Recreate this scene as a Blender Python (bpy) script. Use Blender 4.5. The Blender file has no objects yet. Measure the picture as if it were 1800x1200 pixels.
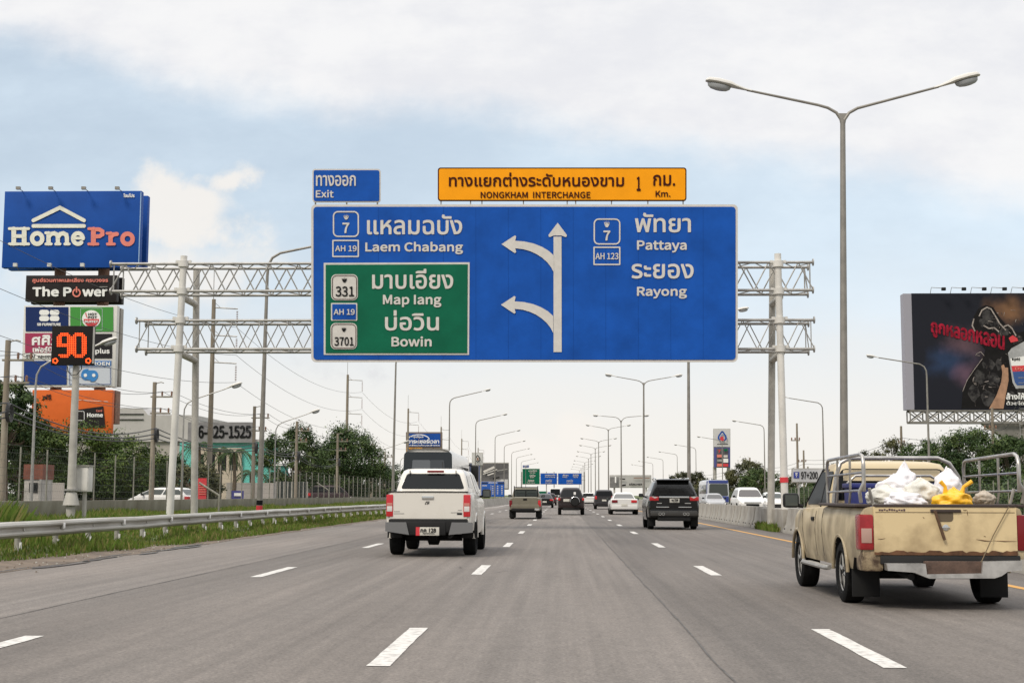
import bpy, bmesh, math, random
from mathutils import Vector, Matrix, noise as mnoise

C = bpy.context.scene.collection
sc = bpy.context.scene
rad = math.radians

# ------------------------------------------------------------------ camera
F = 2480.0            # focal length in pixels of the 1800 px wide photograph
CAM = Vector((0.0, 0.0, 1.25))
_v = Vector(((987 - 900) / F, -(870 - 600) / F, -1.0)).normalized()      # road direction seen in camera space
_hx = Vector((1.0, -0.0033, 0.0))
Zc = _hx.cross(_v)
if Zc.y < 0: Zc.negate()
Zc.normalize()
Yc = _v
Xc = Yc.cross(Zc).normalized()
RW = Matrix((Xc, Yc, Zc))           # camera -> world
cd = bpy.data.cameras.new("camera")
cam = bpy.data.objects.new("camera", cd)
C.objects.link(cam)
cam.matrix_world = Matrix.Translation(CAM) @ RW.to_4x4()
cd.sensor_width = 36.0
cd.lens = 36.0 * F / 1800.0
cd.clip_start = 0.1
cd.clip_end = 20000.0
sc.camera = cam

# ------------------------------------------------------------------ light and exposure
SUN_EL, SUN_AZ = 48.0, 215.0        # azimuth clockwise from +Y (behind and to the left of the camera)
sun_d = bpy.data.lights.new("sun", 'SUN')
sun_d.energy = 2.3
sun_d.angle = rad(16)
sun_d.color = (1.0, 0.92, 0.80)
sun = bpy.data.objects.new("sun", sun_d)
C.objects.link(sun)
_sd = Vector((math.sin(rad(SUN_AZ)) * math.cos(rad(SUN_EL)), math.cos(rad(SUN_AZ)) * math.cos(rad(SUN_EL)), math.sin(rad(SUN_EL))))
sun.rotation_euler = _sd.to_track_quat('Z', 'Y').to_euler()
sun.location = (0, 0, 60)

sc.view_settings.view_transform = 'Standard'
sc.view_settings.look = 'None'
sc.view_settings.gamma = 1.0
sc.view_settings.use_curve_mapping = False
sc.view_settings.exposure = 0.0

world = bpy.data.worlds.new("World")
sc.world = world
world.use_nodes = True
def build_world():
    nt = world.node_tree
    N, L = nt.nodes, nt.links
    bg = N['Background']
    STR = 0.10
    bg.inputs['Strength'].default_value = STR
    sky = N.new('ShaderNodeTexSky')
    sky.sky_type = 'NISHITA'
    sky.sun_disc = False
    sky.sun_elevation = rad(SUN_EL)
    sky.sun_rotation = rad(SUN_AZ)
    sky.dust_density = 2.0
    tc = N.new('ShaderNodeTexCoord')
    sep = N.new('ShaderNodeSeparateXYZ')
    L.new(tc.outputs['Generated'], sep.inputs[0])
    def val(x):
        n = N.new('ShaderNodeValue'); n.outputs[0].default_value = x; return n.outputs[0]
    def M(op, a, b=None, c=None, clamp=False):
        n = N.new('ShaderNodeMath'); n.operation = op; n.use_clamp = clamp
        for i, x in enumerate((a, b, c)):
            if x is None: continue
            if isinstance(x, (int, float)): n.inputs[i].default_value = x
            else: L.new(x, n.inputs[i])
        return n.outputs[0]
    def smooth(x, lo, hi):
        n = N.new('ShaderNodeMapRange'); n.interpolation_type = 'SMOOTHSTEP'
        L.new(x, n.inputs[0]); n.inputs[1].default_value = lo; n.inputs[2].default_value = hi
        return n.outputs[0]
    def mix(f, a, b):
        n = N.new('ShaderNodeMix'); n.data_type = 'RGBA'
        L.new(f, n.inputs[0])
        for i, x in ((6, a), (7, b)):
            if isinstance(x, tuple): n.inputs[i].default_value = (x[0] / STR, x[1] / STR, x[2] / STR, 1)
            else: L.new(x, n.inputs[i])
        return n.outputs[2]
    def noise(vec, scale, detail=5, rough=0.55):
        n = N.new('ShaderNodeTexNoise'); n.inputs['Scale'].default_value = scale
        n.inputs['Detail'].default_value = detail; n.inputs['Roughness'].default_value = rough
        L.new(vec, n.inputs['Vector']); return n.outputs['Fac']
    ay = M('MAXIMUM', M('ABSOLUTE', sep.outputs['Y']), 0.12)
    u = M('DIVIDE', sep.outputs['X'], ay)
    v = M('DIVIDE', sep.outputs['Z'], ay)
    cmb = N.new('ShaderNodeCombineXYZ'); L.new(u, cmb.inputs[0]); L.new(v, cmb.inputs[1]); L.new(sep.outputs['Y'], cmb.inputs[2])
    P = cmb.outputs[0]
    st = N.new('ShaderNodeVectorMath'); st.operation = 'MULTIPLY'; L.new(P, st.inputs[0]); st.inputs[1].default_value = (1.0, 2.2, 1.0)
    n1 = M('SUBTRACT', noise(st.outputs[0], 5.0, 7, 0.6), 0.5)
    n2 = M('SUBTRACT', noise(P, 22.0, 6, 0.62), 0.5)
    n3 = M('SUBTRACT', noise(st.outputs[0], 13.0, 6, 0.6), 0.5)
    # thin veil over the blue
    veil = smooth(M('ADD', n1, M('MULTIPLY', n3, 0.5)), -0.30, 0.32)
    veil = M('ADD', M('MULTIPLY', veil, 0.24), 0.60)
    veil = M('ADD', veil, M('MULTIPLY', smooth(u, -0.25, 0.25), 0.18), clamp=True)
    col = mix(veil, sky.outputs[0], (0.76, 0.88, 0.985))
    # pale band lower down, turning to cream near the horizon
    low = smooth(M('ADD', v, M('MULTIPLY', n1, 0.14)), 0.20, 0.05)
    col = mix(M('MULTIPLY', low, 0.82), col, (0.905, 0.90, 0.885))
    cream = smooth(v, 0.13, 0.0)
    col = mix(M('MULTIPLY', cream, 0.95), col, (0.935, 0.895, 0.83))
    grey = smooth(M('ADD', n1, M('MULTIPLY', n2, 0.55)), 0.03, 0.20)
    grey = M('MULTIPLY', grey, M('MULTIPLY', smooth(v, 0.15, 0.08), smooth(u, 0.05, -0.2)))
    col = mix(M('MULTIPLY', grey, 0.7), col, (0.66, 0.66, 0.685))
    # cumulus heads at the left and near the vanishing point
    def blob(cx, cy, rx, ry, amp):
        a = M('DIVIDE', M('SUBTRACT', u, (cx - 987) / F), rx / F)
        b = M('DIVIDE', M('SUBTRACT', v, (870 - cy) / F), ry / F)
        q = M('SQRT', M('ADD', M('MULTIPLY', a, a), M('MULTIPLY', b, b)))
        return M('ADD', q, M('MULTIPLY', n2, amp))
    cum = None
    for b in ((300, 400, 130, 70, 3.2), (268, 330, 52, 60, 3.2), (380, 312, 60, 28, 3.6), (330, 350, 80, 45, 2.2), (215, 470, 260, 70, 1.8), (1012, 768, 46, 42, 1.8), (950, 795, 120, 30, 1.8)):
        m = smooth(blob(*b), 1.30, 0.35)
        cum = m if cum is None else M('MAXIMUM', cum, m)
    col = mix(M('MULTIPLY', cum, 0.85), col, (0.95, 0.905, 0.85))
    # the big sheet of cloud filling the top of the sky
    ramp = N.new('ShaderNodeValToRGB')
    L.new(M('ADD', u, 0.5), ramp.inputs[0])
    el = ramp.color_ramp.elements
    pts = [(0.0, .345), (.10, .333), (.20, .297), (.30, .278), (.355, .266), (.42, .268), (.52, .25), (.65, .232), (.80, .212), (1.0, .19)]
    while len(el) < len(pts): el.new(0.5)
    for e, (p, h) in zip(el, pts):
        e.position = p; e.color = (h, h, h, 1)
    edge = M('SUBTRACT', v, ramp.outputs[0])
    edge = M('ADD', edge, M('ADD', M('MULTIPLY', n1, 0.055), M('MULTIPLY', n2, 0.034)))
    sheet = smooth(edge, -0.016, 0.030)
    body = smooth(M('ADD', n1, M('ADD', M('MULTIPLY', n3, 0.8), M('MULTIPLY', n2, 0.35))), -0.22, 0.22)
    shc = mix(body, (0.845, 0.845, 0.875), (0.95, 0.94, 0.94))
    col = mix(M('MULTIPLY', sheet, 0.93), col, shc)
    # overcast gain overhead added to light the scene; sky behind the camera dimmed
    hi = smooth(sep.outputs['Z'], 0.36, 0.75)
    back = smooth(sep.outputs['Y'], 0.25, -0.35)
    gain = M('SUBTRACT', M('ADD', M('MULTIPLY', hi, 1.0), 1.0), M('MULTIPLY', back, 0.30))
    vm = N.new('ShaderNodeVectorMath'); vm.operation = 'SCALE'
    L.new(col, vm.inputs[0]); L.new(gain, vm.inputs['Scale'])
    L.new(vm.outputs[0], bg.inputs['Color'])
build_world()

# ------------------------------------------------------------------ helpers
def at(px, py, Y):
    """Point of the world seen at pixel (px, py) of the photograph, Y metres down the road."""
    d = RW @ Vector(((px - 900) / F, (600 - py) / F, -1.0))
    return CAM + d * (Y / d.y)

def sr(r, g, b):
    def f(x):
        x /= 255.0
        return x / 12.92 if x <= 0.04045 else ((x + 0.055) / 1.055) ** 2.4
    return (f(r), f(g), f(b))

MATS = {}
def mat(name, col, rough=0.6, metal=0.0, var=0.0, vscale=3.0, col2=None, bump=0.0, bscale=40.0, emit=0.0, coat=0.0, stretch=(1, 1, 1), spec=0.5, lo=0.35, hi=0.7):
    if name in MATS: return MATS[name]
    m = bpy.data.materials.new(name)
    m.use_nodes = True
    nt = m.node_tree; N, L = nt.nodes, nt.links
    p = N['Principled BSDF']
    p.inputs['Roughness'].default_value = rough
    p.inputs['Metallic'].default_value = metal
    p.inputs['Specular IOR Level'].default_value = spec
    p.inputs['Coat Weight'].default_value = coat
    p.inputs['Base Color'].default_value = (*col, 1)
    tc = N.new('ShaderNodeTexCoord')
    mp = N.new('ShaderNodeMapping'); mp.inputs['Scale'].default_value = stretch
    L.new(tc.outputs['Object'], mp.inputs[0])
    if var > 0 or col2:
        n = N.new('ShaderNodeTexNoise'); n.inputs['Scale'].default_value = vscale; n.inputs['Detail'].default_value = 6; n.inputs['Roughness'].default_value = 0.62
        L.new(mp.outputs[0], n.inputs['Vector'])
        r = N.new('ShaderNodeMapRange'); r.inputs[1].default_value = lo; r.inputs[2].default_value = hi
        L.new(n.outputs['Fac'], r.inputs[0])
        mx = N.new('ShaderNodeMix'); mx.data_type = 'RGBA'
        L.new(r.outputs[0], mx.inputs[0])
        c2 = col2 if col2 else tuple(max(0, x * (1 - var)) for x in col)
        c1 = col if col2 else tuple(min(1, x * (1 + var)) for x in col)
        mx.inputs[6].default_value = (*c1, 1); mx.inputs[7].default_value = (*c2, 1)
        L.new(mx.outputs[2], p.inputs['Base Color'])
    if bump > 0:
        n = N.new('ShaderNodeTexNoise'); n.inputs['Scale'].default_value = bscale; n.inputs['Detail'].default_value = 4
        L.new(mp.outputs[0], n.inputs['Vector'])
        b = N.new('ShaderNodeBump'); b.inputs['Strength'].default_value = bump; b.inputs['Distance'].default_value = 0.02
        L.new(n.outputs['Fac'], b.inputs['Height']); L.new(b.outputs[0], p.inputs['Normal'])
    if emit > 0:
        p.inputs['Emission Color'].default_value = (*col, 1); p.inputs['Emission Strength'].default_value = emit
    MATS[name] = m
    return m

class MB:
    """Collects geometry (several materials) and links it as one mesh object."""
    def __init__(s): s.v, s.f, s.m, s.mats = [], [], [], []
    def mi(s, m):
        if m not in s.mats: s.mats.append(m)
        return s.mats.index(m)
    def add(s, verts, faces, m):
        o = len(s.v); k = s.mi(m)
        s.v.extend(tuple(x) for x in verts)
        for f in faces:
            s.f.append(tuple(i + o for i in f)); s.m.append(k)
    def box(s, a, b, m, bev=0.0):
        x0, y0, z0 = (min(a[i], b[i]) for i in range(3)); x1, y1, z1 = (max(a[i], b[i]) for i in range(3))
        if bev <= 0:
            s.add([(x0, y0, z0), (x1, y0, z0), (x1, y1, z0), (x0, y1, z0), (x0, y0, z1), (x1, y0, z1), (x1, y1, z1), (x0, y1, z1)],
                  [(3, 2, 1, 0), (4, 5, 6, 7), (0, 1, 5, 4), (1, 2, 6, 5), (2, 3, 7, 6), (3, 0, 4, 7)], m)
            return
        bm = bmesh.new()
        bmesh.ops.create_cube(bm, size=1.0, matrix=Matrix.Translation(((x0 + x1) / 2, (y0 + y1) / 2, (z0 + z1) / 2)) @ Matrix.Diagonal((x1 - x0, y1 - y0, z1 - z0, 1)))
        bmesh.ops.bevel(bm, geom=bm.edges[:], offset=min(bev, 0.45 * min(x1 - x0, y1 - y0, z1 - z0)), segments=2, affect='EDGES', profile=0.6)
        s.bm(bm, m)
    def bm(s, bm, m):
        bm.verts.index_update()
        s.add([v.co.copy() for v in bm.verts], [tuple(v.index for v in f.verts) for f in bm.faces], m)
        bm.free()
    def tube(s, pts, r, m, n=8, caps=True):
        pts = [Vector(p) for p in pts]
        rs = r if isinstance(r, (list, tuple)) else [r] * len(pts)
        rings = []
        up = None
        for i, p in enumerate(pts):
            t = (pts[min(i + 1, len(pts) - 1)] - pts[max(i - 1, 0)]).normalized()
            if up is None:
                up = Vector((0, 0, 1)) if abs(t.z) < 0.9 else Vector((1, 0, 0))
            a = t.cross(up).normalized(); up = a.cross(t).normalized()
            rings.append([p + (a * math.cos(2 * math.pi * k / n) + up * math.sin(2 * math.pi * k / n)) * rs[i] for k in range(n)])
        s.loft(rings, m, caps, caps)
    def loft(s, rings, m, c0=True, c1=True, last=None):
        n = len(rings[0]); vs = [v for r in rings for v in r]
        fs, fl = [], []
        for i in range(len(rings) - 1):
            for k in range(n):
                q = (i * n + k, i * n + (k + 1) % n, (i + 1) * n + (k + 1) % n, (i + 1) * n + k)
                (fl if (last and k == n - 1) else fs).append(q)
        if c0: fs.append(tuple(range(n))[::-1])
        if c1: fs.append(tuple((len(rings) - 1) * n + k for k in range(n)))
        o = len(s.v); s.add(vs, fs, m)
        if fl:
            k2 = s.mi(last)
            for f in fl: s.f.append(tuple(i + o for i in f)); s.m.append(k2)
    def poly(s, pts, off, m):
        """prism: polygon pts pushed along the vector off"""
        pts = [Vector(p) for p in pts]; off = Vector(off); n = len(pts)
        s.add(pts + [p + off for p in pts], [tuple(range(n)), tuple(range(n, 2 * n))[::-1]] + [(k, (k + 1) % n, n + (k + 1) % n, n + k) for k in range(n)], m)
    def lathe(s, prof, c, m, axis='x', n=20):
        rings = []
        for (a, r) in prof:
            ring = []
            for k in range(n):
                t = 2 * math.pi * k / n
                if axis == 'x': ring.append((c[0] + a, c[1] + r * math.cos(t), c[2] + r * math.sin(t)))
                elif axis == 'y': ring.append((c[0] + r * math.cos(t), c[1] + a, c[2] + r * math.sin(t)))
                else: ring.append((c[0] + r * math.cos(t), c[1] + r * math.sin(t), c[2] + a))
            rings.append(ring)
        s.loft(rings, m)
    def panel(s, c00, c10, c11, c01, m, off=0.006, rnd=0.12, th=0.02, seg=3):
        """thin plate with rounded corners on a quad, standing proud of it by off"""
        a, b, c, d = (Vector(x) for x in (c00, c10, c11, c01))
        nrm = ((b - a).cross(d - a)).normalized()
        w = ((b - a).length + (c - d).length) / 2; h = ((d - a).length + (c - b).length) / 2
        r = rnd * min(w, h)
        uv = []
        for (cx, cy, a0) in ((r / w, r / h, 180), (1 - r / w, r / h, 270), (1 - r / w, 1 - r / h, 0), (r / w, 1 - r / h, 90)):
            for k in range(seg + 1):
                t = rad(a0 + 90 * k / seg); uv.append((cx + r / w * math.cos(t), cy + r / h * math.sin(t)))
        pts = [(a * (1 - x) + b * x) * (1 - y) + (d * (1 - x) + c * x) * y + nrm * off for x, y in uv]
        s.poly(pts, -nrm * th, m)
    def build(s, name, parent=None, world=False, smooth=38):
        me = bpy.data.meshes.new(name)
        vs = s.v
        if world and parent is not None:
            r = parent
            while r.parent is not None: r = r.parent
            l = r.location
            vs = [(v[0] - l.x, v[1] - l.y, v[2] - l.z) for v in vs]
        me.from_pydata(vs, [], s.f)
        for m in s.mats: me.materials.append(m)
        me.polygons.foreach_set('material_index', s.m)
        bm = bmesh.new(); bm.from_mesh(me)
        if len(bm.faces) < 60000: bmesh.ops.recalc_face_normals(bm, faces=bm.faces[:])
        bm.to_mesh(me); bm.free()
        if smooth:
            me.polygons.foreach_set('use_smooth', [True] * len(me.polygons))
            me.set_sharp_from_angle(angle=rad(smooth))
        me.update()
        o = bpy.data.objects.new(name, me); C.objects.link(o)
        if parent is not None: o.parent = parent
        return o

def tag(o, label=None, cat=None, group=None, kind=None):
    if label: o['label'] = label
    if cat: o['category'] = cat
    if group: o['group'] = group
    if kind: o['kind'] = kind
    return o
def thing(name, label, cat, loc=(0, 0, 0), rz=0.0, group=None):
    o = bpy.data.objects.new(name, None); C.objects.link(o)
    o.empty_display_size = 0.2
    o.location = loc; o.rotation_euler = (0, 0, rz)
    return tag(o, label, cat, group)
def dup(root, loc, label, rz=None, scale=None, group=None, lean=None):
    r = root.copy(); C.objects.link(r); r.location = loc
    if rz is not None: r.rotation_euler = (0, 0, rz)
    if lean is not None: r.rotation_euler = lean
    if scale: r.scale = scale if isinstance(scale, tuple) else (scale, scale, scale)
    r['label'] = label
    if group: r['group'] = group
    for ch in list(root.children):
        c = ch.copy(); C.objects.link(c); c.parent = r
        for g in list(ch.children):
            d = g.copy(); C.objects.link(d); d.parent = c
    return r
ORD = ['first', 'second', 'third', 'fourth', 'fifth', 'sixth', 'seventh', 'eighth', 'ninth', 'tenth', 'eleventh', 'twelfth', 'thirteenth', 'fourteenth', 'fifteenth', 'sixteenth', 'seventeenth', 'eighteenth', 'nineteenth', 'twentieth']
def ordn(i):
    if i < 20: return ORD[i]
    tens = {20: 'twent', 30: 'thirt', 40: 'fort', 50: 'fift', 60: 'sixt', 70: 'sevent'}
    t, u = divmod(i + 1, 10)
    return tens[t * 10] + ('ieth' if u == 0 else 'y-' + ORD[u - 1])

# ---- lettering ------------------------------------------------------------
_TXT = {}
try:        # the sans serif that ships inside Blender; its fallback fonts cover Thai
    SANS = bpy.data.fonts.load(bpy.utils.system_resource('DATAFILES', path='fonts') + '/Noto Sans CJK Regular.woff2')
except Exception:
    SANS = None
from mathutils.geometry import interpolate_bezier
def glyphs(s, res=3):
    """flat outline faces of a line of text; every outer contour is filled by itself, so overlapping strokes stay solid"""
    if s in _TXT: return _TXT[s]
    c = bpy.data.curves.new('lettering', 'FONT')
    if SANS and all(ord(q) < 0x0e00 for q in s):
        c.font = SANS; c.body = s
    else: c.body = s
    o = bpy.data.objects.new('lettering', c); C.objects.link(o)
    dg = bpy.context.evaluated_depsgraph_get()
    cu = o.evaluated_get(dg).to_curve(dg)
    loops = []
    for sp in cu.splines:
        b = sp.bezier_points; P = []
        if len(b) < 2: continue
        for k in range(len(b)):
            p, q = b[k], b[(k + 1) % len(b)]
            straight = p.handle_right_type == 'VECTOR' and q.handle_left_type == 'VECTOR' or ((p.handle_right - p.co).length < 1e-5 and (q.handle_left - q.co).length < 1e-5)
            P += [p.co.copy()] if straight else interpolate_bezier(p.co, p.handle_right, q.handle_left, q.co, res + 2)[:-1]
        P = [Vector((v.x, v.y, 0)) for v in P]
        area = sum(P[k - 1].x * P[k].y - P[k].x * P[k - 1].y for k in range(len(P))) / 2
        if abs(area) > 1e-7: loops.append((P, area))
    o.to_curve_clear() if hasattr(o, 'to_curve_clear') else None
    bpy.data.objects.remove(o); bpy.data.curves.remove(c)
    big = max(loops, key=lambda l: abs(l[1]))[1]
    def inside(p, L):
        r = False
        for k in range(len(L)):
            a, b = L[k - 1], L[k]
            if (a.y > p.y) != (b.y > p.y) and p.x < (b.x - a.x) * (p.y - a.y) / (b.y - a.y) + a.x: r = not r
        return r
    holes = [l for l in loops if l[1] * big < 0 and any(q is not l and abs(q[1]) > abs(l[1]) and inside(l[0][0], q[0]) for q in loops)]
    outs = [l for l in loops if not any(l is q for q in holes)]
    for n, (P, A) in enumerate(outs):       # a serifed capital I becomes the plain stem of road lettering
        xs = sorted({round(v.x, 4) for v in P}); ys = sorted({round(v.y, 4) for v in P})
        if len(P) == 12 and len(xs) == 4 and len(ys) == 4:
            mid = Vector(((xs[0] + xs[3]) / 2, ys[0] * .75 + ys[3] * .25, 0))
            if inside(mid, P) and not inside(Vector((xs[0] * .9 + xs[1] * .1, (ys[0] + ys[3]) / 2, 0)), P):
                outs[n] = ([Vector((xs[1], ys[0], 0)), Vector((xs[2], ys[0], 0)), Vector((xs[2], ys[3], 0)), Vector((xs[1], ys[3], 0))], A)
    vs, fs = [], []
    for n, (P, A) in enumerate(outs):
        # a hole belongs to the smallest outer contour around it
        mine = [h[0] for h in holes if inside(h[0][0], P) and not any(inside(h[0][0], q[0]) and abs(q[1]) < abs(A) for q in outs)]
        base = len(vs)
        bm = bmesh.new(); es = []
        for L in [P] + mine:
            q = [bm.verts.new(v) for k, v in enumerate(L) if (v - L[k - 1]).length > 1e-6]
            es += [bm.edges.new((q[k - 1], q[k])) for k in range(len(q))]
        bmesh.ops.triangle_fill(bm, use_beauty=True, use_dissolve=False, edges=es, normal=(0, 0, 1))
        bm.verts.index_update()
        vs += [(v.co.x, v.co.y, n % 4) for v in bm.verts]
        fs += [tuple(base + v.index for v in f.verts) for f in bm.faces]
        bm.free()
    x0 = min(v[0] for v in vs); x1 = max(v[0] for v in vs); y0 = min(v[1] for v in vs); y1 = max(v[1] for v in vs)
    h = max(y1 - y0, 1e-6); w = max(x1 - x0, 1e-6)
    _TXT[s] = ([((v[0] - x0) / w, (v[1] - y0) / h, v[2]) for v in vs], fs, w / h)
    return _TXT[s]
def text_px(mb, s, box, Y, m, bold=0.0, layer=1.0):
    """lettering whose ink fills the pixel box (x0, y0, x1, y1) on the plane Y; bold thickens it by that many pixels"""
    vs, fs, _ = glyphs(s); x0, y0, x1, y1 = box
    e = Y * 0.0004
    sh = [(0, 0)] if not bold else [(-bold, 0), (bold, 0), (0, bold), (0, -bold), (bold * .7, bold * .7), (-bold * .7, -bold * .7), (bold * .7, -bold * .7), (-bold * .7, bold * .7)]
    x0 += bold; x1 -= bold; y0 += bold; y1 -= bold
    for k, (dx, dy) in enumerate(sh):
        mb.add([at(x0 + (x1 - x0) * v[0] + dx, y1 - (y1 - y0) * v[1] + dy, Y - e * (layer + 0.04 * k + 0.009 * v[2])) for v in vs], fs, m)
def text_frame(mb, s, O, U, V, Nrm, box, m, bold=0.0, lift=0.004):
    """lettering on a plane through O with unit axes U, V; box in metres"""
    vs, fs, _ = glyphs(s); x0, y0, x1, y1 = box
    O, U, V, Nrm = Vector(O), Vector(U), Vector(V), Vector(Nrm)
    sh = [(0, 0)] if not bold else [(-bold, 0), (bold, 0), (0, bold), (0, -bold)]
    for k, (dx, dy) in enumerate(sh):
        mb.add([O + U * (x0 + (x1 - x0) * v[0] + dx) + V * (y0 + (y1 - y0) * v[1] + dy) + Nrm * (lift + 0.0008 * k + 0.0002 * v[2]) for v in vs], fs, m)
def rr(x0, y0, x1, y1, r, seg=5):
    pts = []
    for (cx, cy, a0) in ((x0 + r, y0 + r, 180), (x1 - r, y0 + r, 270), (x1 - r, y1 - r, 0), (x0 + r, y1 - r, 90)):
        for k in range(seg + 1):
            t = rad(a0 + 90 * k / seg); pts.append((cx + r * math.cos(t), cy + r * math.sin(t)))
    return pts
def plate_px(mb, pts, Y, m, layer=0.0, th=0.06):
    """flat plate from a pixel outline on the plane Y"""
    e = Y * 0.0004 * layer
    mb.poly([at(x, y, Y - e) for x, y in pts], (0, th if layer == 0 else Y * 0.0002, 0), m)
def ring_px(mb, x0, y0, x1, y1, r, w, Y, m, layer=1.0):
    o = rr(x0, y0, x1, y1, r); i = rr(x0 + w, y0 + w, x1 - w, y1 - w, max(r - w, 0.3))
    e = Y * 0.0004 * layer; n = len(o)
    mb.add([at(x, y, Y - e) for x, y in o + i], [(k, (k + 1) % n, n + (k + 1) % n, n + k) for k in range(n)], m)
def stroke_px(mb, pts, w, Y, m, layer=1.0, cap=True):
    """round-ended stroke of pixel width w"""
    e = Y * 0.0004 * layer
    L, R = [], []
    P = [Vector((p[0], p[1])) for p in pts]
    for i, p in enumerate(P):
        if i == 0: t = (P[1] - P[0]).normalized(); k = 1
        elif i == len(P) - 1: t = (P[-1] - P[-2]).normalized(); k = 1
        else:
            a = (P[i] - P[i - 1]).normalized(); b = (P[i + 1] - P[i]).normalized(); t = (a + b).normalized(); k = min(1 / max(t.dot(a), .4), 1.6)
        n = Vector((-t.y, t.x)) * w / 2 * k
        L.append(p + n); R.append(p - n)
    n = len(P)
    mb.add([at(p.x, p.y, Y - e) for p in L + R], [(k, k + 1, n + k + 1, n + k) for k in range(n - 1)], m)
    if cap:
        for j, p in enumerate((P[0], P[-1])):
            q = [at(p.x + w / 2 * math.cos(2 * math.pi * k / 12), p.y + w / 2 * math.sin(2 * math.pi * k / 12), Y - e * (1.03 + .02 * j)) for k in range(12)]
            mb.add(q, [tuple(range(12))], m)
def oval(cx, cy, rx, ry, n=24, a0=0, a1=360):
    return [(cx + rx * math.cos(rad(a0 + (a1 - a0) * k / n)), cy + ry * math.sin(rad(a0 + (a1 - a0) * k / n))) for k in range(n + (0 if a1 - a0 == 360 else 1))]
# ------------------------------------------------------------------ materials
GALV = mat('galvanised steel', (.33, .32, .30), .5, .4, .25, 2.0, bump=.05)
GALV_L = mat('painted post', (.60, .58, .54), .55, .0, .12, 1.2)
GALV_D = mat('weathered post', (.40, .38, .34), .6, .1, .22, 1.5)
RAIL = mat('rail steel', (.46, .45, .41), .5, .25, 0, 1.5, col2=(.28, .26, .22), stretch=(3, .35, 3))
POLE = mat('lamp pole steel', (.235, .22, .195), .55, .3, .2, 2.0)
BLUE = mat('sign blue', (.008, .076, .36), .5, 0, .16, .9, spec=.12)
BLUE2 = mat('board blue', (.012, .068, .30), .55, 0, .12, .4, spec=.12)
GREEN = mat('sign green', (.004, .112, .058), .5, 0, .14, .9, spec=.12)
WHITE = mat('reflective white', (.58, .55, .51), .5, 0, .06, 4, spec=.2)
WHITE_B = mat('bright white paint', (.80, .79, .76), .5)
ORANGE = mat('sign amber', (.88, .33, .003), .5, 0, .05, 1.5, spec=.15)
BROWN = mat('sign maroon', (.050, .007, .004), .6, spec=.12)
BLACK = mat('black', (.008, .008, .008), .6, spec=.15)
RED = mat('sign red', (.60, .04, .05), .45)
SALMON = mat('faded red', (.70, .20, .15), .5, 0, .08, 3)
CREAM = mat('letter cream', (.72, .70, .60), .5, 0, .08, 3)
CONC = mat('concrete', (.36, .34, .30), .85, 0, .0, 1.3, col2=(.22, .20, .17), bump=.2, bscale=30)
CONC_D = mat('old concrete', (.30, .28, .23), .85, 0, 0, 1.0, col2=(.17, .15, .11), bump=.2, bscale=25, stretch=(1, 1, .35))
RUST = mat('rusty pipe', (.22, .12, .08), .8, 0, .3, 3)
WIRE = mat('cable', (.05, .05, .05), .6)
TYRE = mat('tyre rubber', (.012, .012, .012), .9, 0, .3, 20, spec=.1)
DARK = mat('underbody', (.012, .012, .012), .8)
GLASS = mat('tinted glass', (.008, .009, .010), .10, 0, spec=.28)
GLASS_L = mat('pale glass', (.055, .065, .06), .1, 0, spec=.4)
CHROME = mat('chrome', (.72, .72, .70), .22, .9)
RIM = mat('alloy', (.45, .44, .42), .35, .8)
PLATE = mat('plate white', (.55, .53, .47), .6, spec=.2)
LAMP_R = mat('tail lamp red', (.50, .015, .02), .18, 0, spec=.6, coat=.5)
LAMP_D = mat('tail lamp dark red', (.17, .008, .012), .2, 0)
LAMP_W = mat('lamp clear', (.62, .60, .57), .2)
PLASTIC = mat('black plastic', (.016, .016, .016), .6, spec=.2)

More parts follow.
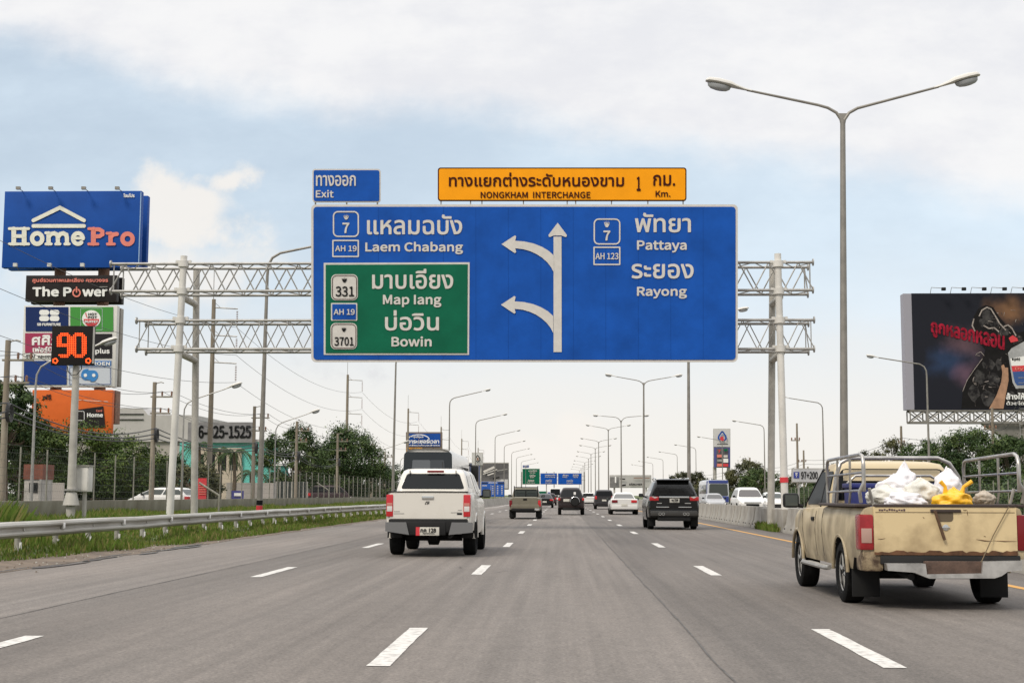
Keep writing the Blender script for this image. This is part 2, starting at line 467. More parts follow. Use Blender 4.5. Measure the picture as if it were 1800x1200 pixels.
# ------------------------------------------------------------------ ground and roads
def asphalt(name, base, worn, tracks=True):
    m = bpy.data.materials.new(name); m.use_nodes = True
    nt = m.node_tree; N, L = nt.nodes, nt.links; p = N['Principled BSDF']
    p.inputs['Roughness'].default_value = .82; p.inputs['Specular IOR Level'].default_value = .35
    tc = N.new('ShaderNodeTexCoord')
    def mp(s):
        n = N.new('ShaderNodeMapping'); n.inputs['Scale'].default_value = s; L.new(tc.outputs['Object'], n.inputs[0]); return n.outputs[0]
    def ns(v, sc_, d=5, r=.6):
        n = N.new('ShaderNodeTexNoise'); n.inputs['Scale'].default_value = sc_; n.inputs['Detail'].default_value = d; n.inputs['Roughness'].default_value = r
        L.new(v, n.inputs['Vector']); return n.outputs['Fac']
    def rng(x, a, b, c=0, d=1):
        n = N.new('ShaderNodeMapRange'); L.new(x, n.inputs[0])
        for i, q in enumerate((a, b, c, d)): n.inputs[i + 1].default_value = q
        return n.outputs[0]
    def mul(a, b):
        n = N.new('ShaderNodeMath'); n.operation = 'MULTIPLY'
        for i, q in enumerate((a, b)):
            if isinstance(q, float): n.inputs[i].default_value = q
            else: L.new(q, n.inputs[i])
        return n.outputs[0]
    sepx = N.new('ShaderNodeSeparateXYZ'); L.new(tc.outputs['Object'], sepx.inputs[0])
    wob = N.new('ShaderNodeMath'); wob.operation = 'ADD'
    L.new(sepx.outputs[0], wob.inputs[0]); L.new(rng(ns(mp((.2, .03, 1)), 3), .3, .7, -.10, .10), wob.inputs[1])
    x = rng(wob.outputs[0], -10, 10)
    ramp = N.new('ShaderNodeValToRGB'); L.new(x, ramp.inputs[0])
    stops = [(-10, 1.10), (-6.2, 1.12), (-5.75, 1.06), (-5.6, .86), (-4.7, .84), (-4.0, .93), (-2.9, .99), (-1.6, .94), (-.6, 1.06), (.6, 1.04), (1.12, 1.02), (1.2, .80), (2.3, .79), (2.8, .88), (4.2, .95), (6.3, .90), (7.2, .78), (8, .74)] if tracks else [(-10, 1), (10, 1)]
    el = ramp.color_ramp.elements
    while len(el) < len(stops): el.new(.5)
    for e, (q, g) in zip(el, stops):
        e.position = (q + 10) / 20; g = g * .7; e.color = (g, g, g, 1)
    big = rng(ns(mp((.35, .06, 1)), 1.6, 6), .3, .7, .86, 1.14)
    streak = rng(ns(mp((2.4, .03, 1)), 2.2, 4), .3, .7, .84, 1.15)
    fine = rng(ns(mp((1, .8, 1)), 34, 4, .8), .30, .70, .55, 1.45)
    spk = rng(ns(mp((1, .5, 1)), 7, 5, .75), .3, .7, .86, 1.14)
    g = mul(mul(mul(mul(ramp.outputs[0], big), streak), fine), mul(spk, 1 / .7))
    mx = N.new('ShaderNodeMix'); mx.data_type = 'RGBA'
    L.new(rng(ns(mp((.5, .04, 1)), .9, 3), .35, .65), mx.inputs[0]); mx.inputs[6].default_value = (*base, 1); mx.inputs[7].default_value = (*worn, 1)
    vm = N.new('ShaderNodeVectorMath'); vm.operation = 'SCALE'; L.new(mx.outputs[2], vm.inputs[0]); L.new(g, vm.inputs['Scale'])
    # cracks and oil drips
    L.new(vm.outputs[0], p.inputs['Base Color'])
    b = N.new('ShaderNodeBump'); b.inputs['Strength'].default_value = .35; b.inputs['Distance'].default_value = .012
    L.new(ns(mp((1, 1, 1)), 60, 3, .7), b.inputs['Height']); L.new(b.outputs[0], p.inputs['Normal'])
    return m
ASPH = asphalt('worn asphalt', (.142, .126, .112), (.156, .136, .119))
ASPH2 = asphalt('far asphalt', (.15, .135, .12), (.17, .15, .13), False)
PAINT = mat('road paint', (.58, .56, .52), .7, 0, 0, 11, col2=(.20, .18, .165), lo=.46, hi=.76)
PAINT_Y = mat('yellow road paint', (.62, .30, .035), .7, 0, 0, 5, col2=(.42, .23, .07))
DIRT = mat('roadside dirt', (.17, .13, .095), .95, 0, 0, 1.2, col2=(.085, .066, .05), bump=.5, bscale=12)
SOIL = mat('verge soil', (.060, .092, .018), .95, 0, 0, .8, col2=(.095, .098, .036), bump=.6, bscale=10)

def sheet(name, x0, x1, y0, y1, z, m, kind='structure', ny=1):
    b = MB(); ys = [y0 + (y1 - y0) * i / ny for i in range(ny + 1)]
    b.add([(x, y, z) for y in ys for x in (x0, x1)], [(2 * i, 2 * i + 1, 2 * i + 3, 2 * i + 2) for i in range(ny)], m)
    return tag(b.build(name, smooth=0), kind=kind)
sheet('ground', -4000, 4000, -60, 9000, -.03, SOIL)
sheet('highway', -9.3, 8.0, -30, 2600, 0.0, ASPH)
sheet('opposite_carriageway', 8.0, 27.0, -30, 2600, -.006, ASPH2)
sheet('frontage_road', -26.5, -19.0, -30, 900, .30, ASPH2)

def markings():
    b = MB(); rj = random.Random(5)
    def line(x, y0, y1, w, m=PAINT, x2=None):
        x2 = x if x2 is None else x2
        n = 14 if y1 - y0 < 4 and y0 < 80 else 1
        j = lambda: (rj.uniform(-.0045, .0045) if n > 1 else 0)
        L = []
        for k in range(n + 1):
            f = k / n; xx = x + (x2 - x) * f; yy = y0 + (y1 - y0) * f
            L += [(xx - w / 2 + j(), yy + 2 * j(), .005), (xx + w / 2 + j(), yy + 2 * j(), .005)]
        b.add(L, [(2 * k, 2 * k + 1, 2 * k + 3, 2 * k + 2) for k in range(n)], m)
    # broken lines: three metres of paint every twelve
    def sp(px, py):          # pixel on the road surface -> X, Y
        d = RW @ Vector(((px - 900) / F, (600 - py) / F, -1)); k = -CAM.z / d.z; return d.x * k, d.y * k
    for x, y0 in ((-1.345, sp(703, 1171)[1]), (2.44, sp(1580, 1174)[1]), (-4.64, 21.5)):
        y0 -= 36
        x0 = x
        for k in range(90):
            line(x, y0 + 12 * k, y0 + 12 * k + 3.0, .17)
    line(6.32, -30, 1500, .15, PAINT_Y)
    line(-8.35, 96, 150, .15, PAINT, -6.75); line(-6.75, 150, 900, .15)
    o = b.build('lane_markings', smooth=0); tag(o, kind='structure')
    b = MB()
    for x in (14.2, 17.9, 21.6):
        for k in range(60):
            b.add([(x - .08, 20 + 12 * k, -.001), (x + .08, 20 + 12 * k, -.001), (x + .08, 23 + 12 * k, -.001), (x - .08, 23 + 12 * k, -.001)], [(0, 1, 2, 3)], PAINT)
    tag(b.build('opposite_markings', smooth=0), kind='structure')
markings()

def seams():
    rng = random.Random(31); b = MB(); TAR = mat('tar seam', (.075, .068, .062), .8, 0, .4, 4)
    def ribbon(pts, w, z):
        L = []
        for k, (x, y) in enumerate(pts):
            ww = w * rng.uniform(.5, 1.3); L += [(x - ww, y, z), (x + ww, y, z)]
        b.add(L, [(2 * k, 2 * k + 1, 2 * k + 3, 2 * k + 2) for k in range(len(pts) - 1)], TAR)
    for x0, ya, yb, w in ((1.17, 6, 120, .010), (-5.66, 10, 90, .009)):
        n = int((yb - ya) / .6); x = x0; P = []
        for k in range(n): P.append((x0 + .03 * mnoise.noise((x0, k * .3, 1)), ya + .6 * k))
        ribbon(P, w, .0042)
    for k in range(9):
        x, y = rng.uniform(-8.5, 6), rng.uniform(16, 60); P = [(x, y)]
        tx = rng.choice((-1, 1)) * rng.uniform(.1, .5)
        for q in range(rng.randint(4, 14)): x += tx * .3 + rng.gauss(0, .08); y += rng.uniform(-.05, .35); P.append((x, y))
        ribbon(P, .006, .0044 + .0001 * k)
    tag(b.build('road_seams', smooth=0), kind='structure')
seams()

def zver(x):           # height of the left verge above the road
    t = -x
    P = [(9.2, .012), (9.5, .03), (9.95, .10), (10.4, .20), (11.5, .27), (13.5, .34), (17.6, .38), (19.0, .30)]
    for (a, za), (b_, zb) in zip(P, P[1:]):
        if a <= t <= b_: return za + (zb - za) * (t - a) / (b_ - a)
    return P[0][1] if t < 9.2 else .30
def verge():
    rng = random.Random(3)
    b = MB(); xs = [-8.9, -9.3, -9.6, -9.95, -10.4, -11.5, -13.5, -15.5, -17.6, -19.0]; ys = [-30 + 1.5 * i for i in range(160)] + [210 + 60 * i for i in range(12)]
    vs = []
    for y in ys:
        for i, x in enumerate(xs):
            if i == 0: vs.append((x + .25 * mnoise.noise((0, y * .35, 3)) + .1 * mnoise.noise((5, y * 1.3, 3)), y, .006))
            else: vs.append((x + .15 * mnoise.noise((i, y * .4, 1)), y, zver(x) + .05 * mnoise.noise((x, y * .5, 0))* (i > 2)))
    n = len(xs)
    q = lambda j, i: (j * n + i, j * n + i + 1, (j + 1) * n + i + 1, (j + 1) * n + i)
    b.add(vs, [q(j, i) for j in range(len(ys) - 1) for i in range(3)], DIRT)
    b2 = MB(); b2.add(vs, [q(j, i) for j in range(len(ys) - 1) for i in range(3, n - 1)], SOIL)
    tag(b.build('road_shoulder'), kind='structure'); tag(b2.build('verge'), kind='structure')
verge()

def grass_mesh(name, fn, count, seed, hmin, hmax, mats, w=.012):
    rng = random.Random(seed); b = MB()
    ids = [b.mi(m) for m in mats]
    for _ in range(count):
        x, y, z, k = fn(rng)
        h = rng.uniform(hmin, hmax) * k; a = rng.uniform(0, 6.28); ww = w * rng.uniform(.6, 1.6) * (1 + y / 45)
        dx, dy = math.cos(a) * ww, math.sin(a) * ww; l = rng.uniform(-.5, .5) * h; l2 = rng.uniform(-.4, .4) * h
        o = len(b.v)
        b.v += [(x - dx, y - dy, z - .02), (x + dx, y + dy, z - .02), (x + l * .4 + dx * .6, y + l2 * .4, z + h * .6), (x + l, y + l2, z + h)]
        b.f += [(o, o + 1, o + 2), (o, o + 2, o + 3)]
        q = rng.random(); idx = ids[0] if q < .45 else ids[1] if q < .8 else ids[2]
        b.m += [idx, idx]
    return tag(b.build(name, smooth=0), kind='stuff')
GR = [mat('grass green', (.085, .140, .018), .8, spec=.2), mat('grass olive', (.115, .150, .028), .8, spec=.2), mat('grass dry', (.19, .17, .06), .85, spec=.2)]
def g1(rng):
    y = 16 + 95 * rng.random() ** 1.7; x0 = -9.2 - .75 * min(1, max(0, (38 - y) / 18)); x = x0 - (17.7 + x0) * rng.random() ** 1.2
    x += .2 * mnoise.noise((0, y * .5, 0))
    k = .45 + .9 * max(0, mnoise.noise((x * .5, y * .22, 2)) + .35)
    if x > -10.6: k *= 1.0
    elif x < -11: k *= 1.35
    return x, y, zver(x), k
grass_mesh('verge_grass', g1, 125000, 5, .06, .24, GR, .009)
def g2(rng):
    y = 110 + 190 * rng.random(); x = -8.6 - 9 * rng.random()
    return x, y, zver(x), 1
grass_mesh('distant_grass', g2, 9000, 6, .2, .45, GR, .012)
def g3(rng):
    c = rng.choice((52.0, 53.0, 50.6, 54.2, 51.5)); r = rng.random() ** .6 * .7; a = rng.uniform(0, 6.28)
    return 7.52 + .22 * math.cos(a) * r, c + math.sin(a) * r * 1.2, 0, 1 - r * .6
grass_mesh('barrier_grass', g3, 1500, 8, .12, .42, GR, .01)
def g4(rng):
    a = rng.uniform(0, 6.28); r = rng.random() ** .5
    return -13.0 + 1.7 * r * math.cos(a), 27.5 + 5 * r * math.sin(a), .32, 1.2 - .5 * r
grass_mesh('tall_weeds', g4, 5000, 9, .4, 1.05, GR, .016)

# ------------------------------------------------------------------ sign gantry and its boards
DG = 50.0
def gantry():
    t = thing('sign_gantry', 'pale tubular double truss gantry spanning the near road on splayed post pairs', 'gantry', (-2.5, DG, 0))
    def post(a, b, r, m, name='post', cap=True):
        g = MB(); g.tube([a, b], [r * .98, r * .9], m, 16)
        return g.build(name, t, True)
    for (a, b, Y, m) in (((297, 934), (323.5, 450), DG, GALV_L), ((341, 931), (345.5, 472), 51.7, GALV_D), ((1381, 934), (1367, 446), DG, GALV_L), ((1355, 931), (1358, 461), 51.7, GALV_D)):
        p0, p1 = at(*a, Y), at(*b, Y); p0.z = 0
        o = post(p0, p1, .135, m)
        if Y == DG:
            for y in (464, 512, 563, 613):
                g = MB()
                f = (a[1] - y) / (a[1] - b[1]); x = a[0] + (b[0] - a[0]) * f
                c = at(x, y, Y); g.tube([c - Vector((0, .0, .11)), c + Vector((0, 0, .11))], .19, m, 16)
                for s_ in (-1, 1): g.box((c.x + s_ * .18, c.y - .05, c.z + .03), (c.x + s_ * .28, c.y + .05, c.z + .13), m)
                g.build('collar', o, True)
            if a[0] > 1000:
                g = MB(); c = at(1378.2, 843, Y); g.tube([c - Vector((-.005, 0, .09)), c + Vector((-.004, 0, .09))], .149, RED, 16); g.build('red_band', o, True)
                g = MB(); c = at(1379.5, 903, Y); g.tube([c - Vector((-.005, 0, .09)), c + Vector((-.004, 0, .09))], .152, ORANGE, 16); g.build('amber_band', o, True)
    for y0, y1 in ((522, 535), (620, 634)):
        g = MB(); g.tube([at(323 - (y0 - 450) * .055, y0, DG), at(344, y1, 51.7)], .12, GALV_D, 12); g.build('brace', t, True)
        g = MB(); g.tube([at(1369 + (y0 - 450) * .03, y0, DG), at(1357, y1, 51.7)], .12, GALV_D, 12); g.build('brace', t, True)
    DR = 51.1
    for (yt, yb, ytr, ybr, xl, xr, xlr, xrr, th) in ((464, 512, 474, 520, 195, 1429, 214, 1420, .026), (563.5, 613.5, 569, 618, 240, 1431, 257, 1421, .020)):
        g = MB()
        F0 = [at(xl, yt, DG), at(xr, yt - 6, DG)]; F1 = [at(xl, yb, DG), at(xr, yb - 3, DG)]
        R0 = [at(xlr, ytr, DR), at(xrr, ytr - 6, DR)]; R1 = [at(xlr, ybr, DR), at(xrr, ybr - 3, DR)]
        z0, z1 = F0[0].z, F1[0].z
        ch = []
        for (a, b), z in ((F0, z0), (F1, z1), (R0, z0), (R1, z1)):
            a = Vector((a.x, a.y, z)); b = Vector((b.x, b.y, z)); ch.append((a, b)); g.tube([a, b], .052, GALV, 10)
            for e in (a, b): g.tube([e - Vector((.02, 0, 0)), e + Vector((.02, 0, 0))], .13, GALV, 12)
        o = g.build('truss', t, True)
        g = MB(); x0, x1 = ch[0][0].x, ch[0][1].x; n = 24; st = (x1 - x0) / n
        for k in range(n):
            xa, xb = x0 + st * k, x0 + st * (k + 1); xm = (xa + xb) / 2
            for (Y, sh) in ((DG, 0), (DR, st * .38)):
                za, zb = z0, z1
                g.tube([(xa + sh, Y, zb), (xm + sh, Y, za)], th, GALV, 6, False); g.tube([(xm + sh, Y, za), (min(xb + sh, x1), Y, zb)], th, GALV, 6, False)
            for z in (z0, z1):
                g.tube([(xa, DG, z), (xm, DR, z)], th * .8, GALV, 6, False); g.tube([(xm, DR, z), (xb, DG, z)], th * .8, GALV, 6, False)
        for x in (x0 + .12, x1 - .12):
            for Y in (DG, DR): g.tube([(x, Y, z0), (x, Y, z1)], th, GALV, 6, False)
        g.build('lattice', o, True)
    return t
gantry()

def crown(mb, x0, y0, x1, y1, Y, m, layer):
    w, h = x1 - x0, y1 - y0
    P = [(.36, 1), (.14, .66), (.0, .05), (.22, .48), (.24, -.05), (.40, .46), (.5, -.12), (.60, .46), (.76, -.05), (.78, .48), (1, .05), (.86, .66), (.64, 1)]
    e = Y * .0004 * layer
    c = at(x0 + w / 2, y0 + h * .7, Y - e)
    vs = [at(x0 + w * p[0], y0 + h * p[1], Y - e) for p in P] + [c]
    n = len(P)
    mb.add(vs, [(k, (k + 1) % n, n) for k in range(n)], m)

def main_signs():
    Y = 49.2
    STRUT = GALV
    # big blue direction sign
    t = thing('guide_sign', 'huge blue overhead direction sign with a green inset and a branching white arrow', 'road sign', at(922, 636, Y + .1))
    g = MB(); plate_px(g, rr(547, 359.5, 1297, 636, 8), Y, WHITE); g.build('border', t, True)
    g = MB(); plate_px(g, rr(551, 363.5, 1293, 632, 6), Y, BLUE, 1)
    SEAM = mat('sheet seam', (.005, .045, .22), .6, spec=.1)
    for k in range(1, 13):
        x = 551 + 742 * k / 13; stroke_px(g, [(x, 364.5), (x + .3, 631)], .45, Y, SEAM, 1.15, False)
    g.build('blue_face', t, True)
    g = MB(); plate_px(g, [(569, 462), (825.5, 461), (824.5, 623.5), (569, 623.5)], Y, WHITE, 2); plate_px(g, [(572.5, 465.3), (822.2, 464.5), (821.2, 620.3), (572.3, 620.3)], Y, GREEN, 3); g.build('green_inset', t, True)
    g = MB()
    plate_px(g, [(973, 618.5), (987.3, 618.5), (987, 416), (973, 416)], Y, WHITE, 2)
    plate_px(g, [(980.3, 391.5), (996.5, 413), (996, 416), (993.5, 416.6), (987, 414), (973, 414), (967, 416.6), (964.6, 416), (964, 413)], Y, WHITE, 2.3)
    up = [(881.5, 429.2), (905, 413.8), (907.4, 415.5), (905.6, 423.2), (922, 424.5), (938, 428), (952, 433.5), (964, 440.5), (973.5, 449), (973.5, 479), (969, 470), (962, 461), (953, 453), (943, 446.5), (932, 441.5), (920, 438), (905.6, 436.3), (907.4, 443), (905, 445)]
    for dy, dx in ((0, 0), (106.3, -1)):
        n = len(up); e = Y * .0004 * 2.6; c1 = [at(x + dx, y + dy, Y - e) for x, y in up]
        # head and band as separate faces
        g.add(c1, [(0, 1, 2, 3, 16, 17, 18)] + [(3, 4, 15, 16), (4, 5, 14, 15), (5, 6, 13, 14), (6, 7, 12, 13), (7, 8, 11, 12)] + [(8, 9, 10, 11)], WHITE)
    g.build('arrow', t, True)
    g = MB()
    def shield_o(x0, y0, x1, y1, r):
        nonlocal g
        if g.v: g.build('route_shield', t, True)
        g = MB(); ring_px(g, x0, y0, x1, y1, r, 2.4, Y, WHITE, 2)
    shield_o(585, 371, 631, 416.7, 9); crown(g, 603.5, 377.5, 613.5, 386, Y, WHITE, 2); text_px(g, '7', (601.7, 391.5, 614.2, 410), Y, WHITE, .7, 2)
    shield_o(584, 421.5, 631, 452, 1.5); text_px(g, 'AH 19', (589, 431.5, 627, 442), Y, WHITE, .35, 2)
    shield_o(1043.4, 384, 1090.6, 430, 9); crown(g, 1061.5, 389, 1072, 399.5, Y, WHITE, 2); text_px(g, '7', (1060.6, 405.3, 1073, 423), Y, WHITE, .7, 2)
    shield_o(1043, 433.5, 1090.6, 466, 1.5); text_px(g, 'AH 123', (1046.5, 444.5, 1087.3, 456), Y, WHITE, .35, 2)
    g.build('route_shield', t, True)
    g = MB()
    for s, b in (('331', (582, 482, 629, 528)), ('3701', (581, 567.5, 627.6, 613.8))):
        g = MB(); e = rr(b[0], b[1], b[2], b[3], 9); plate_px(g, e, Y, WHITE, 4); ring_px(g, b[0] + 1.6, b[1] + 1.6, b[2] - 1.6, b[3] - 1.6, 8, 1.1, Y, BROWN, 5)
        if s == '331': text_px(g, '331', (589.7, 503, 622.5, 521), Y, BLACK, .45, 5); crown(g, 600.5, 488.3, 610.3, 496.3, Y, BLACK, 5)
        else: text_px(g, '3701', (587.6, 592, 621.7, 607.3), Y, BLACK, .4, 5); crown(g, 600, 575, 608.8, 582.7, Y, BLACK, 5)
        g.build('route_shield', t, True)
    g = MB()
    plate_px(g, rr(581.7, 532.3, 628, 563.5, 1.5), Y, WHITE, 4); plate_px(g, rr(584, 534.6, 625.6, 561.2, .8), Y, BLUE, 5); text_px(g, 'AH 19', (586.5, 543, 623.6, 553.3), Y, WHITE, .35, 6)
    g.build('route_shield', t, True)
    g = MB()
    for s, b, k in (('แหลมฉบัง', (645, 377, 812.5, 412.5), .8), ('Laem Chabang', (642, 425, 814, 447), .75), ('พัทยา', (1116, 374, 1214.6, 408.8), .8), ('Pattaya', (1119.6, 422.5, 1207.2, 444), .75), ('ระยอง', (1110, 463.6, 1219.4, 489.8), .8), ('Rayong', (1119.6, 504, 1207.5, 525), .75)):
        g = MB(); text_px(g, s, b, Y, WHITE, k, 2); g.build('place_name', t, True)
    for s, b, k in (('มาบเอียง', (654, 472.5, 796.8, 508), .8), ('Map Iang', (673, 518, 776, 540.3), .75), ('บ่อวิน', (676.7, 545, 771.7, 581), .8), ('Bowin', (688, 591, 758.8, 609.2), .75)):
        g = MB(); text_px(g, s, b, Y, WHITE, k, 4); g.build('place_name', t, True)
    g = MB()
    for x in (580, 700, 830, 960, 1090, 1210, 1270):
        a, b = at(x, 365, Y), at(x, 633, Y); g.box((a.x - .04, Y + .062, b.z), (a.x + .04, Y + .20, a.z), GALV)
        for yy in (464, 512, 563, 613): c = at(x, yy, Y); g.box((c.x - .04, Y + .201, c.z - .05), (c.x + .04, DG - .03, c.z + .05), GALV)
    g.build('back_rails', t, True)
    # exit plate
    t = thing('exit_sign', 'small blue exit plate standing on the left end of the big blue sign', 'road sign', at(609, 359, Y))
    g = MB(); plate_px(g, rr(549, 297, 669, 355.7, 5), Y, WHITE); g.build('border', t, True)
    g = MB(); plate_px(g, rr(551.3, 299.3, 666.7, 353.4, 3), Y, BLUE, 1); g.build('blue_face', t, True)
    g = MB(); text_px(g, 'ทางออก', (555.3, 308, 625.5, 327.3), Y, WHITE, .5, 2); text_px(g, 'Exit', (555, 334, 586.5, 347.6), Y, WHITE, .45, 2); g.build('lettering', t, True)
    for x in (554, 609, 663):
        g = MB(); a, b = at(x, 350, Y), at(x, 362, Y); g.box((a.x - .025, Y + .062, b.z), (a.x + .025, Y + .11, a.z), STRUT); g.build('strut', t, True)
    # amber plate
    t = thing('interchange_sign', 'long amber plate with maroon lettering mounted above the big blue sign', 'road sign', at(988, 357, Y))
    g = MB(); plate_px(g, rr(769.5, 294.6, 1206.8, 353.4, 5), Y, BROWN); g.build('border', t, True)
    g = MB(); plate_px(g, rr(771.6, 296.7, 1204.7, 351.3, 3.5), Y, ORANGE, 1); g.build('amber_face', t, True)
    g = MB()
    for s, b, k in (('ทางแยกต่างระดับหนองขาม', (789, 303.3, 1097, 328), .55), ('NONGKHAM  INTERCHANGE', (844.8, 337, 1038, 348.3), .35), ('1', (1119, 310.5, 1126.3, 335.7), .7), ('กม.', (1148, 307.2, 1187, 326.8), .55), ('Km.', (1152.3, 335.4, 1178.7, 346.2), .35)):
        g = MB(); text_px(g, s, b, Y, BROWN, k, 2); g.build('lettering', t, True)
    for x in (775, 827, 847, 920, 997, 1012, 1075, 1139, 1201):
        g = MB(); a, b = at(x, 348, Y), at(x, 361, Y); g.box((a.x - .02, Y + .062, b.z), (a.x + .02, Y + .10, a.z), STRUT); g.build('strut', t, True)
main_signs()
# ------------------------------------------------------------------ street lamps
def lamp_head(parent, p, d, m_body, sc_=1.0):
    """cobra-head luminaire: p = arm end, d = unit direction outwards"""
    d = Vector(d).normalized(); side = Vector((0, 1, 0)); up = d.cross(side).normalized()
    if up.z < 0: up.negate()
    g = MB(); rings = []
    for (a, w, h, o) in ((-.12, .035, .035, 0), (.05, .05, .05, 0), (.28, .11, .075, .015), (.42, .15, .11, .03), (.75, .165, .12, .035), (.98, .14, .10, .03), (1.06, .06, .05, .02)):
        c = Vector(p) + d * a * sc_ + up * o * sc_
        rings.append([c + side * math.cos(2 * math.pi * k / 14) * w * sc_ + up * (math.sin(2 * math.pi * k / 14) * h * (1 if math.sin(2 * math.pi * k / 14) > 0 else .35)) * sc_ for k in range(14)])
    g.loft(rings, m_body)
    o = g.build('lamp_head', parent)
    g = MB(); rings = []
    for (dz, s_) in ((-.02, 1), (-.09, .93), (-.14, .7), (-.16, .35)):
        c = Vector(p) + d * .70 * sc_ + up * dz * sc_
        rings.append([c + d * math.cos(2 * math.pi * k / 16) * .30 * s_ * sc_ + side * math.sin(2 * math.pi * k / 16) * .125 * s_ * sc_ for k in range(16)])
    g.loft(rings, LENS); g.build('lens', o)
LENS = mat('lamp lens', (.34, .35, .36), .15, 0)
HEADM = mat('lamp head paint', (.55, .53, .49), .5)

def lamp_double(H, r0, r1, reach, rise, label, group, flat=False, rise_r=None, head=1.0):
    t = thing('double_arm_street_lamp', label, 'street lamp', group=group)
    g = MB(); g.tube([(0, 0, 0), (0, 0, H * .5), (0, 0, H)], [r0, (r0 + r1) / 2, r1], POLE, 12); g.build('pole', t)
    g = MB(); g.box((-.22, -.22, 0), (.22, .22, .03), POLE, .005); g.tube([(0, 0, 0), (0, 0, .5)], r0 * 1.25, POLE, 12); g.build('base', t)
    for s in (-1, 1):
        g = MB()
        pts = [(0, 0, H - .25), (s * .05, 0, H + .02), (s * .18, 0, H + .22), (s * .42, 0, H + .36), (s * .7, 0, H + .44), (s * reach, 0, H + (rise_r if rise_r and s > 0 else rise))]
        if flat: pts = [(0, 0, H - .25), (s * .08, 0, H + .1), (s * .3, 0, H + .42), (s * .7, 0, H + .62), (s * 1.2, 0, H + .68), (s * reach, 0, H + .80)]
        g.tube(pts, [.05, .048, .046, .044, .042, .035], POLE, 8); g.build('arm', t)
        dd = Vector(pts[-1]) - Vector(pts[-2]); lamp_head(t, pts[-1], dd, HEADM, head)
    g = MB(); g.poly([(-.17, -.02, H + .2), (.17, -.02, H + .2), (.05, -.02, H), (-.05, -.02, H)], (0, .04, 0), POLE); g.build('gusset', t)
    return t
def lamp_single(H, r0, r1, reach, rise, label, group, m=POLE, name='single_arm_street_lamp'):
    t = thing(name, label, 'street lamp', group=group)
    g = MB(); g.tube([(0, 0, 0), (0, 0, H - .9)], [r0, r1], m, 10); g.build('pole', t)
    g = MB(); g.tube([(0, 0, H - .9), (.03, 0, H - .45), (.18, 0, H - .15), (.5, 0, H + .05), (reach, 0, H + rise)], [r1, r1 * .95, r1 * .9, r1 * .85, r1 * .7], m, 8); g.build('arm', t)
    g = MB(); g.box((-.18, -.18, 0), (.18, .18, .03), m); g.build('base', t)
    lamp_head(t, (reach, 0, H + rise), (reach - .5, 0, rise - .05), HEADM, .9)
    return t
near = at(1484, 934, 40)
L0 = lamp_double(12.0, .125, .075, 2.75, .80, 'tallest Y-shaped double lamp, its pole rising behind the cream pickup', 'double lamps along the median')
L1 = L0; L0 = lamp_double(12.0, .125, .075, 2.75, .86, L0['label'], 'double lamps along the median', False, 1.02, 1.15)
L0.location = (near.x, 40, 0); L0.rotation_euler = (0, .018, 0)
LF = lamp_double(11.0, .11, .065, 2.7, .80, 'double median lamp whose arms curve flat like a T', 'double lamps along the median', True)
k = 0
MEDX = [(88.5, 1211), (138, 1131.5), (189, 1092.3), (237, 1069.7), (292, 1052.6), (333, 1046.6), (380, 1039), (425, 1034.5), (480, 1028), (530, 1025), (580, 1021.5), (630, 1018.5)]
for i, (d, px) in enumerate(MEDX):
    x = at(px, 870, d).x
    if i == 2: LF.location = (x, d, 0); continue
    lab = ['double median lamp whose pole passes behind the right half of the big blue sign', 'double Y lamp standing clear of the sign, right above the black SUV'][i] if i < 2 else \
        '%s Y-shaped double lamp beyond the flat-armed one in the receding median row' % ordn(i - 3)
    if i == 0: L1['label'] = lab; L1.location = (x, d, 0); L1.rotation_euler = (0, .006, 0)
    else: dup(L1, (x, d, 0), lab, lean=(0, .006 if i < 2 else 0, 0))
# left verge single-arm lamps
S0 = lamp_single(10.6, .12, .06, 3.5, .70, 'tall verge lamp with red and black bands near its base', 'single-arm lamps along the left verge')
p = at(455.5, 900, 56); S0.location = (p.x, 56, .3); S0.rotation_euler = (0, .012, 0)
g = MB(); zb = at(455, 894, 56).z - .3; g.tube([(0, 0, zb - .13), (0, 0, zb + .13)], .128, RED, 12); ob = g.build('red_band', S0)
g = MB(); g.tube([(0, 0, zb + .16), (0, 0, zb + .34)], .128, BLACK, 12); g.build('black_band', S0)
LV = [(101.6, 690), (151, 789), (197, 835.5), (246, 869.8), (294, 886), (342, 899), (390, 907.5), (438, 916), (490, 924)]
SL = None
for i, (d, px) in enumerate(LV):
    x = at(px, 870, d).x
    lab = 'verge lamp whose top is hidden behind the lower left of the big blue sign' if i == 0 else '%s single-arm verge lamp counted from the one beside the car wash board' % ordn(i - 1)
    if SL is None:
        SL = lamp_single(11.3, .11, .06, 3.5, .75, lab, 'single-arm lamps along the left verge'); SL.location = (x, d, .25); SL.rotation_euler = (0, .012, 0)
    else: dup(SL, (x, d, .25), lab, lean=(0, 0, 0))
# frontage road lamps, shorter
FR = [(53, 55, 'thin curved lamp in front of the orange hoarding'), (74.5, 319, 'short curved lamp between the white and grey posts of the gantry'), (98, 482, 'short curved lamp right of the red-banded verge lamp'), (155, 668, 'short curved lamp just left of the white pickup, over the fence'), (190, 703, 'smallest curved lamp of the frontage road, beside the white coach')]
SF = None
for d, px, lab in FR:
    x = at(px, 870, d).x
    if SF is None:
        SF = lamp_single(5.9, .07, .04, 2.2, .62, lab, 'short lamps along the frontage road', GALV, 'frontage_street_lamp'); SF.location = (x, d, .3)
    else: dup(SF, (x, d, .3), lab)
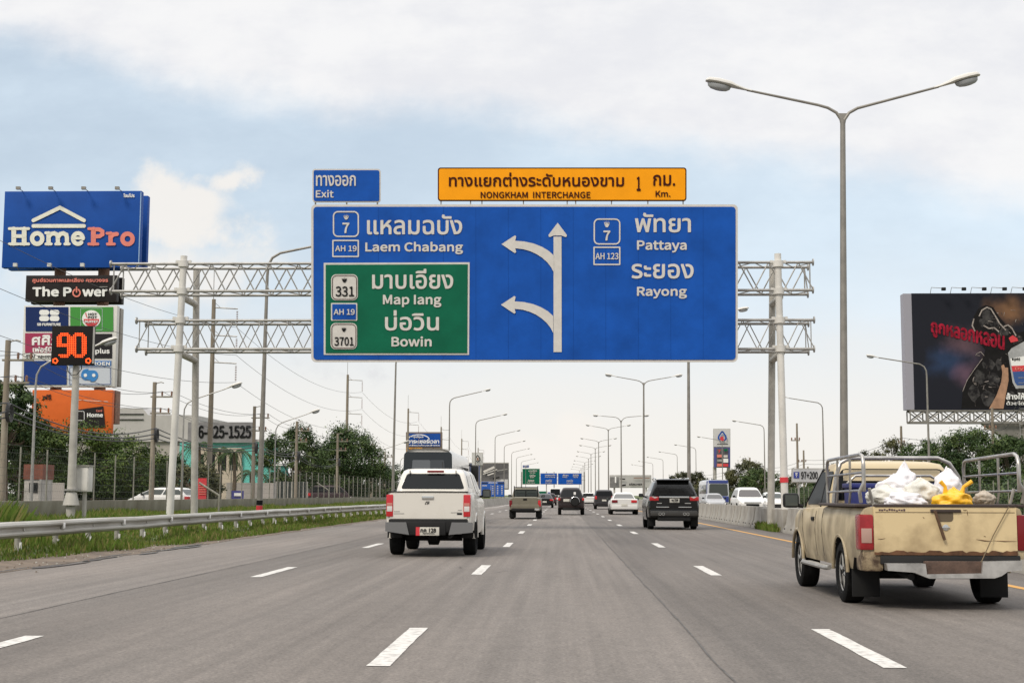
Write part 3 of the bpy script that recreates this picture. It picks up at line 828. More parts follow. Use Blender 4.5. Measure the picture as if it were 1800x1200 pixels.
# far side single-arm lamps pointing left
RV = [(108, 1635, 'right-hand roadside lamp standing before the dark billboard'), (153, 1449, 'right-hand roadside lamp right of the gantry posts'), (202, 1345, 'right-hand roadside lamp between the fuel sign and the gantry posts'), (257, 1270.5, 'right-hand roadside lamp crossing in front of the fuel station sign'),
      (298, 1224, ''), (346, 1191, ''), (394, 1166, ''), (442, 1148, ''), (490, 1133, '')]
SR = None
for i, (d, px, lab) in enumerate(RV):
    x = at(px, 870, d).x
    lab = lab or '%s far roadside lamp to the left of the fuel station sign' % ordn(i - 4)
    if SR is None:
        SR = lamp_single(11.2, .11, .06, 3.6, .55, lab, 'single-arm lamps along the far roadside'); SR.location = (x, d, 0); SR.rotation_euler = (0, 0, math.pi)
    else: dup(SR, (x, d, 0), lab, rz=math.pi)

# ------------------------------------------------------------------ barriers, rail, fences
def barrier_units():
    lab = '%s grey concrete barrier unit of the median row, counting away from the gantry posts'
    prof = [(-.30, 0), (-.30, .07), (-.17, .30), (-.09, .83), (.09, .83), (.17, .30), (.30, .07), (.30, 0)]
    def make(L):
        g = MB(); rings = []
        for y, s in ((0, .95), (.03, 1), (L - .03, 1), (L, .95)):
            rings.append([(x * s, y, z * (.985 if s < 1 else 1)) for x, z in prof])
        g.loft(rings, CONC)
        return g
    root = None; grp = 'concrete barrier units along the median'
    L = 2.2; y = 55.0; n = 0
    while y < 190:
        if root is None:
            root = thing('concrete_barrier', lab % ordn(0), 'barrier', (7.85, y, 0), group=grp)
            make(L - .10).build('body', root)
            g = MB(); g.box((-.055, L - .09, .52), (.055, L - .0, .83), CONC_D); g.build('joint_key', root)
            for yy in (.35, 1.7):
                g = MB(); g.box((-.275, yy, .09), (-.262, yy + .16, .17), DARK); g.build('lifting_hole', root)
        else: dup(root, (7.85 + random.Random(n).uniform(-.03, .03), y, 0), lab % ordn(n), rz=random.Random(n).uniform(-.012, .012))
        y += L; n += 1
    # plain blocks round the gantry posts and nearer
    for i, (a, b) in enumerate(((49.2, 51.2), (51.25, 54.7))):
        o = MB(); o.box((7.62, a, 0), (8.9, b, .80), CONC, .03)
        tag(o.build('concrete_block'), 'tall plain concrete block around the %s gantry post' % ('front right' if i == 0 else 'rear right'), 'barrier', 'concrete blocks around the gantry posts')
    y = 46.9; n = 0
    while y > 4:
        dup(root, (7.85, y, 0), '%s median barrier unit hidden by the cream pickup, counting nearer from the gantry posts' % ordn(n)); y -= L; n += 1
barrier_units()
o = MB(); prev = None; rings = []
for i in range(26):
    f = i / 25; y = 118 + 92 * f; x = -8.55 + 1.35 * f - .5 * math.sin(f * 3.1)
    rings.append([(x - .3, y, 0), (x - .22, y, .35), (x - .12, y, .85), (x + .12, y, .85), (x + .22, y, .35), (x + .3, y, 0)])
o.loft(rings, CONC); tag(o.build('ramp_barrier'), 'long low concrete barrier curving along the left edge beyond the white pickup', 'barrier')

def guardrail():
    t = thing('guardrail', 'long corrugated steel guardrail running along the grassy left verge', 'guardrail', (-10.2, 20, .1))
    prof = [(0, .41), (.05, .43), (.085, .47), (.085, .50), (.02, .545), (.02, .585), (.085, .63), (.085, .66), (.05, .70), (0, .72)]
    def beam(y0, y1, dx0, dx1, name):
        g = MB(); rings = []; n = max(2, int((y1 - y0) / 2))
        for i in range(n + 1):
            y = y0 + (y1 - y0) * i / n; x = -10.2 + dx0 + (dx1 - dx0) * i / n + .02 * mnoise.noise((0, y * .3, 7)); dz = .02 * mnoise.noise((3, y * .25, 1))
            rings.append([(x + a, y, z + dz) for a, z in prof] + [(x - .008 + a, y, z + dz) for a, z in prof[::-1]])
        g.loft(rings, RAIL); return g.build(name, t, True, smooth=25)
    beam(12, 66, 0, 0, 'rail'); beam(65, 108, .03, .9, 'rail')
    for i in range(47):
        y = 12.6 + 2 * i; x = -10.2 + (0 if y < 65 else .9 * (y - 65) / 43)
        g = MB(); g.tube([(x - .085, y, .0), (x - .085, y, .70)], .058, RAIL, 10); g.tube([(x - .02, y, .56), (x + .04, y, .57)], .035, RAIL, 8); pst = g.build('post', t, True)
        g = MB(); g.box((x - .035, y - .035, .20), (x - .012, y + .035, .33), WHITE_B, .004); g.build('reflector', pst, True)
        if i % 2 == 0:
            g = MB(); g.box((x + .08, y - .05, .55), (x + .10, y + .05, .66), WHITE_B, .004); g.build('reflector', pst, True)
guardrail()
def long_wall():
    o = MB(); rings = []
    for i in range(60):
        y = 18 + 4.0 * i; dz = .03 * mnoise.noise((0, y * .1, 4))
        rings.append([(-18.15, y, .25), (-18.0, y, .5), (-17.95, y, 1.0 + dz), (-18.2, y, 1.0 + dz), (-18.25, y, .5), (-18.3, y, .25)])
    o.loft(rings, CONC_D); tag(o.build('concrete_wall'), 'low weathered concrete wall between the grass verge and the frontage road', 'wall')
long_wall()
def fence(name, label, X, y0, y1, z0, z1, st, mats, seed):
    t = thing(name, label, 'fence', (X, y0, z0))
    n = int((y1 - y0) / st); pm, wm = mats
    for i in range(min(n + 1, 100)):
        g = MB(); y = y0 + st * i; h = z1 + random.Random(i + seed).uniform(-.05, .05); g.tube([(X, y, z0), (X + random.Random(i).uniform(-.03, .03), y, h)], .031, pm, 8); g.build('post', t, True)
    g = MB(); yy1 = y0 + st * min(n, 99); r = .004
    k = 0
    H = z1 - .12 - z0
    for z in [z0 + .15 + H * i / 9 for i in range(10)]: g.box((X + .042, y0, z - r), (X + .05, yy1, z + r), wm)
    y = y0
    while y < yy1 - H * .6:
        a = .0035
        for s in (0, 1):
            ya, yb = (y, y + H * .6) if s == 0 else (y + H * .6, y)
            g.add([(X + .045 + s * .004, ya - a, z0 + .15), (X + .045 + s * .004, ya + a, z0 + .15), (X + .045 + s * .004, yb + a, z1 - .12), (X + .045 + s * .004, yb - a, z1 - .12)], [(0, 1, 2, 3)], wm)
        y += .22
    g.build('wire_mesh', t, True)
FP = mat('fence post', (.24, .23, .19), .7, .2, .25, 3)
FW = mat('fence wire', (.14, .145, .125), .6, .3)
fence('mesh_fence', 'tall wire mesh fence with pale posts along the frontage road', -18.55, 32.3, 240, .4, 2.85, 2.6, (FP, FW), 1)
fence('mesh_fence', 'wire mesh fence in front of the dark shrubs across the opposite carriageway', 28.0, 60, 330, 0, 2.3, 3.0, (FP, FW), 2)

# ------------------------------------------------------------------ power poles and cables
PC = mat('weathered pole', (.29, .255, .20), .85, 0, 0, 2, col2=(.17, .13, .09), stretch=(1, 1, .2))
def transmission():
    grp = 'tall power poles with three arms'
    D = [(100, 367, 'tall brown three-armed power pole beside the grey rear post of the gantry'), (164, 608, 'three-armed power pole with a slender tip under the left part of the blue sign'), (229, 716, 'three-armed power pole behind the blue car wash board'), (291, 774.5, 'three-armed power pole between the car wash board and the second verge lamp'), (352, 811, 'three-armed power pole above the roof of the white coach'), (421, 840, 'smallest three-armed power pole above the small fuel sign')]
    root = None; base = []
    for i, (d, px, lab) in enumerate(D):
        x = at(px, 870, d).x
        if root is None:
            root = thing('power_pole', lab, 'power pole', (x, d, .2), group=grp)
            g = MB(); g.tube([(-.02, 0, 0), (0, 0, 15)], [.20, .14], PC, 10); g.build('pole', root)
            g = MB(); g.tube([(-.03, 0, 14.9), (-.03, 0, 17.2)], .025, POLE, 6); g.build('tip_rod', root)
            for z in (14.3, 12.3, 10.35):
                g = MB(); g.tube([(0, 0, z + .1), (1.75, 0, z)], .045, GALV, 8); g.tube([(.05, 0, z + .5), (.5, 0, z + .08)], .02, GALV, 6); a = g.build('arm', root)
                g = MB()
                for q in range(9): g.lathe([(-.02, .02), (0, .07), (.025, .075), (.05, .02)], (1.72, 0, z - .22 - .125 * q), RUST, 'z', 10)
                g.build('insulator', a)
        else: dup(root, (x, d, .2), lab)
        base.append((x, d))
    ends = [(base[0][0] - .3, 34)] + base
    for j, z in enumerate((14.3, 12.3, 10.35)):
        g = MB()
        for (xa, ya), (xb, yb) in zip(ends, ends[1:]):
            pts = []
            for k in range(25):
                f = k / 24; sag = 1.5 * 4 * f * (1 - f); za = z - 1.35 + .2
                pts.append((xa + 1.72 + (xb - xa) * f, ya + (yb - ya) * f, za - sag))
            g.tube(pts, .013 + .0, WIRE, 5)
        tag(g.build('power_cable'), '%s sagging cable hung from the insulators of the tall three-armed poles' % ('top', 'middle', 'lowest')[j] + ('' if j else ''), 'cable', 'cables of the tall poles')
transmission()
def distribution():
    grp = 'short wooden utility poles along the frontage road'
    D = [(55, 3, 'utility pole cut by the left edge of the photo'), (76, 266, 'utility pole between the orange hoarding and the white gantry post'), (97, 444, 'utility pole hidden behind the red-banded lamp, with coiled cable'), (117, 519.5, 'pale utility pole in front of the round tree'), (140, 592, 'utility pole in front of the tallest left tree'), (168, 653, 'small utility pole right of the tallest left tree'), (200, 676, 'dark small utility pole near the white pickup'), (290, 779, 'farthest utility pole over the coach')]
    root = None; pts0 = []
    for i, (d, px, lab) in enumerate(D):
        x = at(px, 870, d).x
        if root is None:
            root = thing('utility_pole', lab, 'utility pole', (x, d, .3), group=grp)
            g = MB(); g.tube([(0, 0, 0), (0, 0, 7.0)], [.15, .105], PC, 10); g.build('pole', root)
            for z, w in ((6.2, .95), (5.3, .8)):
                g = MB(); g.box((-.2, -.05, z - .04), (w + .1, -.14 + .2, z + .04), CONC_D); a = g.build('cross_arm', root)
                for xx in (w * .45, w): 
                    g = MB(); g.lathe([(0, .03), (.06, .055), (.12, .05), (.2, .06), (.26, .025)], (xx, 0, z + .04), RUST, 'z', 8); g.build('insulator', a)
            g = MB(); g.tube([(0, 0, 6.75), (.12, 0, 6.95), (.35, 0, 7.0), (.5, 0, 6.95)], .03, POLE, 6); g.build('bracket', root)
            g = MB()
            for q in range(5):
                g.tube([(.16 + .02 * q + .02, -.18 + .03 * q + .25 * math.cos(2 * math.pi * a / 16), 4.1 + .36 * math.sin(2 * math.pi * a / 16)) for a in range(17)], .018, WIRE, 5)
            g.build('cable_coil', root)
        else: dup(root, (x, d, .3), lab)
        pts0.append((x, d))
    ends = [(pts0[0][0] + 1.0, 38)] + pts0
    for j, (z, dx, r) in enumerate(((6.5, .43, .012), (6.5, .95, .012), (5.6, .36, .012), (5.55, .8, .012), (4.5, .14, .03), (4.2, .17, .035), (3.95, .12, .03))):
        g = MB()
        for q, ((xa, ya), (xb, yb)) in enumerate(zip(ends, ends[1:])):
            if q == len(ends) - 2: continue
            s = .35 + .12 * ((j * 7 + q * 3) % 4)
            g.tube([(xa + dx + (xb - xa) * f, ya + (yb - ya) * f, z + .3 - 4 * s * f * (1 - f)) for f in [k / 14 for k in range(15)]], r, WIRE, 5)
        names = ('upper inner', 'upper outer', 'lower inner', 'lower outer', 'thick upper', 'thickest', 'thick bottom')
        tag(g.build('power_cable'), '%s cable strung along the short utility poles over the frontage road' % names[j], 'cable', 'cables of the short poles')
distribution()
def right_poles():
    grp = 'utility poles across the opposite carriageway'
    D = [(186, 1403, 10.7, 'brown utility pole left of the kilometre plate, tallest on the right'), (205, 1414, 7.8, 'short dark utility pole right behind the kilometre plate'), (240, 1421, 6.2, 'small utility pole seen over the kilometre plate'), (150, 1587, 8.6, 'utility pole in front of the trees under the billboard'), (130, 1749, 9.3, 'pale utility pole at the foot of the billboard column'), (230, 1319, 7.4, 'utility pole with forked arm right of the fuel sign')]
    root = None
    for d, px, H, lab in D:
        x = at(px, 870, d).x
        if root is None:
            root = thing('utility_pole', lab, 'utility pole', (x, d, 0), group=grp)
            g = MB(); g.tube([(0, 0, 0), (0, 0, H)], [.19, .12], PC, 8); g.build('pole', root)
            g = MB(); g.box((-.8, -.05, H - 2.3), (.35, .13, H - 2.18), PC); a = g.build('cross_arm', root)
            for xx in (-.7, -.25, .3):
                g = MB(); g.lathe([(0, .05), (.1, .09), (.25, .09), (.35, .04)], (xx, .04, H - 2.18), RUST, 'z', 6); g.build('insulator', a)
        else: dup(root, (x, d, 0), lab, scale=(1, 1, H / 10.7))
    g = MB()
    pp = [(at(1800, 870, 100).x, 100, 8.2), (at(1749, 870, 130).x, 130, 8.0), (at(1587, 870, 150).x, 150, 7.4), (at(1414, 870, 205).x, 205, 6.4), (at(1319, 870, 230).x, 230, 6.2), (at(1200, 870, 330).x, 330, 6)]
    for dz, nm in ((0, 'upper'), (-.55, 'lower')):
        g = MB()
        for a, b in zip(pp, pp[1:]):
            g.tube([(a[0] + (b[0] - a[0]) * f, a[1] + (b[1] - a[1]) * f, a[2] + (b[2] - a[2]) * f + dz - 3.2 * f * (1 - f)) for f in [k / 14 for k in range(15)]], .022, WIRE, 5)
        o = g.build('power_cable'); tag(o, '%s cable swinging between the right-hand utility poles' % nm, 'cable', 'cables on the right')
right_poles()

# ------------------------------------------------------------------ LED speed sign
LED = mat('led glow', (1.0, .085, .010), .4, emit=1.6)
BOXM = mat('sign housing', (.016, .014, .013), .7, spec=.12)
def led_sign():
    Y = 41.0
    b = at(122, 905, Y)
    t = thing('speed_sign', 'black electronic board on a grey pole glowing orange 90', 'road sign', (b.x, Y, zver(b.x)))
    top = at(131, 640, Y)
    z0 = zver(b.x)
    g = MB(); g.tube([(b.x - .03, Y + .16, z0), (top.x, Y + .16, top.z + .5)], [.13, .095], GALV_D, 14); g.build('pole', t, True)
    g = MB(); p = at(122.5, 862, Y)
    g.tube([(p.x, Y + .16, p.z), (p.x, Y + .16, p.z + .05)], .2, GALV, 14); g.tube([(p.x, Y + .16, p.z - .42), (p.x, Y + .16, p.z - .05)], [.24, .15], GALV_D, 14); g.build('collar', t, True)
    a, c = at(93, 573, Y), at(165, 642, Y)
    g = MB(); g.box((a.x, Y - .06, c.z), (c.x, Y + .06, a.z), BOXM, .012); hs = g.build('housing', t, True)
    g = MB(); g.box((c.x - .035, Y - .075, c.z + .05), (c.x + .02, Y - .0605, a.z - .03), GALV); g.build('edge_trim', hs, True)
    for (x0, x1, ch) in ((101, 125, '9'), (126.5, 151, '0')):
        g = MB(); nx, ny = 9, 14
        for j in range(ny):
            for i in range(nx):
                u, v = i / (nx - 1), j / (ny - 1)
                corner = (min(u, 1 - u) * 2 + min(v, 1 - v) * 3.6) < .36
                edge = u < .28 or u > .72 or v < .14 or v > .86
                on = edge and not corner
                if ch == '9':
                    on = (not corner) and ((v < .14) or (u > .72) or (u < .28 and (v < .58 or v > .86)) or (.44 < v < .58) or v > .86)
                    if u < .28 and .58 < v < .80: on = False
                if not on: continue
                px, py = x0 + (x1 - x0) * u, 586 + (627 - 586) * v
                q = at(px, py, Y - .066); g.lathe([(0, .0205), (.004, .0205)], q, LED, 'y', 8)
        g.build('digit', t, True)
    for cx in (97, 155):
        g = MB()
        for k in range(10):
            r = 3.6 if k % 2 else 4.2
            q = at(cx + r * math.cos(k * math.pi / 5), 634 + r * math.sin(k * math.pi / 5), Y - .066); g.lathe([(0, .022), (.004, .022)], q, LED, 'y', 8)
        g.build('warning_light', t, True)
    g = MB(); s = at(118, 643, Y); g.tube([s, s + Vector((.03, .02, -.16)), s + Vector((.14, 0, -.28)), s + Vector((.3, .0, -.25)), s + Vector((.42, .05, -.08)), s + Vector((.4, .05, .1))], .016, WIRE, 6); g.build('cable_loop', t, True)
    c = at(149, 842, Y + .5)
    t = thing('control_cabinet', 'pale grey control cabinet on a stub post next to the orange speed board pole', 'cabinet', (c.x, Y + .5, z0))
    g = MB(); g.box((c.x - .24, Y + .35, c.z - .36), (c.x + .16, Y + .75, c.z + .38), GALV_L, .01); bx = g.build('box', t, True)
    g = MB(); g.box((c.x - .05, Y + .335, c.z - .33), (c.x + .14, Y + .349, c.z + .33), GALV_L, .004); g.build('door', t, True)
    g = MB(); g.box((c.x - .28, Y + .30, c.z + .385), (c.x + .20, Y + .80, c.z + .41), GALV_D); g.build('cap', t, True)
    g = MB(); g.tube([(c.x, Y + .55, z0), (c.x, Y + .55, c.z - .362)], .06, GALV_D, 10); g.build('post', t, True)
led_sign()

# ------------------------------------------------------------------ shopping pylon
def pylon():
    Y = 88.0
    b = at(130, 870, Y)
    t = thing('advertising_pylon', 'tall stacked shop advertising pylon on two brown columns above the trees', 'advertising sign', (b.x, Y, .2))
    for px in (91, 169):
        g = MB(); a = at(px, 870, Y + 1.2); z = at(px, 440, Y + 1.2).z; g.tube([(a.x, Y + 1.2, .2), (a.x, Y + 1.2, z)], .36, RUST, 14); g.build('column', t, True)
    def board(name, box, m, depth=.5, frame=None, dY=0.0):
        g = MB(); a, c = at(box[0], box[1], Y + dY), at(box[2], box[3], Y + dY)
        g.box((a.x, Y + dY, c.z), (c.x, Y + dY + depth, a.z), m, .02); return g.build(name, t, True)
    # blue top board and its twin behind
    o = board('blue_board', (8.5, 336.5, 244.5, 470), BLUE2)
    g = MB(); a, c = at(20, 345, Y + 2.0), at(256, 474, Y + 2.0); g.box((a.x, Y + 2.0, c.z), (c.x, Y + 2.5, a.z), BLUE2, .02); g.build('rear_blue_board', t, True)
    g = MB(); a, c = at(242.8, 338, Y), at(244.6, 469, Y); g.box((c.x - .05, Y - .06, c.z), (c.x, Y - .02, a.z), mat('edge blue', (.28, .42, .62), .5)); g.build('edge_trim', o, True)
    K = lambda pts: [(x / 6, 300 + y / 6) for x, y in pts]
    g = MB()
    S = lambda pts, w, m=CREAM, l=1.5: stroke_px(g, K(pts), w / 6, Y, m, l)
    S([(352, 525), (632, 390), (886, 525)], 40); S([(352, 583), (886, 583)], 40)
    def H_(pts, w=44, l=1.5): S(pts, w, CREAM, l)
    H_([(145, 615), (145, 768)], 50); H_([(255, 615), (255, 768)], 50, 1.6); H_([(145, 690), (255, 690)], 38, 1.7)
    for k, q in enumerate(((98, 192, 611), (212, 302, 611), (98, 192, 773), (212, 302, 773))): H_([(q[0], q[2]), (q[1], q[2])], 30, 1.8 + .03 * k)
    e = oval(392, 716, 54, 56, 24); H_(e + [e[0]], 46)
    H_([(512, 662), (512, 768)], 46); H_([(512, 700), (535, 668), (572, 660), (604, 676), (610, 710), (610, 768)], 44, 1.6); H_([(612, 700), (635, 668), (668, 660), (700, 676), (706, 710), (706, 768)], 44, 1.7)
    for k, q in enumerate(((482, 515, 656), (484, 540, 773), (588, 632, 773), (684, 730, 773))): H_([(q[0], q[2]), (q[1], q[2])], 30, 1.8 + .03 * k)
    H_([(775, 712), (872, 712)], 30, 1.6); H_(oval(822, 716, 52, 56, 22, 48, 358), 44)
    P_ = lambda pts, w=44, l=1.5: S(pts, w, SALMON, l)
    P_([(985, 618), (985, 768)], 52); P_([(985, 618), (1048, 620), (1080, 640), (1080, 672), (1048, 692), (985, 694)], 42, 1.6)
    for k, q in enumerate(((936, 985, 612), (936, 1032, 774), (1128, 1165, 660), (1132, 1206, 774))): P_([(q[0], q[2]), (q[1], q[2])], 30, 1.8 + .03 * k)
    P_([(1166, 664), (1166, 768)], 46); P_([(1166, 705), (1190, 672), (1232, 668)], 44, 1.6)
    e = oval(1345, 720, 54, 55, 24); P_(e + [e[0]], 46)
    text_px(g, 'โฮมโปร', (217, 340.2, 236.5, 347), Y, WHITE_B, .3, 1.5)
    g.build('lettering', o, True)
    FL = mat('floodlight', (.55, .55, .52), .5)
    for i, px in enumerate((33, 90, 148, 207, 27, 87, 145)):
        g = MB()
        if i < 4:
            a = at(px, 331, Y - .7); g.tube([a, at(px + 8, 337, Y + .2)], .025, POLE, 6); g.box((a.x - .16, a.y - .1, a.z - .08), (a.x + .1, a.y + .1, a.z + .1), POLE)
        else:
            a = at(px, 466, Y - 1.0); g.tube([a, at(px + 6, 474, Y + .2)], .025, POLE, 6); g.box((a.x - .12, a.y - .1, a.z - .1), (a.x + .12, a.y + .1, a.z + .12), FL)
        g.build('floodlight', t, True)
    # black board
    o = board('black_board', (46, 484, 204, 529), mat('board black', (.022, .018, .018), .5, spec=.15))
    g = MB(); a, c = at(56, 488, Y + 2), at(213.5, 534, Y + 2); g.box((a.x, Y + 2, c.z), (c.x, Y + 2.5, a.z), MATS['board black'], .02); g.build('rear_black_board', t, True)
    g = MB()
    text_px(g, 'ศูนย์รวมภาพและเสียง ครบวงจร', (57, 488.5, 190, 498), Y, SALMON, .35, 1.5)
    text_px(g, 'The P', (57, 503.5, 126, 521.3), Y, WHITE_B, 1.1, 1.5); text_px(g, 'wer', (144.5, 508, 189, 521.3), Y, WHITE_B, 1.1, 1.5)
    e = oval(134.5, 514.5, 6.2, 6.4, 20, -60, 240); stroke_px(g, e, 2.6, Y, SALMON, 1.5); stroke_px(g, [(134.5, 505), (134.5, 513)], 2.6, Y, SALMON, 1.6)
    stroke_px(g, [(175, 504), (189, 504)], 1.2, Y, GALV, 1.5, False)
    g.build('lettering', o, True)
    # tile board
    o = board('tile_board', (42.5, 537, 201.5, 680), mat('board frame', (.62, .60, .56), .6))
    g = MB(); a, c = at(203.5, 543, Y + 2), at(211.5, 680, Y + 2); g.box((a.x, Y + 1.6, c.z), (c.x, Y + 2.2, a.z), CONC, .02); g.build('rear_frame', t, True)
    def tile(nm, b, m, l=1.0):
        g = MB(); plate_px(g, [(b[0], b[1]), (b[2], b[1]), (b[2], b[3]), (b[0], b[3])], Y, m, l); return g.build(nm, o, True)
    tile('navy_tile', (45, 539.5, 120, 582), mat('tile navy', (.012, .028, .11), .5, spec=.15))
    tile('green_tile', (123.5, 539.5, 199, 582.5), mat('tile green', (.04, .25, .03), .5))
    tile('magenta_tile', (44, 585.5, 120, 620), mat('tile magenta', (.33, .02, .075), .5))
    tile('white_strip', (43.5, 620.5, 120, 630), WHITE_B)
    tile('charcoal_tile', (123, 586.5, 197, 629.5), mat('tile charcoal', (.022, .02, .022), .5, spec=.15))
    tile('blue_tile', (42, 634, 117, 676), mat('tile blue', (.015, .045, .20), .5, spec=.15))
    tile('pale_tile', (120, 633, 196, 677), mat('tile pale', (.52, .55, .60), .5))
    g = MB()
    for (x0, y0, x1, y1, rs) in ((69, 544.5, 86.3, 553.8, 4.5), (87.2, 544.5, 104.3, 553.8, 4.5), (69, 554.8, 86.3, 564.3, 4.5), (87.2, 554.8, 104.3, 564.3, 4.5)):
        plate_px(g, rr(x0, y0, x1, y1, rs), Y, WHITE_B, 1.6)
    text_px(g, 'SB FURNITURE', (65, 567.5, 107, 572.5), Y, WHITE_B, .35, 1.5)
    ring_px(g, 141.5, 541.5, 180, 580, 2, .6, Y, MATS['tile pale'], 1.5)
    plate_px(g, oval(160.5, 560.5, 16.3, 15.5), Y, WHITE_B, 1.6); plate_px(g, oval(160.5, 560.5, 13.5, 13.5, 16, 0, 180), Y, RED, 2.1)
    text_px(g, 'HOT', (155, 550, 170.5, 554.3), Y, BLACK, .25, 2.2); text_px(g, 'POT', (155, 555.5, 170.5, 559.8), Y, BLACK, .25, 2.2); stroke_px(g, [(150.5, 550), (151.5, 554), (153, 557.5)], 1.6, Y, RED, 2.2)
    text_px(g, 'BUFFET', (149, 563, 172.5, 567.5), Y, WHITE_B, .3, 2.6)
    text_px(g, 'ศศิภา', (56, 588.5, 116, 607), Y, WHITE_B, .9, 1.5); text_px(g, 'เฟอร์นิเจอร์', (57.5, 609, 118, 619), Y, WHITE_B, .5, 1.5)
    text_px(g, 'ดีไซน์  และของแต่งบ้าน', (45, 622.5, 118, 628.5), Y, BLACK, .2, 1.5)
    text_px(g, 'plus', (167.5, 612, 192.8, 623.5), Y, WHITE_B, .5, 1.5)
    plate_px(g, [(120.8, 634), (195.3, 634), (195.3, 643), (120.8, 643)], Y, mat('tile sky', (.05, .17, .42), .5), 1.6); text_px(g, 'CAROEN', (148, 635.8, 193.3, 642), Y, WHITE_B, .35, 2.2)
    ring_px(g, 122, 644.8, 194.3, 675.5, .6, .8, Y, MATS['tile blue'], 1.6)
    SK = mat('logo blue', (.03, .20, .50), .5)
    plate_px(g, rr(142.3, 650.5, 172.5, 668, 8.6), Y, SK, 1.7); plate_px(g, [(143, 655), (146, 650), (152, 648), (155.5, 648.2), (153, 651.5)], Y, SK, 1.9); plate_px(g, [(172, 663), (168, 668.5), (162, 671), (158.5, 670.6), (161, 667)], Y, SK, 1.9)
    for cx in (150, 164.7): plate_px(g, oval(cx, 659.3, 3, 3, 14), Y, WHITE_B, 2.3)
    g.build('lettering', o, True)
    # orange hoarding
    OR = mat('hoarding orange', (.62, .125, .025), .5, 0, .06, 2, spec=.15)
    o = board('orange_hoarding', (57, 685, 195.5, 762), OR, .4)
    g = MB(); a, c = at(197.5, 687, Y + 1.6), at(207, 745, Y + 1.6); g.box((a.x, Y + 1.0, c.z), (c.x, Y + 2, a.z), RUST, .02); g.build('rear_hoarding', t, True)
    g = MB(); plate_px(g, [(134, 720), (181.5, 713.5), (185, 751), (137, 751)], Y, MATS['board black'], 1.5); text_px(g, 'ฟรี', (74.5, 692.5, 90, 702), Y, MATS['tile charcoal'], .4, 1.5)
    text_px(g, 'Home', (153, 725.5, 181, 733), Y, WHITE_B, .5, 2); text_px(g, 'Card', (169, 719.5, 179.5, 723.5), Y, SALMON, .2, 2); ring_px(g, 131, 722, 148.5, 739, 3, .9, Y, WHITE_B, 2)
    stroke_px(g, [(137, 702.5), (190, 705.5)], .7, Y, CREAM, 1.5, False); g.build('lettering', o, True)
pylon()

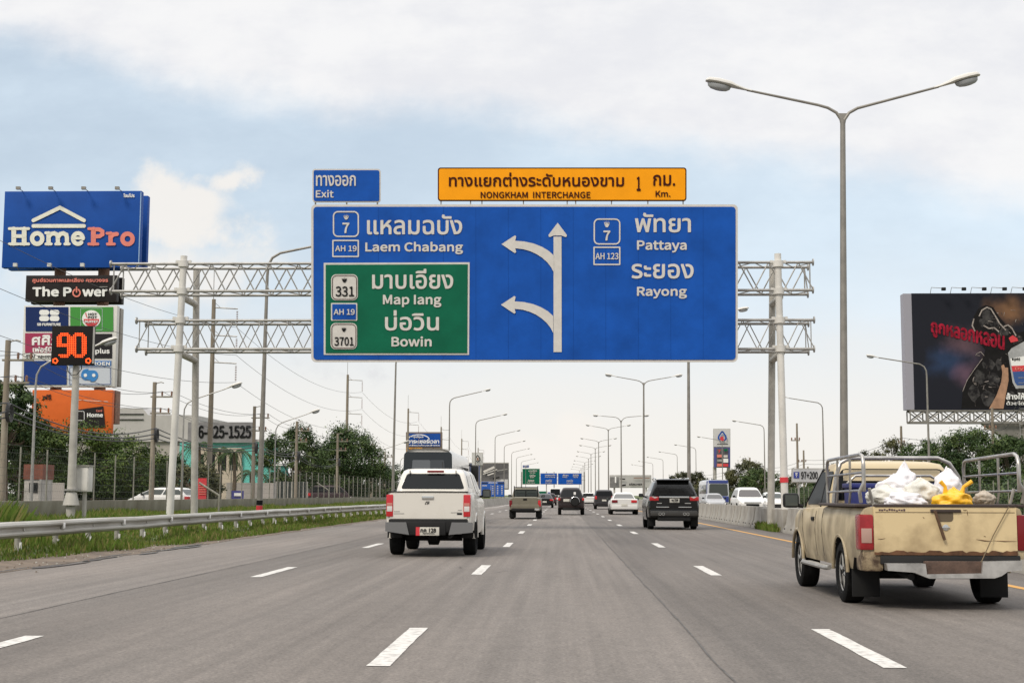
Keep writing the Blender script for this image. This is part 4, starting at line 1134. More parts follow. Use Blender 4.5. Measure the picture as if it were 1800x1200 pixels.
# ------------------------------------------------------------------ other boards and signs
def billboard_right():
    Y = 138.0
    DK = bpy.data.materials.new('billboard print'); DK.use_nodes = True
    nt = DK.node_tree; N, L = nt.nodes, nt.links; p = N['Principled BSDF']; p.inputs['Roughness'].default_value = .6; p.inputs['Specular IOR Level'].default_value = .12
    tc = N.new('ShaderNodeTexCoord'); base = None
    def glow(c, r, col, prev):
        mp = N.new('ShaderNodeMapping'); mp.vector_type = 'TEXTURE'; mp.inputs['Location'].default_value = c; mp.inputs['Scale'].default_value = r
        L.new(tc.outputs['Object'], mp.inputs[0]); ln = N.new('ShaderNodeVectorMath'); ln.operation = 'LENGTH'; L.new(mp.outputs[0], ln.inputs[0])
        n = N.new('ShaderNodeTexNoise'); n.inputs['Scale'].default_value = .5; n.inputs['Detail'].default_value = 5; L.new(tc.outputs['Object'], n.inputs['Vector'])
        ad = N.new('ShaderNodeMath'); ad.operation = 'MULTIPLY_ADD'; L.new(n.outputs['Fac'], ad.inputs[0]); ad.inputs[1].default_value = 1.25; L.new(ln.outputs['Value'], ad.inputs[2])
        r_ = N.new('ShaderNodeMapRange'); r_.interpolation_type = 'SMOOTHSTEP'; L.new(ad.outputs[0], r_.inputs[0]); r_.inputs[1].default_value = 1.5; r_.inputs[2].default_value = .45
        mx = N.new('ShaderNodeMix'); mx.data_type = 'RGBA'; L.new(r_.outputs[0], mx.inputs[0])
        if isinstance(prev, tuple): mx.inputs[6].default_value = (*prev, 1)
        else: L.new(prev, mx.inputs[6])
        mx.inputs[7].default_value = (*col, 1); return mx.outputs[2]
    b = at(1800, 870, Y)
    def lc(px, py): q = at(px, py, Y); return (q.x - b.x, 0, q.z)
    q = (.016, .017, .024)
    q = glow(lc(1668, 635), (3.6, 50, 2.6), (.03, .055, .12), q)
    q = glow(lc(1695, 600), (3.4, 50, 2.4), (.12, .07, .085), q)
    q = glow(lc(1700, 655), (2.6, 50, 2.2), (.12, .07, .10), q)
    q = glow(lc(1775, 545), (3.6, 50, 2.2), (.22, .115, .06), q)
    q = glow(lc(1752, 642), (1.9, 50, 1.9), (.34, .15, .035), q)
    L.new(q, p.inputs['Base Color'])
    t = thing('billboard', 'huge dark billboard with red slanted writing on a lattice frame above the trees', 'billboard', (b.x, Y, 0))
    g = MB(); a = at(1602, 515.5, Y); c = at(1602, 720, Y); xr = a.x + 24
    g.box((a.x, Y, c.z), (xr, Y + 1.2, a.z), DK); o = g.build('printed_face', t, True)
    g = MB(); a2 = at(1591.5, 519, Y + 1.4)
    g.box((a2.x - .55, Y + .02, c.z), (a.x - .003, Y + 1.25, a.z - .02), mat('board edge', (.30, .29, .33), .6)); g.build('side_panel', o, True)
    g = MB()
    # slanted red brush writing
    vs, fs, _ = glyphs('ถูกหลอกหลอน'); wht = []
    RD = mat('brush red', (.42, .018, .045), .6, 0, 0, 2.2, col2=(.10, .004, .010), spec=.1)
    for k, (dx, dy) in enumerate(((0, 0), (1.1, .3), (-1.0, .4), (.3, 1.1), (.2, -1.0))):
        g.add([at(1637 + 128 * v[0] + dx, 566 + 24 * v[0] + (1 - v[1]) * (24 + 11 * v[0]) + dy, Y - .05 - .006 * k) for v in vs], fs, RD)
    # dark figure, its pale edge, arm and bottle
    SH = mat('print shadow', (.009, .008, .008), .5, 0, .3, 2, spec=.15)
    PE = mat('print pale edge', (.42, .36, .32), .5, 0, 0, 4, col2=(.16, .13, .12))
    mat('print mid', (.075, .065, .06), .6, 0, .5, 2, spec=.1)
    SK2 = mat('print skin', (.36, .20, .12), .5, 0, .25, 1.5)
    plate_px(g, [(1709, 572), (1712, 556), (1720, 542), (1732, 536), (1746, 540), (1756, 556), (1772, 575), (1790, 585), (1806, 580), (1812, 625), (1790, 700), (1745, 718), (1690, 718), (1692, 690), (1706, 655), (1728, 628), (1732, 615), (1716, 594)], Y, SH, .25)
    for k, pts in enumerate((((1721, 556), (1726, 545), (1735, 540), (1742, 543), (1750, 556), (1757, 568), (1768, 580)), ((1712, 560), (1709, 572), (1714, 582)), ((1729, 572), (1738, 577), (1748, 576), (1756, 583)), ((1764, 574), (1772, 571), (1779, 577), (1786, 590)), ((1716, 622), (1724, 618), (1730, 625)), ((1692, 688), (1700, 668), (1712, 650), (1727, 630)))):
        stroke_px(g, pts, 2.2 if k < 4 else .9, Y, PE, .7 + .05 * k, False)
    rg = random.Random(77)
    STEEL = mat('print steel', (.070, .066, .064), .6, 0, 0, 1.1, col2=(.012, .011, .012), spec=.1, lo=.40, hi=.60)
    for k, (cx, cy, rx, ry) in enumerate(((1735, 556, 11, 14), (1727, 566, 7, 8), (1748, 570, 9, 8), (1764, 584, 10, 9), (1786, 596, 12, 8), (1738, 640, 12, 10), (1722, 662, 11, 14), (1745, 668, 12, 14), (1712, 690, 11, 15), (1736, 700, 14, 13), (1756, 640, 6, 12), (1776, 700, 10, 14), (1796, 690, 9, 18))):
        plate_px(g, [(cx + (x - cx) * rg.uniform(.7, 1.15), cy + (y - cy) * rg.uniform(.7, 1.15)) for x, y in oval(cx, cy, rx, ry, 13)], Y, STEEL, .32 + .012 * k)
    for k in range(95):      # scuffed plates, straps and hair of the figure
        x, y = rg.uniform(1702, 1800), rg.uniform(545, 712)
        if x < 1716 + max(0, (600 - y)) * .1 + max(0, (660 - y)) * .22 - 10: continue
        an = rg.uniform(-.4, 1.9); l = rg.uniform(2, 9); cm = PE if rg.random() < .35 else MATS['print mid']
        stroke_px(g, [(x, y), (x + l * .5 * math.cos(an) + rg.uniform(-1, 1), y + l * .5 * math.sin(an)), (x + l * math.cos(an), y + l * math.sin(an))], rg.uniform(.35, 1.1), Y, cm, .55 + .0012 * k, False)
    plate_px(g, [(1738.5, 718), (1752, 694), (1760, 672), (1762, 655), (1760, 643), (1764, 640), (1767, 646), (1772, 646), (1773, 668), (1768, 694), (1764, 718)], Y, SK2, .8)
    GY = mat('print bottle', (.34, .34, .34), .4, 0, .25, 1.0)
    plate_px(g, [(1772, 620), (1778, 612), (1800, 600), (1850, 596), (1856, 660), (1850, 682), (1786, 683), (1780, 672)], Y, GY, 1.2); plate_px(g, [(1773, 594), (1780, 589), (1788, 594), (1790, 599), (1777, 602)], Y, RED, 1.3)
    plate_px(g, [(1776, 630), (1800, 626), (1846, 624), (1846, 640), (1778, 643)], Y, WHITE_B, 1.5); plate_px(g, [(1778, 643), (1846, 640), (1846, 650), (1780, 653)], Y, RED, 1.5); plate_px(g, [(1780, 653), (1846, 650), (1844, 674), (1788, 677), (1784, 672)], Y, mat('print label blue', (.03, .08, .25), .5), 1.5)
    text_px(g, 'ptt', (1783, 628.5, 1793.5, 634.5), Y, BLACK, .3, 2); plate_px(g, oval(1780.5, 631, 1.7, 2.2, 10), Y, BLACK, 2)
    text_px(g, 'Dynamic', (1784, 645, 1838, 651.5), Y, SALMON, .3, 2)
    text_px(g, 'ล้างให้สะอาด', (1768.5, 690, 1836, 702), Y, WHITE_B, .5, 2); text_px(g, 'ด้วยไดนามิค', (1769, 704.5, 1828, 711.5), Y, WHITE_B, .2, 2)
    g.build('artwork', o, True)
    # lattice below and the column
    g = MB(); z1 = c.z - .05; z0 = at(1602, 742, Y).z; x0 = a.x - .4
    for y in (Y + .1, Y + 1.4):
        for z in (z0, z1): g.box((x0, y - .09, z - .09), (xr, y + .09, z + .09), POLE)
        n = 16; st = (xr - x0) / n
        for k in range(n):
            xa = x0 + st * k; g.tube([(xa, y, z0), (xa + st, y, z1)], .06, POLE, 5, False); g.tube([(xa, y, z1), (xa + st, y, z0)], .06, POLE, 5, False); g.tube([(xa, y, z0), (xa, y, z1)], .07, POLE, 5, False)
    g.build('lattice_frame', t, True)
    cc = at(1806, 870, Y + 1)
    g = MB(); g.tube([(cc.x + .2, Y + 1.0, 0), (cc.x + .2, Y + 1.0, z0)], .85, CONC, 18); g.poly([(cc.x - 4.2, Y + .5, z0 - .1), (cc.x - .5, Y + .5, z0 - .1), (cc.x - .5, Y + .5, z0 - 2.6)], (0, .8, 0), POLE); g.build('column', t, True)
    g = MB(); lx = cc.x - .55
    for s in (-.28, .28): g.tube([(lx + s, Y - .1, 1), (lx + s, Y - .1, z0)], .04, GALV, 6)
    for k in range(24): g.tube([(lx - .28, Y - .1, 1.2 + .5 * k), (lx + .28, Y - .1, 1.2 + .5 * k)], .025, GALV, 5)
    g.build('ladder', t, True)
    for k in range(7):
        x = a.x + 1.9 + 1.95 * k; g = MB(); g.tube([(x, Y + .3, a.z), (x, Y - .2, a.z + .55), (x + .9, Y - 1.0, a.z + .35)], .03, POLE, 5); g.box((x + .75, Y - 1.2, a.z + .12), (x + 1.15, Y - .9, a.z + .42), PLASTIC, .04); g.build('floodlight', t, True)
billboard_right()

def km_sign():
    Y = 51.5
    b = at(1424, 870, Y)
    t = thing('kilometre_sign', 'white kilometre plate reading 97+200 partly behind the cream pickup', 'road sign', (b.x, Y, 0))
    g = MB(); plate_px(g, rr(1391.5, 822.5, 1457, 848, 1.5), Y, GALV_D, 0, .05); g.build('border', t, True)
    g = MB(); plate_px(g, rr(1393, 824, 1455.5, 846.5, 1), Y, mat('plate grey white', (.50, .50, .50), .5), 1); g.build('white_face', t, True)
    g = MB(); plate_px(g, [(1395, 829), (1405, 829), (1405, 840), (1395, 840)], Y, mat('badge navy', (.03, .05, .28), .5), 2); crown(g, 1397.5, 830, 1402.5, 833.5, Y, WHITE_B, 3); stroke_px(g, [(1398, 835), (1402, 835)], .8, Y, WHITE_B, 3, False); stroke_px(g, [(1400, 835), (1400, 838.5)], .8, Y, WHITE_B, 3, False)
    text_px(g, '97+200', (1408, 828.5, 1437.5, 841.5), Y, BLACK, .3, 2); g.build('lettering', t, True)
    for x in (1404, 1444):
        a = at(x, 840, Y); g = MB(); g.tube([(a.x, Y + .09, 0), (a.x, Y + .09, a.z + .3)], .035, GALV, 8); g.build('post', t, True)
km_sign()

def simple_board(name, label, cat, box, Y, fills, texts, posts=(), th=.4, group=None, strokes=(), rim=GALV_D, zb=0.0):
    x0, y0, x1, y1 = box
    b = at((x0 + x1) / 2, 870, Y)
    t = thing(name, label, cat, (b.x, Y, zb), group=group)
    g = MB(); plate_px(g, rr(x0, y0, x1, y1, .4, 2), Y, rim, 0, th); g.build('panel', t, True)
    g = MB()
    for k, (bx, m) in enumerate(fills): plate_px(g, [(bx[0], bx[1]), (bx[2], bx[1]), (bx[2], bx[3]), (bx[0], bx[3])], Y, m, 1 + .6 * k)
    g.build('printed_face', t, True)
    if texts or strokes:
        g = MB()
        for s, bx, m, bo in texts: g = MB(); text_px(g, s, bx, Y, m, bo, 5); g.build('lettering', t, True)
        g = MB()
        for pts, w, m in strokes: stroke_px(g, pts, w, Y, m, 5.2, False)
        if strokes: g.build('emblem', t, True)
    for px, w in posts:
        a = at(px, y1 - 1, Y); g = MB(); g.tube([(a.x, Y + th + w, zb), (a.x, Y + th + w, a.z)], w, GALV_D, 8); g.build('post', t, True)
    return t
simple_board('billboard', 'blue car wash billboard with a white arc above the white coach', 'billboard', (713.5, 759, 777.5, 795), 255,
    [((716.5, 761.5, 774, 784.5), BLUE2), ((714.5, 786, 742, 794.5), mat('sign orange yellow', (.68, .33, .05), .5))],
    [('วาระเซอร์เวลา', (717, 771.5, 772, 779), WHITE_B, .4), ('เคลือบแก้วและล้างรถ', (718, 780.5, 773, 783.5), WHITE_B, .12), ('ศูนย์ดูแล', (727, 765.5, 744, 770), WHITE_B, .15), ('NEW', (718, 788, 736, 792), BROWN, .3)],
    ((718, .25), (772, .25)), strokes=[(oval(736, 773, 19, 9.5, 14, 190, 350), 1.6, WHITE_B)], rim=mat('board brown', (.18, .14, .11), .6))
simple_board('billboard', 'wide dark grey billboard far off on the left behind the lamp row', 'billboard', (824, 812.5, 894.5, 860), 430,
    [((845, 814, 893.5, 858), mat('print grey', (.10, .095, .095), .5, 0, .4, .12)), ((825, 814, 845, 858), mat('print slate', (.07, .085, .16), .5, 0, .3, .15)), ((872, 842, 893, 858), mat('print pale', (.42, .41, .40), .5, 0, .3, .3))],
    [], ((840, .4), (880, .4)), strokes=[([(850, 829), (869, 820.5)], 4, WHITE), ([(849, 833), (874, 824.5)], 1.5, WHITE), ([(857, 835), (868, 831)], 2.2, WHITE), ([(874, 827), (892, 824)], 1.5, GALV), ([(866, 841), (878, 838.5)], 2.5, PLASTIC)])
simple_board('fuel_station_sign', 'small white drop-logo fuel sign among poles left of the lamp row', 'sign', (829.5, 795, 849, 817.5), 400,
    [((830.2, 796, 848.3, 817), mat('sign white', (.55, .54, .52), .5))], [], ((834, .2), (845, .2)),
    strokes=[([(839.5, 799.5), (836, 805), (836, 809), (839.5, 811.5), (843.5, 809), (843.5, 805), (839.5, 799.5)], 1.6, PLASTIC), ([(839.6, 804), (839.6, 809)], 3.2, RUST), ([(834, 814), (845, 814)], 1.2, GALV)])
simple_board('fuel_station_sign', 'tall fuel station pylon with a blue and red drop above stacked shop logos', 'sign', (1254, 753, 1283.8, 821.5), 292,
    [((1254.6, 753.6, 1283.2, 785), MATS['sign white']), ((1255, 786, 1283.4, 821), mat('pylon violet', (.07, .075, .24), .5)), ((1259.5, 787.5, 1280, 820.5), mat('pylon panel', (.10, .09, .10), .5))],
    [('7', (1261.5, 790, 1267, 795.5), RED, .3)], ((1257, .38), (1281.5, .38)),
    strokes=[([(1269.6, 757.5), (1263.8, 765.5), (1262.8, 770), (1265.5, 774)], 2.6, BLUE2), ([(1269.6, 757.5), (1275.4, 765.5), (1276.4, 770), (1273.7, 774)], 2.6, BLUE2), ([(1269.6, 763), (1266.6, 768)], 1.0, MATS['tile sky']), (oval(1269.6, 770.5, 2.1, 2.1, 10), 3.6, RED), ([(1260.5, 780.5), (1280, 780.5)], 1.5, PLASTIC),
             ([(1272.5, 791), (1278.5, 790)], 4, GREEN), ([(1260.5, 801), (1268.5, 801)], 5, SALMON), ([(1272, 801.5), (1279, 801.5)], 4, WHITE), ([(1260.5, 809), (1269, 809)], 4, GALV), ([(1271.5, 809), (1280, 809)], 7, WHITE_B), ([(1260.5, 817), (1269.5, 817)], 5, SALMON), ([(1271, 817), (1280, 817)], 5, RED)])
simple_board('billboard', 'pale wide billboard low beside the white sedan and the black SUV', 'billboard', (1071.5, 834.5, 1145, 857), 640,
    [((1072.3, 835.3, 1144.3, 856.3), mat('print pale grey', (.40, .39, .37), .5, 0, .2, .08)), ((1072.3, 838, 1088, 856), mat('print dark grey', (.17, .165, .16), .5, 0, .5, .2))],
    [('KÄRCHER', (1106, 848.5, 1129, 853), BLACK, .3)], ((1080, .4), (1136, .4)), strokes=[([(1114, 839.5), (1142, 839.5)], 1.6, RUST), ([(1090, 841), (1099, 842)], 2, PLASTIC), ([(1082, 837), (1082, 848)], 2.5, WHITE_B), ([(1093, 853), (1100, 852)], 3, PLASTIC)])
simple_board('information_board', 'blue roadside list board behind the wing mirror of the white pickup', 'road sign', (845.5, 845.5, 887, 873), 268,
    [((846.2, 846.2, 886.3, 872.3), mat('list blue', (.02, .10, .42), .5)), ((847, 847, 857, 849.5), mat('list dark', (.012, .03, .09), .5)), ((875.5, 847, 886, 849.5), MATS['list dark'])],
    [], ((850, .06), (882, .06)), .08, strokes=[([(x, 854 + 3.3 * k), (x + 2.4, 854 + 3.3 * k)], 1.5, WHITE) for x in (865, 873.5, 881) for k in range(5)] + [([(847.5, 853), (856, 853)], 1.6, WHITE), ([(858.5, 848), (874, 848)], 1.4, WHITE)] + [([(863, 851 + 0), (863, 871.5)], .5, WHITE)])
# far overhead gantry
def far_gantry():
    Y = 500
    t = thing('sign_gantry', 'distant grey gantry carrying one green and two blue boards', 'gantry', (-3, Y, 0))
    for px in (917, 960.5, 974, 1027):
        a, b = at(px, 877.5, Y), at(px, 829, Y); a.z = 0; g = MB(); g.tube([a, b], .16, GALV, 8); g.build('post', t, True)
    g = MB()
    for y in (836, 843): g.tube([at(915, y, Y), at(1029, y, Y)], .1, GALV, 6)
    g.build('truss', t, True)
    def bd(lab, box, m, texts):
        q = at((box[0] + box[2]) / 2, box[3], Y - .6); r = thing('guide_sign', lab, 'road sign', q, group='boards on the distant gantry')
        g = MB(); plate_px(g, rr(*box, .6, 2), Y - .6, WHITE, 0, .1); g.build('border', r, True)
        g = MB(); plate_px(g, [(box[0] + .7, box[1] + .7), (box[2] - .7, box[1] + .7), (box[2] - .7, box[3] - .7), (box[0] + .7, box[3] - .7)], Y - .6, m, .5); g.build('face', r, True)
        for s, b in texts: g = MB(); text_px(g, s, b, Y - .6, WHITE, .12, 1); g.build('lettering', r, True)
    bd('distant green overhead board with a small exit tab', (918, 823, 949, 851), GREEN, [('มาบเอียง', (929, 825, 944, 828.5)), ('Map Iang', (931, 829.5, 941, 831.5)), ('บ่อวิน', (931, 833, 941, 837)), ('Bowin', (932, 837.6, 939, 839.4)), ('ปลวกแดง', (928, 842, 939, 846)), ('Pluak Daeng', (926, 847.2, 940, 849))])
    bd('tiny blue exit tab above the distant green board', (918.5, 817, 930, 821.6), BLUE2, [('EXIT', (921, 818.3, 927.5, 820.3))])
    bd('distant blue overhead board, narrower of the pair', (949.6, 831, 979.5, 851), BLUE, [('แหลมฉบัง', (958, 833, 976, 836)), ('Laem Chabang', (958, 837.3, 976, 839.2)), ('ตรงไป', (959, 842, 970, 846)), ('Straight', (958.5, 847.3, 970, 849))])
    bd('distant blue overhead board, wider of the pair', (980.5, 831, 1023, 851.3), BLUE, [('พัทยา', (989, 833, 999, 836.5)), ('Pattaya', (989, 837.5, 997, 839.5)), ('ระยอง', (1007, 833, 1017, 836.5)), ('Rayong', (1008, 837.5, 1016, 839.5)), ('ตรงไป', (996, 842.5, 1007, 846)), ('Straight', (996, 847.3, 1007, 849))])
    Y2 = 1050
    t = thing('sign_gantry', 'tiny farthest gantry with green and blue boards above the distant traffic', 'gantry', (0, Y2, 0))
    for bx, m in (((945, 863, 962, 869.2), GREEN), ((963, 864.5, 988, 869.4), BLUE2)):
        g = MB(); plate_px(g, [(bx[0], bx[1]), (bx[2], bx[1]), (bx[2], bx[3]), (bx[0], bx[3])], Y2, m, 0, .3); g.build('board', t, True)
    for px in (944.5, 989): a, b = at(px, 873.5, Y2), at(px, 862, Y2); a.z = 0; g = MB(); g.tube([a, b], .3, GALV, 6); g.build('post', t, True)
far_gantry()
# ------------------------------------------------------------------ vehicles
def paint(name, c, rough=.28, dirt=0.0, dcol=(.20, .15, .10), metal=0.0, hgt=.8):
    """car paint; dirt adds dust stains that thicken towards the sills, as mud thrown up by the wheels does"""
    m = bpy.data.materials.new(name); m.use_nodes = True
    nt = m.node_tree; N, L = nt.nodes, nt.links; p = N['Principled BSDF']
    p.inputs['Roughness'].default_value = rough; p.inputs['Coat Weight'].default_value = .25 if dirt < .4 else .05; p.inputs['Specular IOR Level'].default_value = .3; p.inputs['Metallic'].default_value = metal
    p.inputs['Base Color'].default_value = (*c, 1)
    if dirt:
        tc = N.new('ShaderNodeTexCoord'); n = N.new('ShaderNodeTexNoise'); n.inputs['Scale'].default_value = 2.4; n.inputs['Detail'].default_value = 6; n.inputs['Roughness'].default_value = .55
        L.new(tc.outputs['Object'], n.inputs['Vector'])
        s = N.new('ShaderNodeSeparateXYZ'); L.new(tc.outputs['Object'], s.inputs[0])
        r = N.new('ShaderNodeMapRange'); L.new(s.outputs[2], r.inputs[0]); r.inputs[1].default_value = hgt + .35; r.inputs[2].default_value = .3; r.inputs[3].default_value = -.25; r.inputs[4].default_value = .30
        a = N.new('ShaderNodeMath'); a.operation = 'ADD'; L.new(n.outputs['Fac'], a.inputs[0]); L.new(r.outputs[0], a.inputs[1])
        q = N.new('ShaderNodeMapRange'); L.new(a.outputs[0], q.inputs[0]); q.inputs[1].default_value = .42; q.inputs[2].default_value = .85; q.inputs[4].default_value = dirt
        mx = N.new('ShaderNodeMix'); mx.data_type = 'RGBA'; L.new(q.outputs[0], mx.inputs[0]); mx.inputs[6].default_value = (*c, 1); mx.inputs[7].default_value = (*dcol, 1); L.new(mx.outputs[2], p.inputs['Base Color'])
        rr_ = N.new('ShaderNodeMapRange'); L.new(q.outputs[0], rr_.inputs[0]); rr_.inputs[3].default_value = rough; rr_.inputs[4].default_value = .8; L.new(rr_.outputs[0], p.inputs['Roughness'])
    return m

def pw(P):
    """piecewise linear function through points"""
    def f(x):
        if x <= P[0][0]: return P[0][1]
        for (a, va), (b, vb) in zip(P, P[1:]):
            if x <= b: return va + (vb - va) * (x - a) / (b - a) if b > a else vb
        return P[-1][1]
    return f

def body_loft(L, hw, zhi, S, m, clear, wheels, ra, rz, r=.06, bed=None, crown=.03, K=7):
    """car body below the window line: ys along the length, wheel arches cut from its lower edge"""
    ys = {0.0, .02, .06, .14, .28, L - .28, L - .14, L - .06, L - .02, L}
    for i in range(1, 26): ys.add(L * i / 26)
    for w in wheels:
        for k in range(-8, 9): ys.add(w + ra * math.sin(rad(k * 11.2)))
        ys.add(w - ra); ys.add(w + ra); ys.add(w - ra - .004); ys.add(w + ra + .004)
    if bed: ys |= {bed[0], bed[0] - .002, bed[1], bed[1] + .002}
    ys = sorted(y for y in ys if 0 <= y <= L)
    rings = []
    for y in ys:
        lo = clear(y) if callable(clear) else clear
        for w in wheels:
            if abs(y - w) <= ra: lo = max(lo, rz + math.sqrt(max(ra * ra - (y - w) ** 2, 0)))
        hi = zhi(y); W = hw(y); lo = min(lo, hi - r - .05)
        right = []
        for k in range(K):
            z = lo + (hi - r - lo) * k / (K - 1); right.append((W * S(z), z))
        xs = W * S(hi - r); right += [(xs - .3 * r, hi - .29 * r), (xs - r, hi)]
        if bed and bed[0] <= y <= bed[1]: right += [(xs - .10, hi - .004), (xs - .11, bed[2])]
        else: right += [(xs * .62, hi + crown), (xs * .3, hi + crown * 1.15)]
        rings.append([Vector((x, y, z)) for x, z in right] + [Vector((-x, y, z)) for x, z in right[::-1]])
    g = MB(); g.loft(rings, m, True, True, last=DARK)
    return g
def green_loft(levels, m, rc=.14, top=True):
    """cabin above the window line; levels = (z, y rear, y front, half width)"""
    rings = []
    for (z, a, b, w) in levels:
        pts = rr(-w, a, w, b, min(rc, (b - a) * .4, w * .6), 5); rings.append([Vector((x, y, z)) for x, y in pts])
    g = MB(); g.loft(rings, m, False, top)
    return g
def lv(levels, z, i): return pw([(l[0], l[i]) for l in levels])(z)
def rear_glass(levels, z0, z1, ins, m, parent, name='rear_window', front=False, off=.008, rnd=.16):
    g = MB(); i = 2 if front else 1
    y0, y1 = lv(levels, z0, i), lv(levels, z1, i); w0, w1 = lv(levels, z0, 3) - ins, lv(levels, z1, 3) - ins
    if front: g.panel((w0, y0, z0), (-w0, y0, z0), (-w1, y1, z1), (w1, y1, z1), m, off, rnd)
    else: g.panel((-w0, y0, z0), (w0, y0, z0), (w1, y1, z1), (-w1, y1, z1), m, off, rnd)
    return g.build(name, parent)
def side_glass(levels, z0, z1, spans, m, parent, off=.008, name='side_window'):
    for (a0, b0, a1, b1) in spans:
        for s in (-1, 1):
            g = MB(); w0, w1 = lv(levels, z0, 3) * s, lv(levels, z1, 3) * s
            if s > 0: g.panel((w0, a0, z0), (w0, b0, z0), (w1, b1, z1), (w1, a1, z1), m, off, .12)
            else: g.panel((w0, b0, z0), (w0, a0, z0), (w1, a1, z1), (w1, b1, z1), m, off, .12)
            g.build(name, parent)
def wheel(parent, x, y, r, w, rim=RIM, name='wheel'):
    g = MB(); h = w / 2
    g.lathe([(-h * .7, r * .62), (-h, r * .70), (-h, r * .90), (-h * .86, r * .975), (-h * .5, r), (h * .5, r), (h * .86, r * .975), (h, r * .90), (h, r * .70), (h * .7, r * .62)], (x, y, r), TYRE, 'x', 28)
    o = g.build(name, parent)
    s = 1 if x > 0 else -1
    g = MB(); g.lathe([(-h * .6, r * .3), (h * .55 * 1, r * .62), (h * .80, r * .66), (h * .72, r * .60), (h * .45, r * .54), (h * .5, r * .2), (h * .62, r * .16), (h * .62, .001)] if s > 0 else [(-a, b) for a, b in ((-h * .6, r * .3), (h * .55, r * .62), (h * .80, r * .66), (h * .72, r * .60), (h * .45, r * .54), (h * .5, r * .2), (h * .62, r * .16), (h * .62, .001))], (x, y, r), rim, 'x', 24)
    for k in range(6):
        a = 2 * math.pi * k / 6 + .3
        p0 = (x + s * h * .56, y + r * .15 * math.cos(a), r + r * .15 * math.sin(a)); p1 = (x + s * h * .62, y + r * .58 * math.cos(a), r + r * .58 * math.sin(a)); g.tube([p0, p1], [r * .09, r * .065], rim, 6)
    g.build('rim', o)
    return o
def wheels4(parent, tx, ys, r, w, rim=RIM):
    for y in ys:
        for s in (-1, 1): wheel(parent, s * tx, y, r, w, rim)
def mirror(parent, s, x, y, z, m, w=.24, h=.17):
    g = MB(); x0, x1 = (x, x + w) if s > 0 else (-x - w, -x)
    g.box((x0, y, z), (x1, y + .12, z + h), m, .045); g.tube([(s * (x - .06), y + .08, z + .02), (s * (x + .05), y + .07, z + .04)], .03, PLASTIC, 6)
    o = g.build('wing_mirror', parent)
    g = MB(); g.box((x0 + .025, y - .004, z + .025), (x1 - .025, y + .002, z + h - .025), MIRG, .0); g.build('mirror_glass', o)
def plate(parent, x, z, y, w, h, txt=None, red=False, small=None):
    g = MB(); g.box((x - w / 2, y, z - h / 2), (x + w / 2, y + .012, z + h / 2), PLATE, .004)
    if red: g.box((x - w / 2 - .002, y - .004, z - h / 2 - .002), (x - w / 2 + w * .16, y - .0005, z + h / 2 + .002), RED)
    if txt: text_frame(g, txt, (x, y - .001, z), (1, 0, 0), (0, 0, 1), (0, -1, 0), (-w * .30, -h * .12, w * .36, h * .36), BLACK, .004)
    if small: text_frame(g, small, (x, y - .001, z), (1, 0, 0), (0, 0, 1), (0, -1, 0), (-w * .2, -h * .38, w * .3, -h * .2), BLACK, .001)
    return g.build('licence_plate', parent)

GLASS_S = mat('smoked side glass', (.010, .011, .011), .35, 0, spec=.06)
MIRG = mat('mirror glass', (.07, .08, .075), .12, 0, spec=.6)
